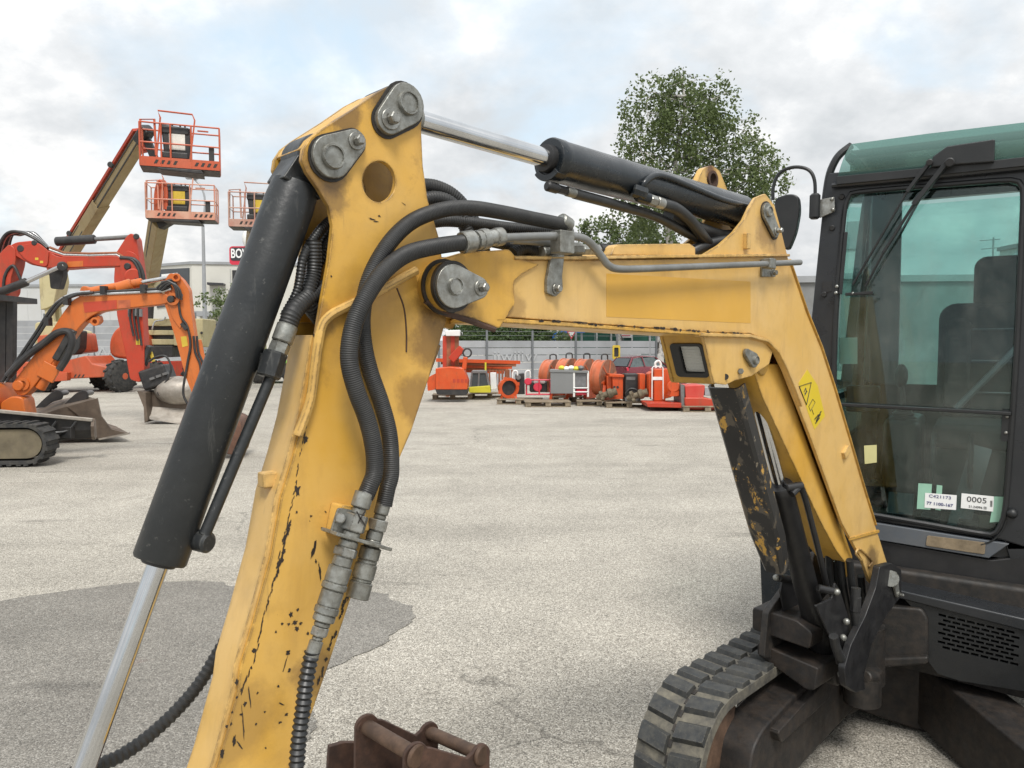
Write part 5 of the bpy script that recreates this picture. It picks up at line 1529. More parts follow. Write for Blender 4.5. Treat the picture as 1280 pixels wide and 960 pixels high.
for o in (.25, .60):
    q = MB(); a = BL[1] - bdir * o; q.bar(V((a.x - .9, a.y + .1, .42)), V((a.x, a.y, .40)), .09, .16, up=(0, 0, 1)); part('blade_arm', q, DK, om, bevel=.01)
for o in (.2, .45):
    a = BL[1] - bdir * o; q = MB(); q.tube(smooth_path([a, a - bdir * .12 - V((0, 0, .14)), a - bdir * .35 - V((0, 0, .16))], 4), .018, 6); part('hydraulic_hose', q, DK, bl)

# ---- wide bucket lying between the machines
F2 = side(100, 520, 12.6, radians(10))
gb = thing('digging_bucket', 'brown steel bucket with hooked ears lying behind the orange machine and its blade', 'bucket', tuple(F2.p(0, 0)))
def p2(L_, w_): return [F2.px(a, b, w_) for a, b in L_]
q = MB(); q.loft([p2([(50, 518), (86, 506), (122, 498), (126, 520), (138, 535), (161, 541), (124, 549), (60, 548)], -.15), p2([(40, 512), (70, 500), (104, 494), (110, 510), (124, 526), (146, 533), (118, 540), (60, 540)], -.95)])
part('bucket_shell', q, BLADE, gb, bevel=.02, fix=True)
q = MB(); q.prism(F2, pl(F2, [(84, 508), (122, 497.5), (127, 520), (139, 536), (162, 542), (124, 550), (112, 530)], -.13), -.15, -.11); part('bucket_side', q, BLADE, gb, bevel=.005)
part('cutting_edge', MB().bar(F2.px(124, 549, -.13), F2.px(162, 541.5, -.13), .05, .03), PALE, gb)
for x in (48, 80):
    for w_ in (-.35, -.65):
        q = MB(); q.prism(F2, round_poly(pl(F2, [(x - 4, 510), (x + 6, 500), (x + 16, 491), (x + 26, 487), (x + 31, 491), (x + 30, 499), (x + 18, 502), (x + 8, 509)], w_), .04), w_ - .025, w_ + .025)
        part('hook_ear', q, DK, gb, bevel=.006)
    part('cross_pin', MB().cyl(F2.px(x + 26, 492, -.35), F2.px(x + 26, 492, -.35) - F2.w * .3, .045, n=12), GR, gb)

# ---- big red excavator
F = side(110, 500, 16.0, radians(4))
re = thing('excavator', 'large red excavator at the far left with hoses over its articulated boom', 'excavator', (F.px(-60, 500).x, F.px(-60, 500).y, 0))
lower = pl(F, [(-30, 388), (-10, 366), (-4, 340), (4, 320), (18, 306), (26, 312), (26, 330), (20, 350), (20, 368), (6, 380), (-20, 400)])
part('lower_boom', MB().prism(F, round_poly(lower, .1), -.19, .19), R_o, re, bevel=.02)
upper = pl(F, [(18, 308), (26, 304), (46, 302), (60, 312), (78, 322), (110, 322), (146, 319), (158, 326), (156, 334), (140, 334), (110, 335), (84, 337), (64, 336), (44, 332), (30, 324), (20, 318)])
ub = part('upper_boom', MB().prism(F, round_poly(upper, .06), -.17, .17), R_o, re, bevel=.02)
sp_ = pl(F, [(148, 318), (162, 296), (168, 292), (174, 298), (178, 330), (181, 355), (182, 400), (184, 440), (184, 470), (178, 478), (166, 474), (160, 440), (150, 396), (146, 350)])
sr = part('stick', MB().prism(F, round_poly(sp_, .06), -.15, .15), R_o, re, bevel=.02)
part('warning_sticker', MB().prism(F, pl(F, [(170, 424), (175, 424), (175, 431), (170, 431)], .15), .151, .154), YEL, sr)
a, b, c = F.px(70, 302, .02), F.px(119, 299, .02), F.px(168, 296, .02)
rc = part('arm_cylinder', MB().bcyl(a, b, .095, .015, 18), DK, re); part('cylinder_rod', MB().cyl(b, c, .045, n=14), GR, rc)
for w_ in (.26, -.26):
    a, b, c = F.px(-20, 373, w_), F.px(34, 352, w_), F.px(80, 331, w_)
    rc = part('boom_cylinder', MB().bcyl(a, b, .085, .015, 18), DK, re); part('cylinder_rod', MB().cyl(b, c, .045, n=14), SHINE, rc)
q = MB(); q.bcyl(F.px(78, 333, -.30), F.px(78, 333, .30), .10, .02, 18); part('pivot_pin', q, DK, re)
q = MB(); q.prism(F, round_poly(pl(F, [(64, 340), (82, 334), (82, 345), (77, 362), (66, 361)]), .04), -.10, .10); part('hose_manifold', q, DK, re, bevel=.02)
for x, y, r in ((27, 311, .075), (44, 304, .06), (171, 296, .06), (160, 333, .07)):
    c = F.px(x, y, .16); part('pivot_pin', MB().bcyl(c, c + F.w * .05, r, .015, 16), DK, re)
rr = random.Random(3)
for k in range(7):
    o = k * 2.2 - 6; w_ = .10 - .04 * k
    part('hydraulic_hose', MB().tube(smooth_path([F.px(x, y, w_) for x, y in [(-4 + o, 350), (2 + o, 318), (8 + o, 300 - k), (18 + o, 290 + k * .6), (34 + o, 291), (50 + o * .6, 300 + k * .5), (62 + o * .5, 310 + k)]], 6), .030, 8), DK if k not in (2, 5) else SHINE, re)
for k in range(3):
    part('steel_pipe', MB().tube([F.px(62, 309 + k * 3, .15), F.px(80, 316 + k * 2.4, .15), F.px(112, 317 + k * 2.4, .15), F.px(146, 316 + k * 2.4, .15), F.px(156, 322 + k * 2, .15)], .024, 8), (RUSTY, SHINE, R_o)[k], re)
for k in range(2):
    part('hydraulic_hose', MB().tube(smooth_path([F.px(x + k * 4, y, .17) for x, y in [(150, 322), (164, 324), (172, 334), (176, 350), (174, 368)]], 6), .035, 8), DK, re)
q = MB(); q.bar(F.px(188, 432, .05), F.px(178, 460, .05), .16, .12); part('link_arm', q, DK, re, bevel=.03)
tb = part('tilt_rotator', MB().bar(F.px(182, 476, -.05), F.px(214, 466, -.05), .55, .42), DK, re, bevel=.05)
for k in range(3):
    part('rotator_port', MB().bar(F.px(188 + k * 8, 474 - k * 3, .22), F.px(194 + k * 8, 472 - k * 3, .22), .10, .05), GR, tb)
part('doubler_plate', MB().prism(F, round_poly(pl(F, [(20, 308), (48, 303), (62, 314), (60, 334), (44, 331), (30, 323)], .17), .08), .171, .20), R_o, ub, bevel=.01)
part('stick_doubler', MB().prism(F, round_poly(pl(F, [(150, 330), (158, 312), (172, 318), (178, 350), (180, 372), (160, 376), (152, 350)], .15), .1), .151, .175), R_o, sr, bevel=.01)
part('pivot_cap', MB().bcyl(F.px(167, 346, .15), F.px(167, 346, .22), .17, .02, 24), R_o, sr)
for k, (x, y) in enumerate(((162, 391), (170, 390), (176, 391))):
    part('hose_clip', MB().box(F.px(x, y, .18), (.05, .05, .16)), GR, sr)
for k in range(3):
    part('hydraulic_hose', MB().tube(smooth_path([F.px(x + k * 5, y, .20) for x, y in [(165, 348), (166, 370), (162, 392), (167, 420 + 6 * k)]], 4), .022, 6), DK, re)
part('hydraulic_hose', MB().tube(smooth_path([F.px(x, y, .2) for x, y in [(4, 372), (6, 345), (16, 332), (24, 345), (26, 352)]], 5), .03, 8), DK, re)
for k, (x, y) in enumerate(((44, 322), (50, 326))): part('paint_mark', MB().prism(F, pl(F, [(x, y), (x + 4, y), (x + 4, y + 3), (x, y + 3)], .2), .2005, .204), YEL, ub)
part('plain_patch', MB().prism(F, pl(F, [(84, 327), (104, 326), (104, 333), (84, 334)], .17), .171, .175), O_, ub)
q = MB(); q.bar(F.px(188, 438, .02), F.px(192, 452, .02), .05, .05); part('yellow_tag', q, YEL, re)
bks = pl(F, [(178, 489), (238, 484), (246, 488), (244, 528), (236, 532), (188, 526), (186, 510)])
q = MB(); fb = F
def pxs(L_, w_): return [F.px(a, b, w_) for a, b in L_]
o_ = [(176, 490), (186, 486), (240, 486), (246, 494), (244, 520), (240, 532), (186, 524), (185, 506)]
q.loft([pxs([(178, 488), (238, 490), (242, 496), (240, 506), (238, 512), (189, 512), (186, 505), (184, 496)], -.25),
        pxs([(178, 490), (240, 492), (244, 500), (243, 512), (240, 520), (188, 515), (186, 508), (182, 498)], .10)])
bkt = part('grading_bucket', q, BLADE, re, fix=True, ang=20)
q = MB(); q.sheet([pxs([(187, 508), (240, 512)], .10), pxs([(186, 517), (241, 523)], .22), pxs([(187, 524), (241, 533)], .40)])
q.sheet([pxs([(187, 524), (241, 533)], .40), pxs([(187, 522), (241, 531)], .36)])
part('cutting_edge', q, PALE, bkt)
q = MB(); q.prism(F, pl(F, [(177, 488), (187, 490), (188, 505), (190, 524), (186, 527), (185, 508)], .2), -.2, .42); part('bucket_side', q, BLADE, bkt)
q = MB(); q.ball(F.px(223, 488, .05), .55, (.9, .6, .55), 14, 8); part('bucket_back', q, PALE, bkt)
part('hydraulic_hose', MB().tube(smooth_path([F.px(x, y, .25) for x, y in [(186, 452), (196, 446), (208, 446), (214, 462), (206, 480), (198, 492), (214, 500), (230, 494)]], 6), .022, 8), DK, re)
q = MB(); q.prism(F, round_poly(pl(F, [(-200, 500), (-30, 500), (-20, 440), (-40, 395), (-200, 390)]), .2), -1.2, 1.2); part('house', q, R_o, re, bevel=.1)
q = MB(); q.prism(F, round_poly(pl(F, [(-220, 528), (-30, 528), (-18, 515), (-30, 502), (-220, 502)]), .2), -1.3, 1.3); part('track', q, TYRE, re)
# ================================================================== boom lifts
def rail(mb, pts, r=.022, closed=False): mb.tube([V(p) for p in pts], r, 6, closed=closed)
def platform(root, c, yaw, col, w=2.44, d=.92, paper=PAPER, pale=False):
    """basket: floor, toe boards with hazard dashes, rails, swing-gate hoops, control box"""
    P = Frame(c, (cos(yaw), sin(yaw), 0))
    h = 1.12
    fl = part('platform_floor', MB().fbox(P, -w / 2, w / 2, 0, .05, -d / 2, d / 2), DK, root)
    for (a, b) in (((-w / 2, d / 2), (w / 2, d / 2)), ((-w / 2, -d / 2), (w / 2, -d / 2)), ((-w / 2, -d / 2), (-w / 2, d / 2)), ((w / 2, -d / 2), (w / 2, d / 2))):
        part('toe_board', MB().bar(P.p(a[0], .14, a[1]), P.p(b[0], .14, b[1]), .03, .24, up=(0, 0, 1)), col, root)
    for x0 in (-w / 2 + .32, w / 2 - .62):
        for k in range(4):
            u = x0 + k * .15
            part('hazard_dash', MB().add([P.p(u, .09, d / 2 + .019), P.p(u + .07, .09, d / 2 + .019), P.p(u + .12, .19, d / 2 + .019), P.p(u + .05, .19, d / 2 + .019)], [(0, 1, 2, 3)]), HZ, root)
    for v in (.62, h):
        q = MB(); rail(q, [P.p(a, v, b) for a, b in ((-w / 2, d / 2), (w / 2, d / 2), (w / 2, -d / 2), (-w / 2, -d / 2))], closed=True)
        part('guard_rail', q, col, root)
    for a, b in ((-w / 2, d / 2), (w / 2, d / 2), (w / 2, -d / 2), (-w / 2, -d / 2), (-.12 * w, d / 2), (.14 * w, d / 2), (.0, -d / 2), (-w / 2 + .5, d / 2), (w / 2, 0)):
        q = MB(); rail(q, [P.p(a, .05, b), P.p(a, h, b)]); part('rail_post', q, col, root)
    # raised rail above the console, with bent hoops
    q = MB(); rail(q, [P.p(-.30 * w, .2, d / 2), P.p(-.24 * w, h + .15, d / 2 - .02), P.p(-.27 * w, h + .32, d / 2 - .02), P.p(.16 * w, h + .30, d / 2 - .02), P.p(.19 * w, h + .15, d / 2), P.p(.12 * w, .2, d / 2)])
    part('console_hoop', q, col, root)
    q = MB(); rail(q, [P.p(-w / 2, .3, d / 2 - .1), P.p(-w / 2 + .02, h + .08, d / 2 - .1), P.p(-w / 2 + .35, h + .1, d / 2 - .05), P.p(-w / 2 + .38, .3, d / 2)], .03)
    part('entry_hoop', q, col, root)
    q = MB(); rail(q, [P.p(.22 * w, h - .10, d / 2 - .05), P.p(.36 * w, h - .10, d / 2 - .05)]); part('hand_rail', q, col, root)
    cb = part('control_box', MB().loft([[P.p(u, v, z) for u, v in ((-.20 * w, .20), (.12 * w, .20), (.14 * w, h - .04), (-.24 * w, h + .02))] for z in (d / 2 - .42, d / 2 - .10)]), DK, root, bevel=.03, fix=True)
    part('console_cover', MB().fbox(P, -.24 * w, .11 * w, h - .22, h - .03, d / 2 - .44, d / 2 - .07), DK, cb, bevel=.03)
    part('control_lid', MB().fbox(P, -.24 * w, .10 * w, .26, .44, d / 2 - .36, d / 2 - .05), DK, cb, bevel=.04)
    part('notice_sheet', MB().fbox(P, -.14 * w, .06 * w, .50, .92, d / 2 - .098, d / 2 - .085), paper, cb)
    for u in (-.2, -.1, 0, .06):
        q = MB(); q.cyl(P.p(u * w, h - .06, d / 2 - .2), P.p(u * w, h + .06, d / 2 - .2), .025, n=8); part('lever', q, DK, cb)
    part('document_box', MB().fbox(P, w * .36, w * .43, .22, .62, d / 2 - .10, d / 2 - .04), DK, root, bevel=.01)
    part('platform_bracket', MB().loft([[P.p(u, v, z) for u, v in ((-.25 * w, -.06), (.30 * w, -.10), (.26 * w, .0), (-.30 * w, .0))] for z in (-.3, .42)]), DK, root, bevel=.02, fix=True)
    return P
def wheel(root, c, ax, r=.46, wd=.36):
    ax = V(ax).normalized(); c = V(c)
    o = part('wheel', MB().lathe(c - ax * wd / 2, ax, [(0, r * .55), (.02, r * .82), (.06, r * .97), (wd * .5, r), (wd - .06, r * .97), (wd - .02, r * .82), (wd, r * .55)], 28), TYRE, root)
    part('rim', MB().lathe(c - ax * (wd / 2 + .004), ax, [(0, r * .15), (.03, r * .5), (wd - .02, r * .5), (wd + .008, r * .15)], 20), LO, o)
    x, y = basis(ax)
    for k in range(14):
        for sgn_ in (-1, 1):
            a = 2 * pi * (k + (.5 if sgn_ > 0 else 0)) / 14
            d = x * cos(a) + y * sin(a); t = ax.cross(d)
            lm = MB(); lm.bar(c + d * r + ax * sgn_ * .02, c + d * r * .98 + ax * sgn_ * wd * .46 + t * .07, .07, .05, up=d)
            part('tread_bar', lm, TYRE, o)
    return o

# lift 1: the highest platform, straight boom out to the left
p1 = at(227, 215, 20.5)
l1 = thing('boom_lift', 'orange and tan boom lift with the highest platform, boom slanting up above the red excavator', 'boom lift', (at(110, 480, 27).x, 27, 0), 0, 'boom lifts raised behind the excavators')
platform(l1, p1, radians(20), LO, 1.90, .76)
a, b = at(178, 172, 21.0), at(70, 345, 26.0)
up_ = V((0, -1, 0))
part('boom_section', MB().bar(a, a.lerp(b, .45), .26, .34, up=up_), CRD, l1, bevel=.02)
part('boom_section', MB().bar(a.lerp(b, .42), b, .31, .40, up=up_), CRD, l1, bevel=.02)
n_ = (b - a).normalized().cross(up_).normalized()
for s_ in (-.12, .12):
    part('boom_groove', MB().bar(a.lerp(b, .02) + V((0, -.215, 0)) + n_ * s_ * .7, b + V((0, -.25, 0)) + n_ * s_, .035, .03, up=up_), DK, l1)
sgn_ = 1 if n_.x < 0 else -1
part('cable_track', MB().bar(a + n_ * sgn_ * .22 + V((0, -.1, 0)), b + n_ * sgn_ * .27 + V((0, -.1, 0)),   .08, .20, up=up_), R_o, l1, bevel=.01)
for t in (.22, .70):
    c = a.lerp(b, t) + n_ * sgn_ * .22 + V((0, -.22, 0)); part('hose_clamp', MB().bcyl(c, c + V((0, -.10, 0)), .085, .02, 12), DK, l1)
part('jib_knuckle', MB().bar(at(174, 178, 20.9), at(186, 160, 20.7), .30, .36, up=up_), DK, l1, bevel=.06)
part('jib', MB().bar(at(182, 170, 20.8), at(196, 205, 20.9), .14, .2), DK, l1, bevel=.03)
part('jib_link', MB().bar(at(178, 176, 20.9), at(181, 190, 20.9), .20, .24, up=up_), R_o, l1, bevel=.03)
# riser end, turret and chassis
q = MB(); q.prism(side(68, 360, 27), pl(side(68, 360, 27), [(56, 348), (78, 340), (80, 352), (74, 382), (66, 386), (58, 388)]), -.35, .35); part('riser', q, CR, l1, bevel=.03)
for s_ in (-.5, .5):
    part('riser_arm', MB().bar(at(66, 384, 27) + V((0, s_ * .4, 0)), at(72, 440, 27) + V((0, s_ * .4, 0)), .28, .16, up=up_), CR, l1, bevel=.02)
Fc = side(110, 470, 27.0, radians(2))
part('turret', MB().prism(Fc, round_poly(pl(Fc, [(60, 404), (80, 402), (84, 410), (102, 414), (104, 440), (60, 442)]), .1), -.8, .8), CR, l1, bevel=.04)
part('turret_hood', MB().prism(Fc, round_poly(pl(Fc, [(66, 420), (104, 416), (108, 440), (66, 446)]), .1), -.9, .95), LO, l1, bevel=.05)
part('control_cover', MB().prism(Fc, round_poly(pl(Fc, [(106, 412), (119, 414), (118, 436), (112, 443), (104, 442)]), .06), .5, 1.0), DK, l1, bevel=.04)
ch_ = part('chassis', MB().prism(Fc, round_poly(pl(Fc, [(40, 452), (100, 450), (124, 444), (132, 454), (150, 458), (150, 470), (108, 472), (40, 476)]), .06), -.9, .9), LO, l1, bevel=.04)
part('axle_beam', MB().prism(Fc, pl(Fc, [(40, 466), (106, 464), (106, 474), (40, 478)]), .9, 1.15), LO, l1, bevel=.02)
for x in (44, 50, 56, 92, 97, 102):
    part('hazard_dash', MB().prism(Fc, pl(Fc, [(x, 472), (x + 2, 468), (x + 4, 468), (x + 2, 472)], 1.15), 1.151, 1.16), HZ, l1)
for x, w_ in ((151, .75), (131, -.85), (52, .75), (38, -.85)):
    c = Fc.px(x, 467, w_); c.z = .55
    wheel(l1, c, V((.82, -.35, 0)) if x > 100 else (.1, -1, 0), .55, .42)

# lift 2: middle platform, steep boom straight below it
p2 = at(229, 277, 25.0)
l2 = thing('boom_lift', 'boom lift with the middle faded platform carrying a yellow notice, tan mast straight below it', 'boom lift', (at(235, 480, 29).x, 29, 0), 0, 'boom lifts raised behind the excavators')
FAD = painted('faded_basket_paint', (.55, .20, .13), (.58, .36, .26), wear=0, gamt=.3, scale=1.5)
platform(l2, p2, radians(13), FAD, 2.04, .80, YEL)
a, b = at(199, 275, 25.3), at(186, 352, 28.6)
part('boom_section', MB().bar(a, b, .42, .5, up=up_), CRD, l2, bevel=.02)
for s_ in (-.10, .12):
    part('boom_groove', MB().bar(a + V((s_, -.275, -.02)), b + V((s_, -.28, 0)), .04, .03, up=up_), DK, l2)
part('jib', MB().bar(at(200, 282, 25.3), at(214, 274, 25.2), .3, .3), DK, l2, bevel=.04)
for k in range(3):
    q = MB(); q.tube(smooth_path([at(194 + k * 3, 268, 24.6), at(195 + k * 3, 240, 24.6), at(200 + k * 2, 226, 24.6), at(206 + k, 236, 24.6), at(206 + k, 262, 24.6)], 5), .05, 6); part('hose_loop', q, LO, l2)
part('boom_foot', MB().bar(b, at(193, 372, 29), .60, .60, up=up_), CR, l2, bevel=.03)
part('lift_cylinder', MB().bcyl(at(190, 360, 28.8), at(187, 412, 28.8), .11, .02, 14), DK, l2)
Fd = side(230, 470, 29.0, radians(2))
cw_ = part('counterweight', MB().prism(Fd, pl(Fd, [(226, 399), (262, 399), (262, 434), (226, 432)]), -.7, .7), CR, l2, bevel=.04)
for y0, y1 in ((399, 408), (413, 419), (424, 431)):
    part('arm_plate', MB().prism(Fd, pl(Fd, [(192, y0), (228, y0), (228, y1), (192, y1)]), -.5, .6), CR, l2, bevel=.02)
part('frame_core', MB().prism(Fd, pl(Fd, [(192, 400), (228, 400), (228, 434), (192, 434)]), -.4, .45), DK, l2)
part('engine_hood', MB().prism(Fd, round_poly(pl(Fd, [(152, 446), (152, 424), (160, 410), (178, 404), (192, 410), (200, 428), (198, 446), (186, 450)]), .3), -.9, 1.0), LO, l2, bevel=.12)
part('hose_tray', MB().prism(Fd, pl(Fd, [(200, 432), (226, 432), (226, 446), (200, 446)]), -.7, .8), DK, l2, bevel=.03)
part('chassis', MB().prism(Fd, round_poly(pl(Fd, [(186, 452), (260, 450), (262, 470), (190, 472)]), .1), -.9, .9), R_o, l2, bevel=.05)
q = MB(); q.tube(smooth_path([Fd.px(190, 412, .7), Fd.px(194, 402, .7), Fd.px(204, 400, .7), Fd.px(207, 396, .7)], 4), .03, 6); part('hand_rail', q, SHINE, l2)
for x in (246, 196):
    for w_ in (.85, -.85):
        c = Fd.px(x, 466, w_); c.z = .5; wheel(l2, c, (.1, -1, 0), .5, .4)
q = MB(); q.bcyl(Fd.px(252, 416, .7), Fd.px(252, 416, .78), .05, .01, 10); part('lock_knob', q, DK, cw_)

# lift 3: lowest platform, half behind the black cylinder
p3 = at(331, 287, 25.5)
l3_ = thing('boom_lift', 'boom lift whose dusty platform stands behind the black bucket cylinder, right of the other two', 'boom lift', (at(345, 480, 33).x, 33, 0), 0, 'boom lifts raised behind the excavators')
PF = painted('dusty_basket_paint', (.42, .20, .15), (.48, .34, .27), wear=0, gamt=.4, scale=1.5)
P3 = platform(l3_, p3, radians(10), PF, 2.1, .80, YEL)
part('front_panel', MB().fbox(P3, .1, .8, .04, .28, .48, .50), R_o, l3_)
a, b = at(321, 288, 25.9), at(316, 330, 29)
part('boom_section', MB().bar(a, b, .42, .5, up=up_), CRD, l3_, bevel=.02)
part('jib', MB().bar(at(318, 292, 25.8), at(345, 288, 25.7), .3, .3), DK, l3_, bevel=.03)
a2 = at(322, 440, 33)
part('boom_section', MB().bar(b, a2, .55, .6, up=up_), CRD, l3_, bevel=.02)
Fe = side(340, 470, 33, 0)
part('chassis', MB().prism(Fe, pl(Fe, [(318, 452), (372, 450), (372, 470), (318, 470)]), -.9, .9), plain('lime_paint', (.20, .55, .05), .5, 0, .15), l3_, bevel=.05)
for x in (325, 366):
    for w_ in (.8, -.8):
        c = Fe.px(x, 470, w_); c.z = .45; wheel(l3_, c, (.1, -1, 0), .45, .36)

# ================================================================== lamp post, sign, buildings, fences
lp_ = at(257, 440, 46)
lm = thing('street_lamp', 'tall grey lamp post with a bowed arm between the boom lifts', 'street lamp', (lp_.x, lp_.y, 0))
GM = plain('grey_mast_paint', (.32, .33, .34), .5, .2, .1, 1)
q = MB(); q.lathe((lp_.x, lp_.y, 0), (0, 0, 1), [(0, .19), (.4, .19), (.42, .15), (8.6, .085)], 14); part('mast', q, GM, lm)
q = MB(); q.tube(smooth_path([V((lp_.x, lp_.y, 8.6)), at(256, 250, 46), at(251, 233, 46), at(243, 224, 46)], 6), .06, 8); part('arm', q, GM, lm)
c = at(240, 222.5, 46); part('lamp_head', MB().box(c, (.7, .28, .14)), GM, lm, bevel=.04)

sg = at(313, 320, 62)
bs = thing('bowling_sign', 'dark sign reading BOWLING with a red rim and a pin on top, on a pole', 'sign', (sg.x + .9, 62, 0))
SP = plain('sign_panel', (.035, .035, .04), .4, 0, .1, 1); SR = plain('sign_red', (.55, .03, .06), .4, 0, .1, 1)
Fs = Frame((sg.x + .05, 62, 0), (1, 0, 0))
z0, z1 = at(300, 331, 62).z, at(300, 308, 62).z
q = MB(); q.cyl((sg.x + .9, 62.2, 0), (sg.x + .9, 62.2, z1), .16, n=14); part('pole', q, GM, bs)
q = MB(); q.prism(Fs, rrect(-1.7, z0, 1.7, z1, .25), -.12, .10); pn = part('sign_rim', q, SR, bs)
q = MB(); q.prism(Fs, rrect(-1.6, z0 + .32, 1.6, z1 - .10, .2), .10, .13); part('sign_panel', q, SP, pn)
text_part('lettering', 'BOWLING', 1.02, M['white_label'], pn, Fs.p(0, (z0 + z1) / 2 + .12, .15), (1, 0, 0), (0, 0, 1), .01, sx=.66, bold=.02)
pw = MB(); pw.lathe(Fs.p(-.3, z1, 0), (0, 0, 1), [(0, .22), (.3, .33), (.8, .38), (1.2, .24), (1.45, .15), (1.6, .2), (1.8, .2), (1.92, .1), (1.95, 0)], 16); pn2 = part('bowling_pin', pw, WHT, bs)
for z_ in (1.30, 1.48): part('pin_band', MB().cyl(Fs.p(-.3, z1 + z_, 0), Fs.p(-.3, z1 + z_ + .09, 0), .23, n=16), SR, pn2)
q = MB(); q.ball(Fs.p(.4, z1 + .45, 0), .5); part('bowling_ball', q, SP, bs)

def building(name, label, F, u0, u1, z1, depth, wallmat, trim=None):
    b = thing(name, label, 'building', tuple(F.p((u0 + u1) / 2, 0, -depth / 2)))
    part('wall', MB().fbox(F, u0, u1, 0, z1, -depth, 0), wallmat, b)
    part('roof_edge', MB().fbox(F, u0 - .12, u1 + .12, z1, z1 + .25, -depth - .12, .12), trim or wallmat, b)
    return b
WB = plain('pale_cladding', (.50, .505, .50), .6, 0, .04, .3, dirt=(.40, .39, .36), damt=.3)
WB2 = plain('cream_render', (.56, .55, .50), .7, 0, .05, .3, dirt=(.40, .38, .33), damt=.3)
TRM = plain('grey_metal_trim', (.28, .29, .30), .5, 0, .1, 1)
# long low warehouse at the left
Fw = Frame(at(150, 400, 78), (cos(radians(-4)), sin(radians(-4)), 0)); Fw.o.z = 0
zt_ = at(100, 358, 78).z
wa = building('warehouse', 'long pale grey warehouse behind the excavators at far left', Fw, -32, 4.5, zt_, 20, WB, TRM)
for k in range(24):
    u = -30 + k * 1.45
    part('wall_panel', MB().fbox(Fw, u, u + 1.43, .6, zt_ - .3, 0, .05), WB, wa)
q = MB(); uu, vv = Fw.uv(108, 386); q.fbox(Fw, uu - 1.6, uu + 1.6, vv - 1.2, vv + 1.0, .05, .12); wf = part('window_frame', q, TRM, wa)
for s_ in (-.78, .78): part('pane', MB().fbox(Fw, uu + s_ - .68, uu + s_ + .68, vv - 1.05, vv + .85, .121, .13), GLS, wf)
# hall with a dark sign wall
Fh = Frame(at(241, 400, 74), (cos(radians(10)), sin(radians(10)), 0)); Fh.o.z = 0
zh = at(241, 330, 74).z
ha = building('bowling_hall', 'cream flat roofed hall with a dark sign panel and letter B', Fh, 0, 14, zh, 24, WB2, TRM)
Fl = Frame(Fh.o, (cos(radians(190)), sin(radians(190)), 0)); 
Fg = Frame(Fh.o, -Fh.w * 1)                     # corner going back on the left
Fg = Frame(Fh.o - V((5.6, -3.2, 0)), V((5.6, -3.2, 0)))
part('side_wall', MB().fbox(Fg, -2, 6.45, 0, zh, -10, 0), WB2, ha)
part('roof_edge', MB().fbox(Fg, -2, 6.47, zh + .002, zh + .248, -10, .11), TRM, ha)
pu = pl(Fg, [(197, 337), (237, 335), (237, 378), (197, 385)])
q = MB(); q.prism(Fg, pu, .0, .10); sgp = part('sign_panel', q, plain('slate_panel', (.06, .065, .072), .5, 0, .08, 1), ha)
part('sign_stripe', MB().prism(Fg, pl(Fg, [(199, 358), (218, 354), (216, 362), (199, 364)], .1), .1, .12), plain('violet_print', (.13, .07, .15), .5), sgp)
part('sign_line', MB().prism(Fg, pl(Fg, [(202, 343), (222, 341), (222, 344), (202, 346)], .1), .1, .12), M['white_label'], sgp)
c = Fh.px(296, 347, .15); text_part('lettering', 'B', 1.7, M['ink'], ha, c, Fh.u, (0, 0, 1), .08, bold=.05)
for x0, x1, y0, y1 in ((262, 282, 354, 357), (265, 275, 375, 378)):
    part('canopy', MB().prism(Fh, pl(Fh, [(x0, y0), (x1, y0 + 1), (x1, y1), (x0, y1)]), 0, 1.2), SP, ha)
part('porch_roof', MB().prism(Fh, pl(Fh, [(250, 390), (310, 392), (310, 397), (250, 396)]), 0, 2.5), TRM, ha)
part('window', MB().prism(Fh, pl(Fh, [(266, 405), (280, 405), (280, 428), (266, 428)]), 0, .12), GLS, ha)
for u in (3.5, 7, 10.5): part('panel_joint', MB().fbox(Fh, u, u + .04, 1, zh - .4, 0, .02), TRM, ha)

def leafmat(name, a, b, c):
    m = Mt(name)
    oi = m.n('ShaderNodeNewGeometry')
    m.col(m.mix(m.ramp(oi.outputs['Random Per Island'], (0, 0), (1, 1)), a, b))
    m.put('Roughness', .55)
    tr = m.n('ShaderNodeBsdfTranslucent'); tr.inputs[0].default_value = (*c, 1)
    mxn = m.n('ShaderNodeMixShader'); mxn.inputs[0].default_value = .3
    m.l(m.b.outputs[0], mxn.inputs[1]); m.l(tr.outputs[0], mxn.inputs[2]); m.l(mxn.outputs[0], m.out.inputs[0])
    return m.m
LEAF = leafmat('birch_leaf', (.058, .088, .026), (.150, .188, .068), (.13, .18, .06))
LEAF2 = leafmat('bush_leaf', (.030, .060, .020), (.085, .125, .040), (.10, .15, .04))
def barkmat():
    m = Mt('birch_bark')
    vm = m.n('ShaderNodeMapping'); vm.inputs['Scale'].default_value = (1, 1, .45)
    m.l(m.co.outputs['Object'], vm.inputs[0])
    c = m.mix(m.ramp(m.noise(3.2, 6, .6, vm.outputs[0]), (.50, 0), (.56, 1)), (.50, .48, .45), (.05, .045, .04))
    m.col(c); m.put('Roughness', .85); m.bump(m.noise(8, 5), .4, .05)
    return m.m
BARK = barkmat()
def leaf(mb, c, s, rng, droop=.5):
    d = V((rng.gauss(0, 1), rng.gauss(0, 1), rng.gauss(-droop, .8))).normalized()
    x, y = basis(d)
    a = rng.uniform(0, 6.28); t = x * cos(a) + y * sin(a)
    o = len(mb.v)
    mb.v += [c, c + d * s * .55 + t * s * .33, c + d * s, c + d * s * .5 - t * s * .33]
    mb.f.append([o, o + 1, o + 2, o + 3])
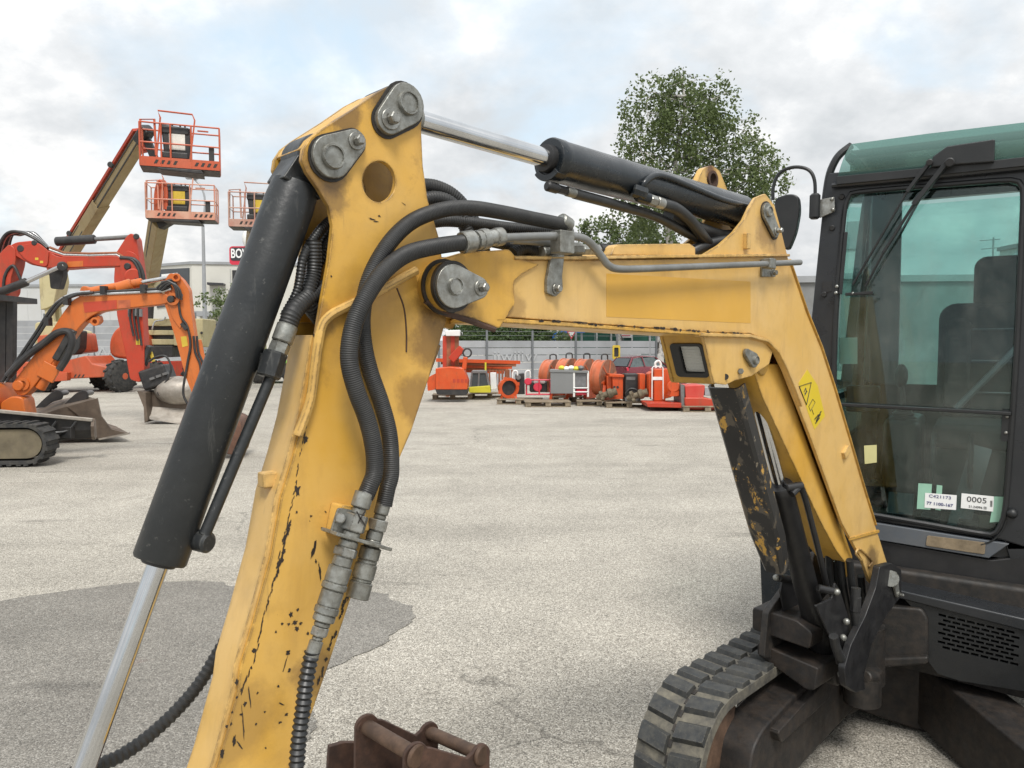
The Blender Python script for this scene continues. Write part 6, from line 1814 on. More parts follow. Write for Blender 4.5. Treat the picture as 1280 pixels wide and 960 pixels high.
def limb(mb, p0, p1, r0, r1, rng, wob=.08, n=7):
    pts = []
    for k in range(n + 1):
        t = k / n
        pts.append(p0.lerp(p1, t) + V((rng.gauss(0, 1), rng.gauss(0, 1), 0)) * wob * (p1 - p0).length * .25 * (0 if k in (0, n) else 1))
    pts = smooth_path(pts, 3)
    m_ = len(pts)
    mb.tube(pts, lambda i: r0 + (r1 - r0) * i / (m_ - 1), 7)
    return pts
def tree(name, label, base, top, clumps, leaves, lsize, seed, lm_=None, group=None, r0=.22, hang=.9):
    """clumps: (centre, radius xyz); twigs hang down from limbs that reach each clump"""
    rng = random.Random(seed)
    t = thing(name, label, 'tree', tuple(base), 0, group)
    tm = MB(); trunk = limb(tm, V(base), V(top), r0, .03, rng, .06, 9)
    part('trunk', tm, BARK, t)
    cm = MB(); bmx = MB()
    tot = sum(c[1].x * c[1].y * c[1].z for c in clumps)
    for c, r in clumps:
        best = min(trunk, key=lambda p: (p - c).length + max(0, p.z - c.z) * 2)
        limb(bmx, best, c, max(.02, r.x * .045), .012, rng, .15)
        n = int(leaves * (r.x * r.y * r.z) ** .8 / sum((k[1].x * k[1].y * k[1].z) ** .8 for k in clumps))
        tw = max(4, n // 55)
        for k in range(tw):
            while True:
                d = V((rng.uniform(-1, 1), rng.uniform(-1, 1), rng.uniform(-1, 1)))
                if .15 < d.length < 1: break
            d = d.normalized() * d.length ** .6
            s = c + V((d.x * r.x, d.y * r.y, d.z * r.z))
            out_ = V((d.x, d.y, 0)) * .35
            e_ = s + V((out_.x, out_.y, -hang * rng.uniform(.3, 1.2)))
            if k % 3 == 0: limb(bmx, c.lerp(s, rng.uniform(.1, .4)), s, .018, .008, rng, .2, 3)
            for j in range(55):
                tt = rng.random()
                p = s.lerp(e_, tt) + V((out_.x, out_.y, 0)) * .4 * sin(tt * 3) + V((rng.gauss(0, .15), rng.gauss(0, .15), rng.gauss(0, .10)))
                leaf(cm, p, lsize * rng.uniform(.6, 1.3), rng)
    part('branches', bmx, BARK, t)
    part('crown', cm, lm_ or LEAF, t, kind='stuff')
    return t
def clumps_px(L_, Y, rng, dz=.9):
    out_ = []
    for x, y, rx, ry in L_:
        yy = Y + rng.uniform(-1.6, 1.6)
        out_.append((at(x, y, yy), V((rx / 960 * yy, rx / 960 * yy * dz, ry / 960 * yy))))
    return out_
rng = random.Random(11)
BY = 33
bc_ = clumps_px([(828, 118, 40, 30), (870, 100, 38, 22), (858, 140, 48, 32), (808, 140, 26, 30), (880, 165, 44, 34), (838, 175, 44, 34), (800, 185, 26, 28), (920, 160, 30, 24), (930, 195, 30, 28), (870, 215, 50, 32), (815, 215, 38, 28), (945, 215, 36, 22), (965, 205, 22, 16),
                  (905, 235, 48, 24), (960, 235, 26, 16), (850, 240, 50, 26), (800, 235, 30, 24), (930, 150, 20, 14), (785, 120, 12, 16), (790, 165, 14, 16), (900, 120, 20, 18), (890, 265, 40, 20), (830, 265, 40, 20), (945, 175, 16, 12)], BY, rng)
tb_ = at(824, 480, BY); tb_.z = 0
tree('birch_tree', 'tall airy birch rising behind the black arm cylinder', tb_, at(852, 95, BY), bc_, 25000, .15, 4, r0=.26, hang=1.2)
rng = random.Random(12)
b2 = at(772, 480, 40); b2.z = 0
tree('birch_tree', 'lower leafy birch whose crown just tops the yellow boom', b2, at(765, 262, 40), clumps_px([(735, 285, 18, 18), (760, 285, 26, 18), (790, 280, 30, 22), (815, 285, 26, 18), (765, 305, 40, 16), (800, 310, 40, 16), (748, 274, 14, 12), (782, 330, 40, 22)], 40, rng), 7000, .18, 6, r0=.2)
rng = random.Random(13)
b3 = at(278, 470, 44); b3.z = 0
tree('young_tree', 'small sparse tree in front of the hall beside the black cylinder', b3, at(276, 360, 44), clumps_px([(284, 362, 10, 14), (278, 378, 12, 12), (290, 390, 12, 12), (272, 395, 10, 8), (262, 372, 8, 6)], 44, rng), 1100, .16, 8, r0=.1, hang=.4)
b4 = at(620, 470, 40); b4.z = 0
rng = random.Random(14)
tree('hedge', 'dark green hedge behind the grey board fence in the middle', b4, at(640, 420, 40), clumps_px([(585, 412, 24, 14), (610, 405, 24, 14), (640, 408, 26, 16), (668, 410, 24, 14), (690, 414, 14, 10), (625, 425, 50, 14), (665, 428, 36, 14), (600, 420, 40, 16), (645, 416, 40, 18), (690, 424, 24, 16), (622, 398, 16, 8), (656, 400, 16, 8)], 40, rng, .5), 17000, .17, 9, LEAF2, r0=.1, hang=.3)
b5 = at(840, 470, 35); b5.z = 0
rng = random.Random(15)
tree('shrub', 'low shrub at the foot of the birch behind the red machine', b5, at(840, 440, 35), clumps_px([(838, 452, 14, 12), (848, 462, 14, 10), (812, 470, 8, 8)], 35, rng, .6), 900, .14, 10, LEAF2, r0=.05, hang=.2)
b6 = at(272, 470, 40); b6.z = 0
tree('shrub', 'small shrub under the hall window beside the black cylinder', b6, at(272, 440, 40), clumps_px([(268, 446, 10, 10), (282, 450, 10, 10)], 40, rng, .6), 500, .14, 17, LEAF2, r0=.05, hang=.2)

# fences
BD = []
for k in range(4):
    BD.append(plain('grey_fence_board' + '_' * k, (.30 + .02 * k, .31 + .02 * k, .325 + .02 * k), .6, 0, .08, .8, dirt=(.20, .20, .20), damt=.4))
WRT = plain('faint_white_paint', (.39, .40, .41), .7, 0, .1)
FPOST = plain('fence_post_steel', (.17, .18, .19), .5, .3, .15, 2)
def board_fence(name, label, A, Bp, h, nb, posts, text=None, bay=2.6):
    F = Frame((A.x, A.y, 0), V((Bp.x - A.x, Bp.y - A.y, 0)))
    Lf = (V((Bp.x, Bp.y, 0)) - V((A.x, A.y, 0))).length
    f = thing(name, label, 'fence', (A.x, A.y, 0))
    rngf = random.Random(int(A.x * 10))
    nbay = int(Lf / bay)
    for b in range(nbay):
        for k in range(nb):
            v0 = .08 + (h - .08) * k / nb; v1 = .08 + (h - .08) * (k + 1) / nb - .022
            part('board', MB().fbox(F, b * bay + .02, (b + 1) * bay - .02, v0, v1, -.02 - rngf.uniform(0, .012), .02 + rngf.uniform(0, .01)), rngf.choice(BD), f)
    for b in range(0, nbay + 1):
        part('post', MB().cyl(F.p(b * bay, 0, .06), F.p(b * bay, h + posts, .06), .045, n=10), FPOST, f)
    return f, F, Lf
A, Bp = at(548, 470, 29.0), at(824, 470, 33.0)
mf, Fm, Lm = board_fence('board_fence', 'grey board fence behind the pallets with faded white lettering on it', A, Bp, 1.80, 6, .38, bay=1.95)
for z_ in (1.98, 2.14):
    part('wire', MB().cyl(Fm.p(0, z_, .06), Fm.p(Lm + 5, z_, .06), .007, n=5), FPOST, mf)
for s_, x, y in (('WWw', 636, 444), ('w', 660, 445)):
    pass
c = Fm.px(636, 446, .05); text_part('lettering', 'iiwiii', .62, WRT, mf, c, Fm.u, (0, 0, 1), .004, sx=1.2)
c = Fm.px(664, 446, .05); text_part('lettering', 'w', .6, WRT, mf, c, Fm.u, (0, 0, 1), .004, sx=1.2)
A, Bp = at(-60, 450, 43), at(300, 450, 40)
lf_, Fq, Lq = board_fence('board_fence', 'tall grey board fence behind the boom lifts on the left', A, Bp, 2.95, 8, .35, bay=3.0)
c = Fq.px(128, 442, .05); text_part('lettering', 'WWW', .95, WRT, lf_, c, Fq.u, (0, 0, 1), .004, sx=1.3)
# chain link run with green screen behind, road signs
GN = plain('green_screen_net', (.012, .085, .055), .7, 0, .2, 1, dirt=(.02, .05, .04))
Fg2 = side(760, 470, 44, radians(2))
gs = thing('green_container', 'dark green sheeted site enclosure behind the fence under the boom', 'enclosure', (Fg2.o.x, Fg2.o.y, 0))
for k in range(9):
    x = 690 + k * 18
    part('sheet_panel', MB().prism(Fg2, pl(Fg2, [(x, 398), (x + 17.6, 398), (x + 17.6, 470), (x, 470)]), -.1, -.02 + .03 * (k % 2)), GN, gs)
for x in (746, 764, 790, 812): part('post', MB().cyl(Fg2.px(x, 472, .1), Fg2.px(x, 396, .1), .05, n=8), plain('pale_post', (.45, .47, .46), .5), gs)
part('beam', MB().bar(Fg2.px(766, 429, .15), Fg2.px(812, 430, .15), .10, .22), plain('maroon_beam', (.14, .03, .03), .6), gs)
part('notice_board', MB().prism(Fg2, pl(Fg2, [(773, 414), (790, 414), (790, 422), (773, 422)], .1), .10, .14), WHT, gs)
for y in (416.3, 419): part('notice_line', MB().prism(Fg2, pl(Fg2, [(774.5, y), (788, y), (788, y + 1.4), (774.5, y + 1.4)], .14), .141, .15), SR, gs)
part('pale_panel', MB().prism(Fg2, pl(Fg2, [(775, 441), (801, 441), (801, 446), (775, 446)], .2), .2, .3), WHT, gs)
lx = thing('link_fence', 'thin wire mesh fence right of the grey boards', 'fence', tuple(Bp))
A2, B2 = at(812, 470, 32.8), at(1000, 470, 36)
Fk = Frame((A2.x, A2.y, 0), V((B2.x - A2.x, B2.y - A2.y, 0)))
for k in range(4): part('post', MB().cyl(Fk.p(k * 2.2, 0), Fk.p(k * 2.2, 2.15), .04, n=8), GM, lx)
q = MB()
for k in range(12): q.cyl(Fk.p(0, .2 + k * .17, 0), Fk.p(6.6, .2 + k * .17, 0), .004, n=4)
for k in range(44): q.cyl(Fk.p(k * .15, .2, 0), Fk.p(k * .15, 2.1, 0), .004, n=4)
part('wire_mesh', q, GM, lx, kind='stuff')
BLU = plain('sign_blue', (.02, .12, .42), .4, 0, .1); 
s1 = at(697, 420, 40); t = thing('round_sign', 'round blue road sign on a post above the grey fence', 'road sign', (s1.x, 40, 0))
part('post', MB().cyl((s1.x, 40, 0), (s1.x, 40, s1.z + .8), .05, n=10), WHT, t)
part('disc', MB().bcyl((s1.x, 39.94, s1.z - .1), (s1.x, 39.9, s1.z - .1), .28, .01, 24), BLU, t)
part('arrow', MB().add([(s1.x - .12, 39.89, s1.z - .25), (s1.x + .12, 39.89, s1.z - .25), (s1.x + .03, 39.89, s1.z + .06), (s1.x - .03, 39.89, s1.z + .06)], [(0, 1, 2, 3)]), WHT, t)
s1 = at(714, 417, 40); t = thing('yield_sign', 'white triangular give way sign with red border behind the fence', 'road sign', (s1.x, 40, 0))
part('post', MB().cyl((s1.x, 40, 0), (s1.x, 40, s1.z), .04, n=10), GM, t)
Ft = Frame((s1.x, 39.9, s1.z), (1, 0, 0))
part('triangle', MB().prism(Ft, [(-.24, .12), (.24, .12), (0, -.30)], 0, .02), SR, t); part('triangle_face', MB().prism(Ft, [(-.16, .08), (.16, .08), (0, -.20)], .021, .03), WHT, t)
s1 = at(716, 411, 42); t = thing('direction_sign', 'blue direction sign with white lines behind the give way sign', 'road sign', (s1.x, 42, 0))
Ft = Frame((s1.x, 41.9, s1.z), (1, 0, 0))
for u in (-.5, .5): part('post', MB().cyl((s1.x + u, 42, 0), (s1.x + u, 42, s1.z + .2), .04, n=8), GM, t)
part('panel', MB().fbox(Ft, -.65, .65, -.22, .30, -.02, .02), BLU, t)
for v in (.12, -.06): part('print_line', MB().fbox(Ft, .05, .5, v, v + .07, .021, .03), WHT, t)

# wall and house seen at the right, behind and through the cab
Fr_ = side(1150, 440, 30, radians(-6))
zr_ = at(1150, 352, 30).z
cw2 = building('concrete_store', 'low weathered concrete building behind the cab', Fr_, -5.2, 22, zr_, 8, plain('weathered_concrete', (.21, .215, .215), .85, 0, .15, .6, .3, 6, (.11, .11, .105), .7), TRM)
Fr2 = side(1260, 440, 46, 0)
z2_ = at(1260, 300, 46).z
h2 = building('flat_house', 'pale house block with roof antenna seen through the cab glass', Fr2, 1.2, 10, z2_ - .3, 3, WB, TRM)
part('roof_box', MB().fbox(Fr2, 3.2, 8, z2_ - .05, z2_ + 1.7, -2.5, -.5), TRM, h2)
q = MB(); q.prism(Fr2, [(-.6, z2_ - 2.2), (1.2, z2_ - 2.4), (1.2, z2_ - .4)], -1.2, -.1); part('gable', q, TRM, h2)
an = MB(); ap = Fr2.p(-4.0, 0, -.3)
part('antenna_mast', MB().cyl(Fr2.p(-.9, 0, -.3), Fr2.p(-.9, z2_ + .2, -.3), .05, n=6), GM, h2)
for k in range(4): part('antenna_rod', MB().cyl(Fr2.p(-1.7 + k * .1, z2_ + .0 - k * .5, -.3), Fr2.p(-.5, z2_ + .1 - k * .5, -.3), .03, n=5), GM, h2)
# ================================================================== the row of pallets and what stands on it
def pallet_proto(label, loc, rz):
    p = thing('pallet', label, 'pallet', loc, rz, 'wooden pallets in a row on the asphalt')
    c = loc; R = Matrix.Rotation(rz, 3, 'Z')
    def bx(x, y, z, sx, sy, sz, nm):
        part(nm, MB().box(V(c) + R @ V((x, y, z)), (sx, sy, sz), rz), WOOD, p)
    for k in range(5): bx(0, -.35 + k * .175, .133, 1.2, .13, .022, 'deck_board')
    for x in (-.52, 0, .52): bx(x, 0, .111, .14, .8, .022, 'stringer_board')
    for x in (-.52, 0, .52):
        for y in (-.34, 0, .34): bx(x, y, .061, .14, .12, .078, 'block')
    for y in (-.34, 0, .34): bx(0, y, .011, 1.2, .11, .022, 'base_board')
    return p
pal = [(566, 497, 26.0, .05, 'pallet under the orange power truck, leftmost of the row'), (612, 495, 27.2, .05, 'pallet under the small lemon yellow cab'),
       (650, 503, 24.6, -.12, 'pallet in front of the red framed generator, half empty'), (684, 506, 23.6, .02, 'pale empty pallet at the front below the grey cabinet'),
       (716, 500, 25.0, .04, 'pallet under the grey cabinet, behind the pale empty one'), (748, 505, 24.2, -.04, 'pallet under the orange reel nearest the camera'),
       (784, 507, 23.4, .0, 'pallet carrying the black cabinet and muddy drill heads'), (838, 508, 22.8, .02, 'pallet under the tall orange case'), (880, 512, 22.4, .0, 'pallet under the red power pack, rightmost of the row')]
def gpt(x, y, Y): p = at(x, y, Y); return (p.x, p.y, 0)
proto = None
for x, y, Y, rz, lab_ in pal:
    l = gpt(x, y, 1584 / (y - 428.5))
    if proto is None: proto = pallet_proto(lab_, l, rz)
    else: place(proto, l, rz, lab_)
PZ = .145
YS = .85
def on(x, Y, z=PZ): Y *= YS; p = at(x, 480, Y); return V((p.x, Y, z))
def pxf(x, Y, yaw=0): Y *= YS; p = at(x, 480, Y); return Frame((p.x, Y, 0), (cos(yaw), sin(yaw), 0))
def T(name, label, cat, x, Y, z=PZ): return thing(name, label, cat, tuple(on(x, Y, z)))
OR2 = painted('equipment_orange', (.54, .062, .008), (.57, .09, .018), wear=0, gamt=.2, scale=3)
PINK = painted('faded_red_paint', (.50, .035, .026), (.54, .085, .06), wear=0, gamt=.1, scale=1.5)

# pallet truck, orange body with tiller
F = pxf(570, 26)
t = T('pallet_truck', 'orange power pallet truck with raised tiller on the leftmost pallet', 'pallet truck', 565, 26)
def pr(F, L_, w0, w1, nm, mat, par, bevel=.02, rp=.03): return part(nm, MB().prism(F, round_poly(pl(F, L_), rp), w0, w1), mat, par, bevel=bevel)
pr(F, [(546, 460), (564, 458), (580, 460), (586, 476), (585, 486), (546, 486)], -.4, .4, 'body', OR2, t, .04)
pr(F, [(535, 472), (546, 466), (546, 486), (536, 488)], -.35, .3, 'side_cover', OR2, t)
pr(F, [(545, 484), (586, 486), (584, 493), (548, 492)], -.38, .38, 'skirt', DK, t)
part('tiller', MB().bar(F.px(580, 462), F.px(582, 446), .13, .13), OR2, t, bevel=.03)
q = MB(); q.tube([F.p(*c) for c in circ(F.uv(584, 441), .12, 14)], .025, 8, closed=True); part('tiller_handle', q, DK, t)
part('mast_beam', MB().bar(F.px(564, 450, -.2), F.px(578, 435, -.2), .30, .22), R_o, t, bevel=.02)
for k, x in enumerate((556, 561, 566, 571)):
    part('mast_rail', MB().bar(F.px(x, 462, -.5), F.px(x, 420, -.5), .10, .12), RUSTY if k % 2 else R_o, t)
pr(F, [(555, 413), (574, 412), (574, 420), (556, 420)], -.6, -.3, 'mast_cap', WHT, t)
for k in range(4):
    u, v = F.uv(566 + k * 5, 476, .4); part('decal_mark', MB().fbox(F, u, u + .08, v - .05, v + .05, .4005, .405), R_o, t)
# stack of long orange steel behind
t = T('steel_beam_stack', 'long rusty orange steel beams lying across behind the yellow cab', 'steel beams', 610, 28.5)
for k in range(5):
    a, b = at(545 + k * 6, 450 + k * 3.2, 24.4 + .12 * k), at(650 - k * 5, 453 + k * 3.0, 24.7)
    part('beam', MB().bar(a, b, .14, .11, up=(0, 0, 1)), RUSTY if k % 2 else OR2, t)
for x in (560, 634):
    part('trestle', MB().fbox(pxf(x, 28.6), -.05, .05, 0, at(x, 462, 24.3).z, -.3, .3), RUSTY, t)
for k in range(8):
    a = at(612 + k * 4, 462, 24.1); part('clamp_screw', MB().cyl(a, a - V((0, 0, .55)), .03, n=6), RUSTY, t)
# small cab, lemon yellow and black glazing
F = pxf(602, 27)
t = T('compact_tractor_cab', 'small lemon yellow machine with dark glazing standing on a pallet', 'machine cab', 602, 27)
pr(F, [(587, 483), (613, 481), (614, 490), (587, 490)], -.4, .4, 'base', YGR, t)
pr(F, [(589, 470), (592, 465), (607, 465), (611, 482), (588, 484)], -.32, .32, 'glazing', GLS, t)
for L_ in ([(590, 466), (588, 484)], [(599, 465), (598, 483)], [(608, 465), (612, 482)]):
    part('pillar', MB().bar(F.px(*L_[0], .33), F.px(*L_[1], .33), .05, .05), GR, t)
pr(F, [(590, 463), (608, 463), (609, 466), (590, 466)], -.36, .36, 'roof', GR, t)
part('mast', MB().bar(F.px(607, 465, -.2), F.px(607, 453, -.2), .05, .05), YGR, t)
part('grey_panel', MB().prism(F, pl(F, [(613, 466), (620, 466), (621, 485), (614, 486)]), -.3, .2), WHT, t)
# orange ring / fan
F = pxf(639, 25.3, radians(18))
t = T('blower_fan', 'round orange blower with dark grille on the ground between pallets', 'fan', 638, 25.3, 0)
c = F.px(636, 485, .2); cz = c.z
ax_ = F.w
q = MB(); q.lathe(c - ax_ * .30, ax_, [(0, .20), (0, .22), (.05, .25), (.30, .25), (.31, .29), (.34, .29), (.34, .21), (.0, .2)], 28, caps=False); part('drum', q, OR2, t)
q = MB(); q.cyl(c - ax_ * .1, c - ax_ * .05, .21, n=24); part('grille', q, DK, t)
for k in range(4):
    a = 2 * pi * k / 4 + .4; d = F.u * cos(a) + F.v * sin(a); part('lug', MB().box(c + d * .28 + ax_ * .02, (.09, .06, .09)), OR2, t)
for s_ in (-.2, .2): part('foot', MB().bar(c + F.u * s_ - F.v * .2, V((c.x + s_ * 1.1, c.y, 0.0)), .06, .06), OR2, t)
# compressor / generator with red frame
F = pxf(672, 25)
t = T('generator', 'small engine generator inside a red tube frame on a pallet', 'generator', 672, 25)
part('engine', MB().bar(F.px(662, 483), F.px(684, 483), .34, .30, up=(0, 0, 1)), DK, t, bevel=.04)
part('fuel_tank', MB().bar(F.px(667, 477, .1), F.px(681, 477, .1), .30, .10, up=(0, 0, 1)), WHT, t, bevel=.03)
part('recoil_cover', MB().bcyl(F.px(672, 484, .2), F.px(672, 484, .28), .12, .02, 18), SR, t)
for x in (658, 674, 688):
    part('frame_tube', MB().tube([F.px(x, 494, .3), F.px(x, 476, .3), F.px(x, 474, -.3), F.px(x, 494, -.3)], .022, 8), SR, t)
for y in (475, 493): part('frame_tube', MB().tube([F.px(658, y, .3), F.px(688, y, .3)], .022, 8), SR, t)
part('wheel', MB().bcyl(F.px(660, 477, .35), F.px(660, 477, .42), .10, .02, 16), SR, t)
F = pxf(650, 26)
t = T('compressor', 'black and white hose machine between the orange fan and the generator', 'compressor', 648, 26)
pr(F, [(644, 468), (655, 466), (656, 492), (645, 492)], -.3, .3, 'body', DK, t)
for x in (641, 657): part('handle_tube', MB().tube(smooth_path([F.px(x, 482, .3), F.px(x, 466, .3), F.px(x + 5, 464, .3), F.px(x + 6, 472, .3)], 4), .025, 8), WHT, t)
part('gauge', MB().bcyl(F.px(648, 472, .3), F.px(648, 472, .36), .07, .01, 14), GR, t)
# grey cabinet with open side
F = pxf(700, 24.4, radians(-8))
t = T('grey_cabinet', 'grey sheet metal cabinet with an open glazed side standing on a pallet', 'cabinet', 702, 24.4)
GC = plain('cabinet_grey', (.20, .205, .205), .45, 0, .06, 2)
pr(F, [(688, 464), (717, 464), (717, 492), (688, 492)], -.55, .0, 'shell', GC, t, .008, .01)
part('top_edge', MB().prism(F, pl(F, [(687, 462), (735, 464), (735, 466), (687, 465)]), -.58, .02), GC, t)
part('window', MB().prism(F, pl(F, [(718, 466), (733, 466), (733, 484), (718, 484)]), -.4, -.05), plain('dull_glass', (.16, .16, .165), .2), t)
for x in (717.5, 735): part('frame_post', MB().bar(F.px(x, 464, -.02), F.px(x, 496, -.02), .05, .05), WHT, t)
for y in (485, 490): part('rung', MB().cyl(F.px(717, y, 0), F.px(735, y, 0), .02, n=6), WHT, t)
part('red_box', MB().prism(F, pl(F, [(720, 487), (733, 487), (733, 494), (720, 494)]), -.4, -.1), SR, t)
for k, m_ in enumerate((YGR, WHT, WHT, YGR, GR)):
    part('loose_fitting', MB().ball(F.px(702 + k * 6, 460 + (k % 2), -.3), .09, (1, 1, .8), 8, 6), m_, t)
# four cable reels in a row
REEL = painted('reel_orange', (.48, .10, .03), (.55, .21, .12), wear=0, gamt=.25, scale=1.5)
DISH = plain('rusty_reel_dish', (.24, .085, .042), .6, 0, .3, 5, .2, 20, (.20, .14, .10), .6)
def reel(label, x, y, Y, r=.49):
    Y *= YS; c = at(x, y, Y); F = Frame((c.x, c.y, c.z), (cos(radians(56)), sin(radians(56)), 0))
    t = thing('cable_reel', label, 'cable reel', (c.x, c.y, PZ if Y < 21.7 else 0), 0, 'orange reels in a row behind the grey cabinet')
    wd = .30
    for w_ in (wd / 2, -wd / 2):
        q = MB(); q.lathe(F.p(0, 0, w_ - .02), F.w, [(0, .05), (0, r), (.04, r), (.04, .05)], 40); fo = part('flange', q, DISH if w_ > 0 else REEL, t)
        for k in range(6):
            a = pi * k / 3 + .3; d = F.u * cos(a) + F.v * sin(a)
            part('spoke', MB().bar(F.p(0, 0, w_ + .02 * (1 if w_ > 0 else -1)) + d * .12, F.p(0, 0, w_ + .02 * (1 if w_ > 0 else -1)) + d * r * .95, .05, .02, up=F.w), REEL, fo)
    part('shroud', MB().lathe(F.p(0, 0, -wd / 2), F.w, [(0, r * .97), (wd, r * .97)], 40, caps=False), REEL, t)
    q = MB(); q.cyl(F.p(0, 0, -wd / 2), F.p(0, 0, wd / 2), .16, n=20); part('core', q, RUSTY, t)
    q = MB(); q.bcyl(F.p(0, 0, wd / 2), F.p(0, 0, wd / 2 + .10), .10, .02, 16); part('hub', q, DK, t)
    q = MB(); q.tube(smooth_path([F.p(-.2, r, wd / 2 - .1), F.p(-.17, r + .13, wd / 2 - .1), F.p(.12, r + .13, wd / 2 - .1), F.p(.16, r, wd / 2 - .1)], 5), .02, 8); part('grab_handle', q, DK, t)
    for s_ in (-1, 1):
        a, b = F.p(s_ * .30, -.2, wd / 2 + .05), F.p(s_ * .42, -c.z + (PZ if Y < 21.7 else 0), wd / 2 + .05)
        part('stand_leg', MB().bar(a, b, .10, .08), OR2, t)
    part('stand_plate', MB().fbox(F, -.36, .36, -.62, -.1, wd / 2 + .03, wd / 2 + .05), OR2, t)
    return t
reel('orange cable reel farthest left of the row of four', 690, 470, 26.6)
reel('orange cable reel second from the left, above the yellow fitting', 710, 469, 26.0)
reel('orange cable reel third from the left, right behind the grey cabinet', 732, 470, 25.5)
reel('orange cable reel nearest the camera, right of the grey cabinet', 754, 472, 24.6)
# orange boxes and black cabinet
F = pxf(770, 24)
t = T('orange_box', 'orange steel box with two bolt holes beside the nearest reel', 'steel box', 770, 24)
pr(F, [(764, 470), (777, 470), (777, 498), (765, 498)], -.25, .25, 'body', OR2, t, .01, .01)
pr(F, [(760, 467), (778, 468), (778, 471), (760, 470)], -.3, .3, 'lid', OR2, t, .005, .005)
for x in (768, 772): part('hole', MB().cyl(F.px(x, 484, .245), F.px(x, 484, .256), .035, n=12), DK, t)
pr(F, [(758, 470), (764, 470), (764, 492), (759, 492)], -.3, .1, 'bracket', OR2, t, .005, .005)
F = pxf(789, 24)
t = T('black_cabinet', 'black control cabinet between orange boxes on a pallet', 'cabinet', 789, 24)
pr(F, [(780, 467), (797, 467), (797, 496), (780, 496)], -.3, .25, 'body', DK, t, .02, .02)
part('label_plate', MB().prism(F, pl(F, [(783, 471), (794, 471), (794, 475), (783, 475)], .25), .25, .26), GR, t)
q = MB(); q.tube(smooth_path([F.px(782, 492, .35), F.px(788, 486, .38), F.px(796, 488, .38), F.px(798, 495, .35)], 5), .03, 8); part('cable', q, DK, t)
part('plinth', MB().prism(F, pl(F, [(779, 496), (798, 496), (798, 500), (779, 500)]), -.35, .35), GR, t)
F = pxf(803, 23.6)
t = T('orange_case', 'narrow orange case with a black edge right of the black cabinet', 'case', 803, 23.6)
pr(F, [(798, 467), (805, 467), (805, 496), (798, 496)], -.3, .2, 'body', OR2, t, .01, .01)
pr(F, [(805.3, 468), (809, 468), (809, 496), (805.3, 496)], -.3, .15, 'edge', DK, t, .01, .01)
F = pxf(822, 23.2)
t = T('orange_case', 'tall orange case with a silver band and wire outline, largest in the row', 'case', 822, 23.2)
pr(F, [(815, 461), (829, 461), (829, 500), (815, 500)], -.3, .3, 'front', OR2, t, .02, .02)
pr(F, [(829.3, 461), (838, 461), (838, 496), (829.3, 498)], -.3, .15, 'side', OR2, t, .02, .02)
pr(F, [(809.5, 467), (814.7, 464), (814.7, 496), (809.5, 496)], -.3, .2, 'flap', OR2, t, .01, .01)
part('band', MB().prism(F, pl(F, [(814.6, 471), (829.3, 471), (829.3, 475), (814.6, 475)], .3), .29, .312), WHT, t)
q = MB(); q.tube([F.px(815, 499, .31), F.px(815.3, 460, .31), F.px(817, 458, .31), F.px(827, 458, .31), F.px(828.6, 460, .31), F.px(829, 499, .31)], .016, 6); part('wire_frame', q, WHT, t)
q = MB(); q.tube(smooth_path([F.px(820, 460, .1), F.px(819, 454, .1), F.px(823, 451, .1), F.px(826, 455, .1), F.px(825, 460, .1)], 5), .03, 8); part('hook', q, WHT, t)
# muddy drill heads
DH = plain('muddy_steel', (.16, .13, .085), .7, .2, .45, 8, .3, 30, (.06, .05, .035))
for x, Y, lab_ in ((756, 23.6, 'muddy drill head lying in front of the nearest reel'), (797, 23.2, 'larger muddy drill head lying in front of the black cabinet')):
    s_ = 1 if x < 780 else 1.25
    p = on(x, Y, PZ if x < 780 else PZ)
    t = thing('drill_head', lab_, 'drill head', tuple(p), 0)
    d = V((1, -.2, .35)).normalized(); c = p + V((-.22 * s_, 0, .10))
    part('shank', MB().lathe(c, d, [(0, .05), (.1, .09), (.14, .12), (.2, .08), (.3, .08), (.34, .13), (.42, .13), (.46, .09), (.56, .10)], 14), DH, t)
    for k in range(3):
        a = 2 * pi * k / 3; x_, y_ = basis(d); e_ = x_ * cos(a) + y_ * sin(a)
        part('cutter', MB().lathe(c + d * .1 + e_ * .08 * s_, d, [(0, .02), (.02, .07), (.08, .07), (.11, .02)], 10), DH, t)
# red power pack at the right
F = pxf(868, 22.6)
t = T('power_pack', 'red floor machine with pale hood and clear window, rightmost on the pallets', 'machine', 868, 22.6)
pr(F, [(851, 481), (876, 480), (874, 496), (852, 496)], -.45, .45, 'hood', PINK, t, .05, .05)
pr(F, [(850, 495), (874, 495), (884, 497), (893, 500), (893, 507), (886, 511), (851, 510)], -.5, .5, 'body', R_o, t, .05, .05)
pr(F, [(846, 479), (850.6, 480), (850.6, 509), (847, 509)], -.45, .45, 'back_plate', GR, t, .01, .01)
pr(F, [(876, 483), (884, 484), (891, 494), (876, 493)], -.4, .4, 'window', plain('smoky_plastic', (.28, .29, .30), .15), t, .03, .03)
part('platform', MB().prism(F, pl(F, [(804, 502), (847, 502), (847, 508), (806, 507)]), -.45, .45), R_o, t, bevel=.01)
pr(F, [(836, 488), (846, 487), (846, 494), (834, 495)], -.2, .3, 'arm_pad', OR2, t)
q = MB(); q.bcyl(F.px(842, 483, 0), F.px(842, 483, .3), .16, .03, 18); part('drum', q, OR2, t)
for x in (858, 884):
    c = F.px(x, 510, .3); c.z = PZ + .06; part('wheel', MB().bcyl(c, c + F.w * .08, .07, .01, 14), DK, t)

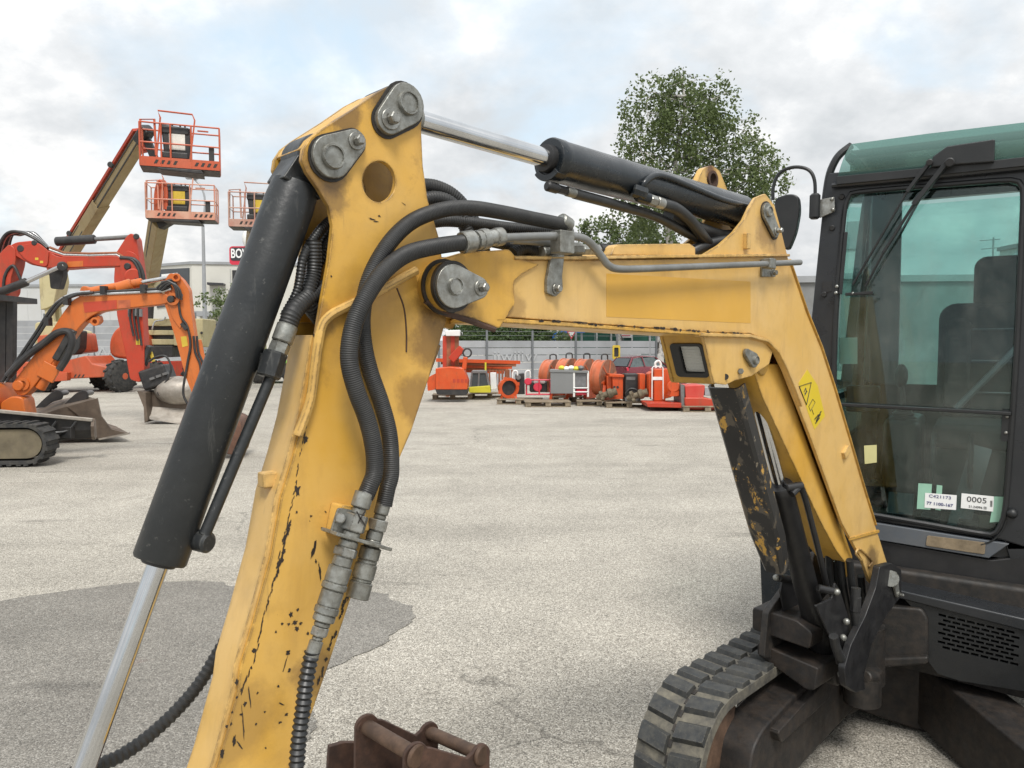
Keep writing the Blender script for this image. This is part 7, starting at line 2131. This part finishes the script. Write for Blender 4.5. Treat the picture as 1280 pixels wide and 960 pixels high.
# parked red hatchback beyond the pallets
F = pxf(790, 30 / YS, radians(28))
CARP = plain('dark_red_car_paint', (.14, .012, .02), .25, 0, .05, 1); CARP.node_tree.nodes['Principled BSDF'].inputs['Coat Weight'].default_value = .6
car = thing('parked_car', 'dark red hatchback parked behind the reels and orange boxes', 'car', tuple(F.p(0, 0)))
L2 = 4.1
def carsec(u):
    t_ = (u + .9) / L2
    prof = [(-.9, .35, .95, .80), (-.75, .22, 1.02, .86), (0, .20, 1.0, .88), (1.0, .20, .98, .88), (2.2, .20, .93, .87), (2.9, .24, .82, .83), (3.2, .36, .66, .70)]
    for a, b in zip(prof, prof[1:]):
        if a[0] <= u <= b[0]:
            k = (u - a[0]) / (b[0] - a[0]); return [a[i] + (b[i] - a[i]) * k for i in range(4)]
secs = []
for k in range(19):
    u = -.9 + L2 * k / 18
    _, z0, z1, hw = carsec(u)
    secs.append([F.p(u, z, w) for z, w in ((z0, hw * .92), (z0 + .25, hw), (z1 - .1, hw * .98), (z1, hw * .9), (z1, -hw * .9), (z1 - .1, -hw * .98), (z0 + .25, -hw), (z0, -hw * .92))])
part('body', MB().loft(secs), CARP, car, fix=True, ang=50)
cab_s = []
for u, z, hw in ((-.80, .98, .80), (-.45, 1.38, .64), (.2, 1.47, .62), (.9, 1.44, .62), (1.55, 1.0, .78)):
    cab_s.append((u, z, hw))
roof = MB()
roof.loft([[F.p(u, z - .02, hw), F.p(u, z + .03, hw * .8), F.p(u, z + .03, -hw * .8), F.p(u, z - .02, -hw)] for u, z, hw in cab_s[1:4]])
part('roof', roof, CARP, car, fix=True, ang=60)
gh = MB(); gh.loft([[F.p(-.78, .96, .82), F.p(-.78, .96, -.82), F.p(-.46, 1.37, -.63), F.p(-.46, 1.37, .63)], [F.p(1.5, .96, .80), F.p(1.5, .96, -.80), F.p(.88, 1.42, -.61), F.p(.88, 1.42, .61)]])
part('windows', gh, plain('car_glass', (.08, .10, .10), .06), car, fix=True)
for s_ in (1, -1):
    for a, b in (((-.80, .97), (-.46, 1.40)), ((.15, .97), (.10, 1.44)), ((1.53, .97), (.88, 1.43))):
        part('pillar', MB().bar(F.p(a[0], a[1], .82 * s_), F.p(b[0], b[1], .63 * s_), .09, .05), CARP, car)
for u in (-.15, 2.45):
    for s_ in (.80, -.80):
        c = F.p(u, .31, s_); o = part('wheel', MB().bcyl(c - F.w * .1, c + F.w * .1, .31, .03, 24), TYRE, car)
        part('rim', MB().bcyl(c - F.w * .105, c + F.w * .105, .20, .02, 16), GR, o)
for s_ in (.7, -.7):
    part('tail_light', MB().fbox(F, -.90, -.80, .78, .95, s_ - .12, s_ + .12), SR, car, bevel=.02)
part('hatch_window', MB().loft([[F.p(-.80, 1.0, .66), F.p(-.80, 1.0, -.66)][::1] + [F.p(-.50, 1.36, -.54), F.p(-.50, 1.36, .54)], [F.p(-.83, 1.0, .66), F.p(-.83, 1.0, -.66), F.p(-.53, 1.37, -.54), F.p(-.53, 1.37, .54)]]), GLS, car, fix=True)
part('bumper', MB().fbox(F, -.98, -.86, .34, .62, -.78, .78), CARP, car, bevel=.05)
car.scale = (.8, .8, .8)
# yellow sign frame above the car
F = pxf(770, 31.5 / YS)
t = thing('signal_frame', 'yellow rounded frame with dark opening standing behind the red car', 'sign frame', tuple(F.p(0, 0)))
h_ = pl(F, [(767, 440), (769, 434), (772.5, 434), (772.5, 446), (768, 446)])
part('frame', MB().prism(F, rrect(F.uv(765.5, 447)[0], F.uv(770, 449)[1], F.uv(775, 447)[0], F.uv(770, 431.5)[1], .06), -.05, .05, [rrect(F.uv(767.5, 447)[0], F.uv(770, 446)[1], F.uv(773, 447)[0], F.uv(770, 434.5)[1], .04)]), YEL, t)
part('panel', MB().prism(F, rrect(F.uv(767.5, 447)[0], F.uv(770, 446)[1], F.uv(773, 447)[0], F.uv(770, 434.5)[1], .04), -.04, -.01), DK, t)
part('post', MB().cyl(F.p(0, 0), F.px(770, 449), .05, n=10), WHT, t)
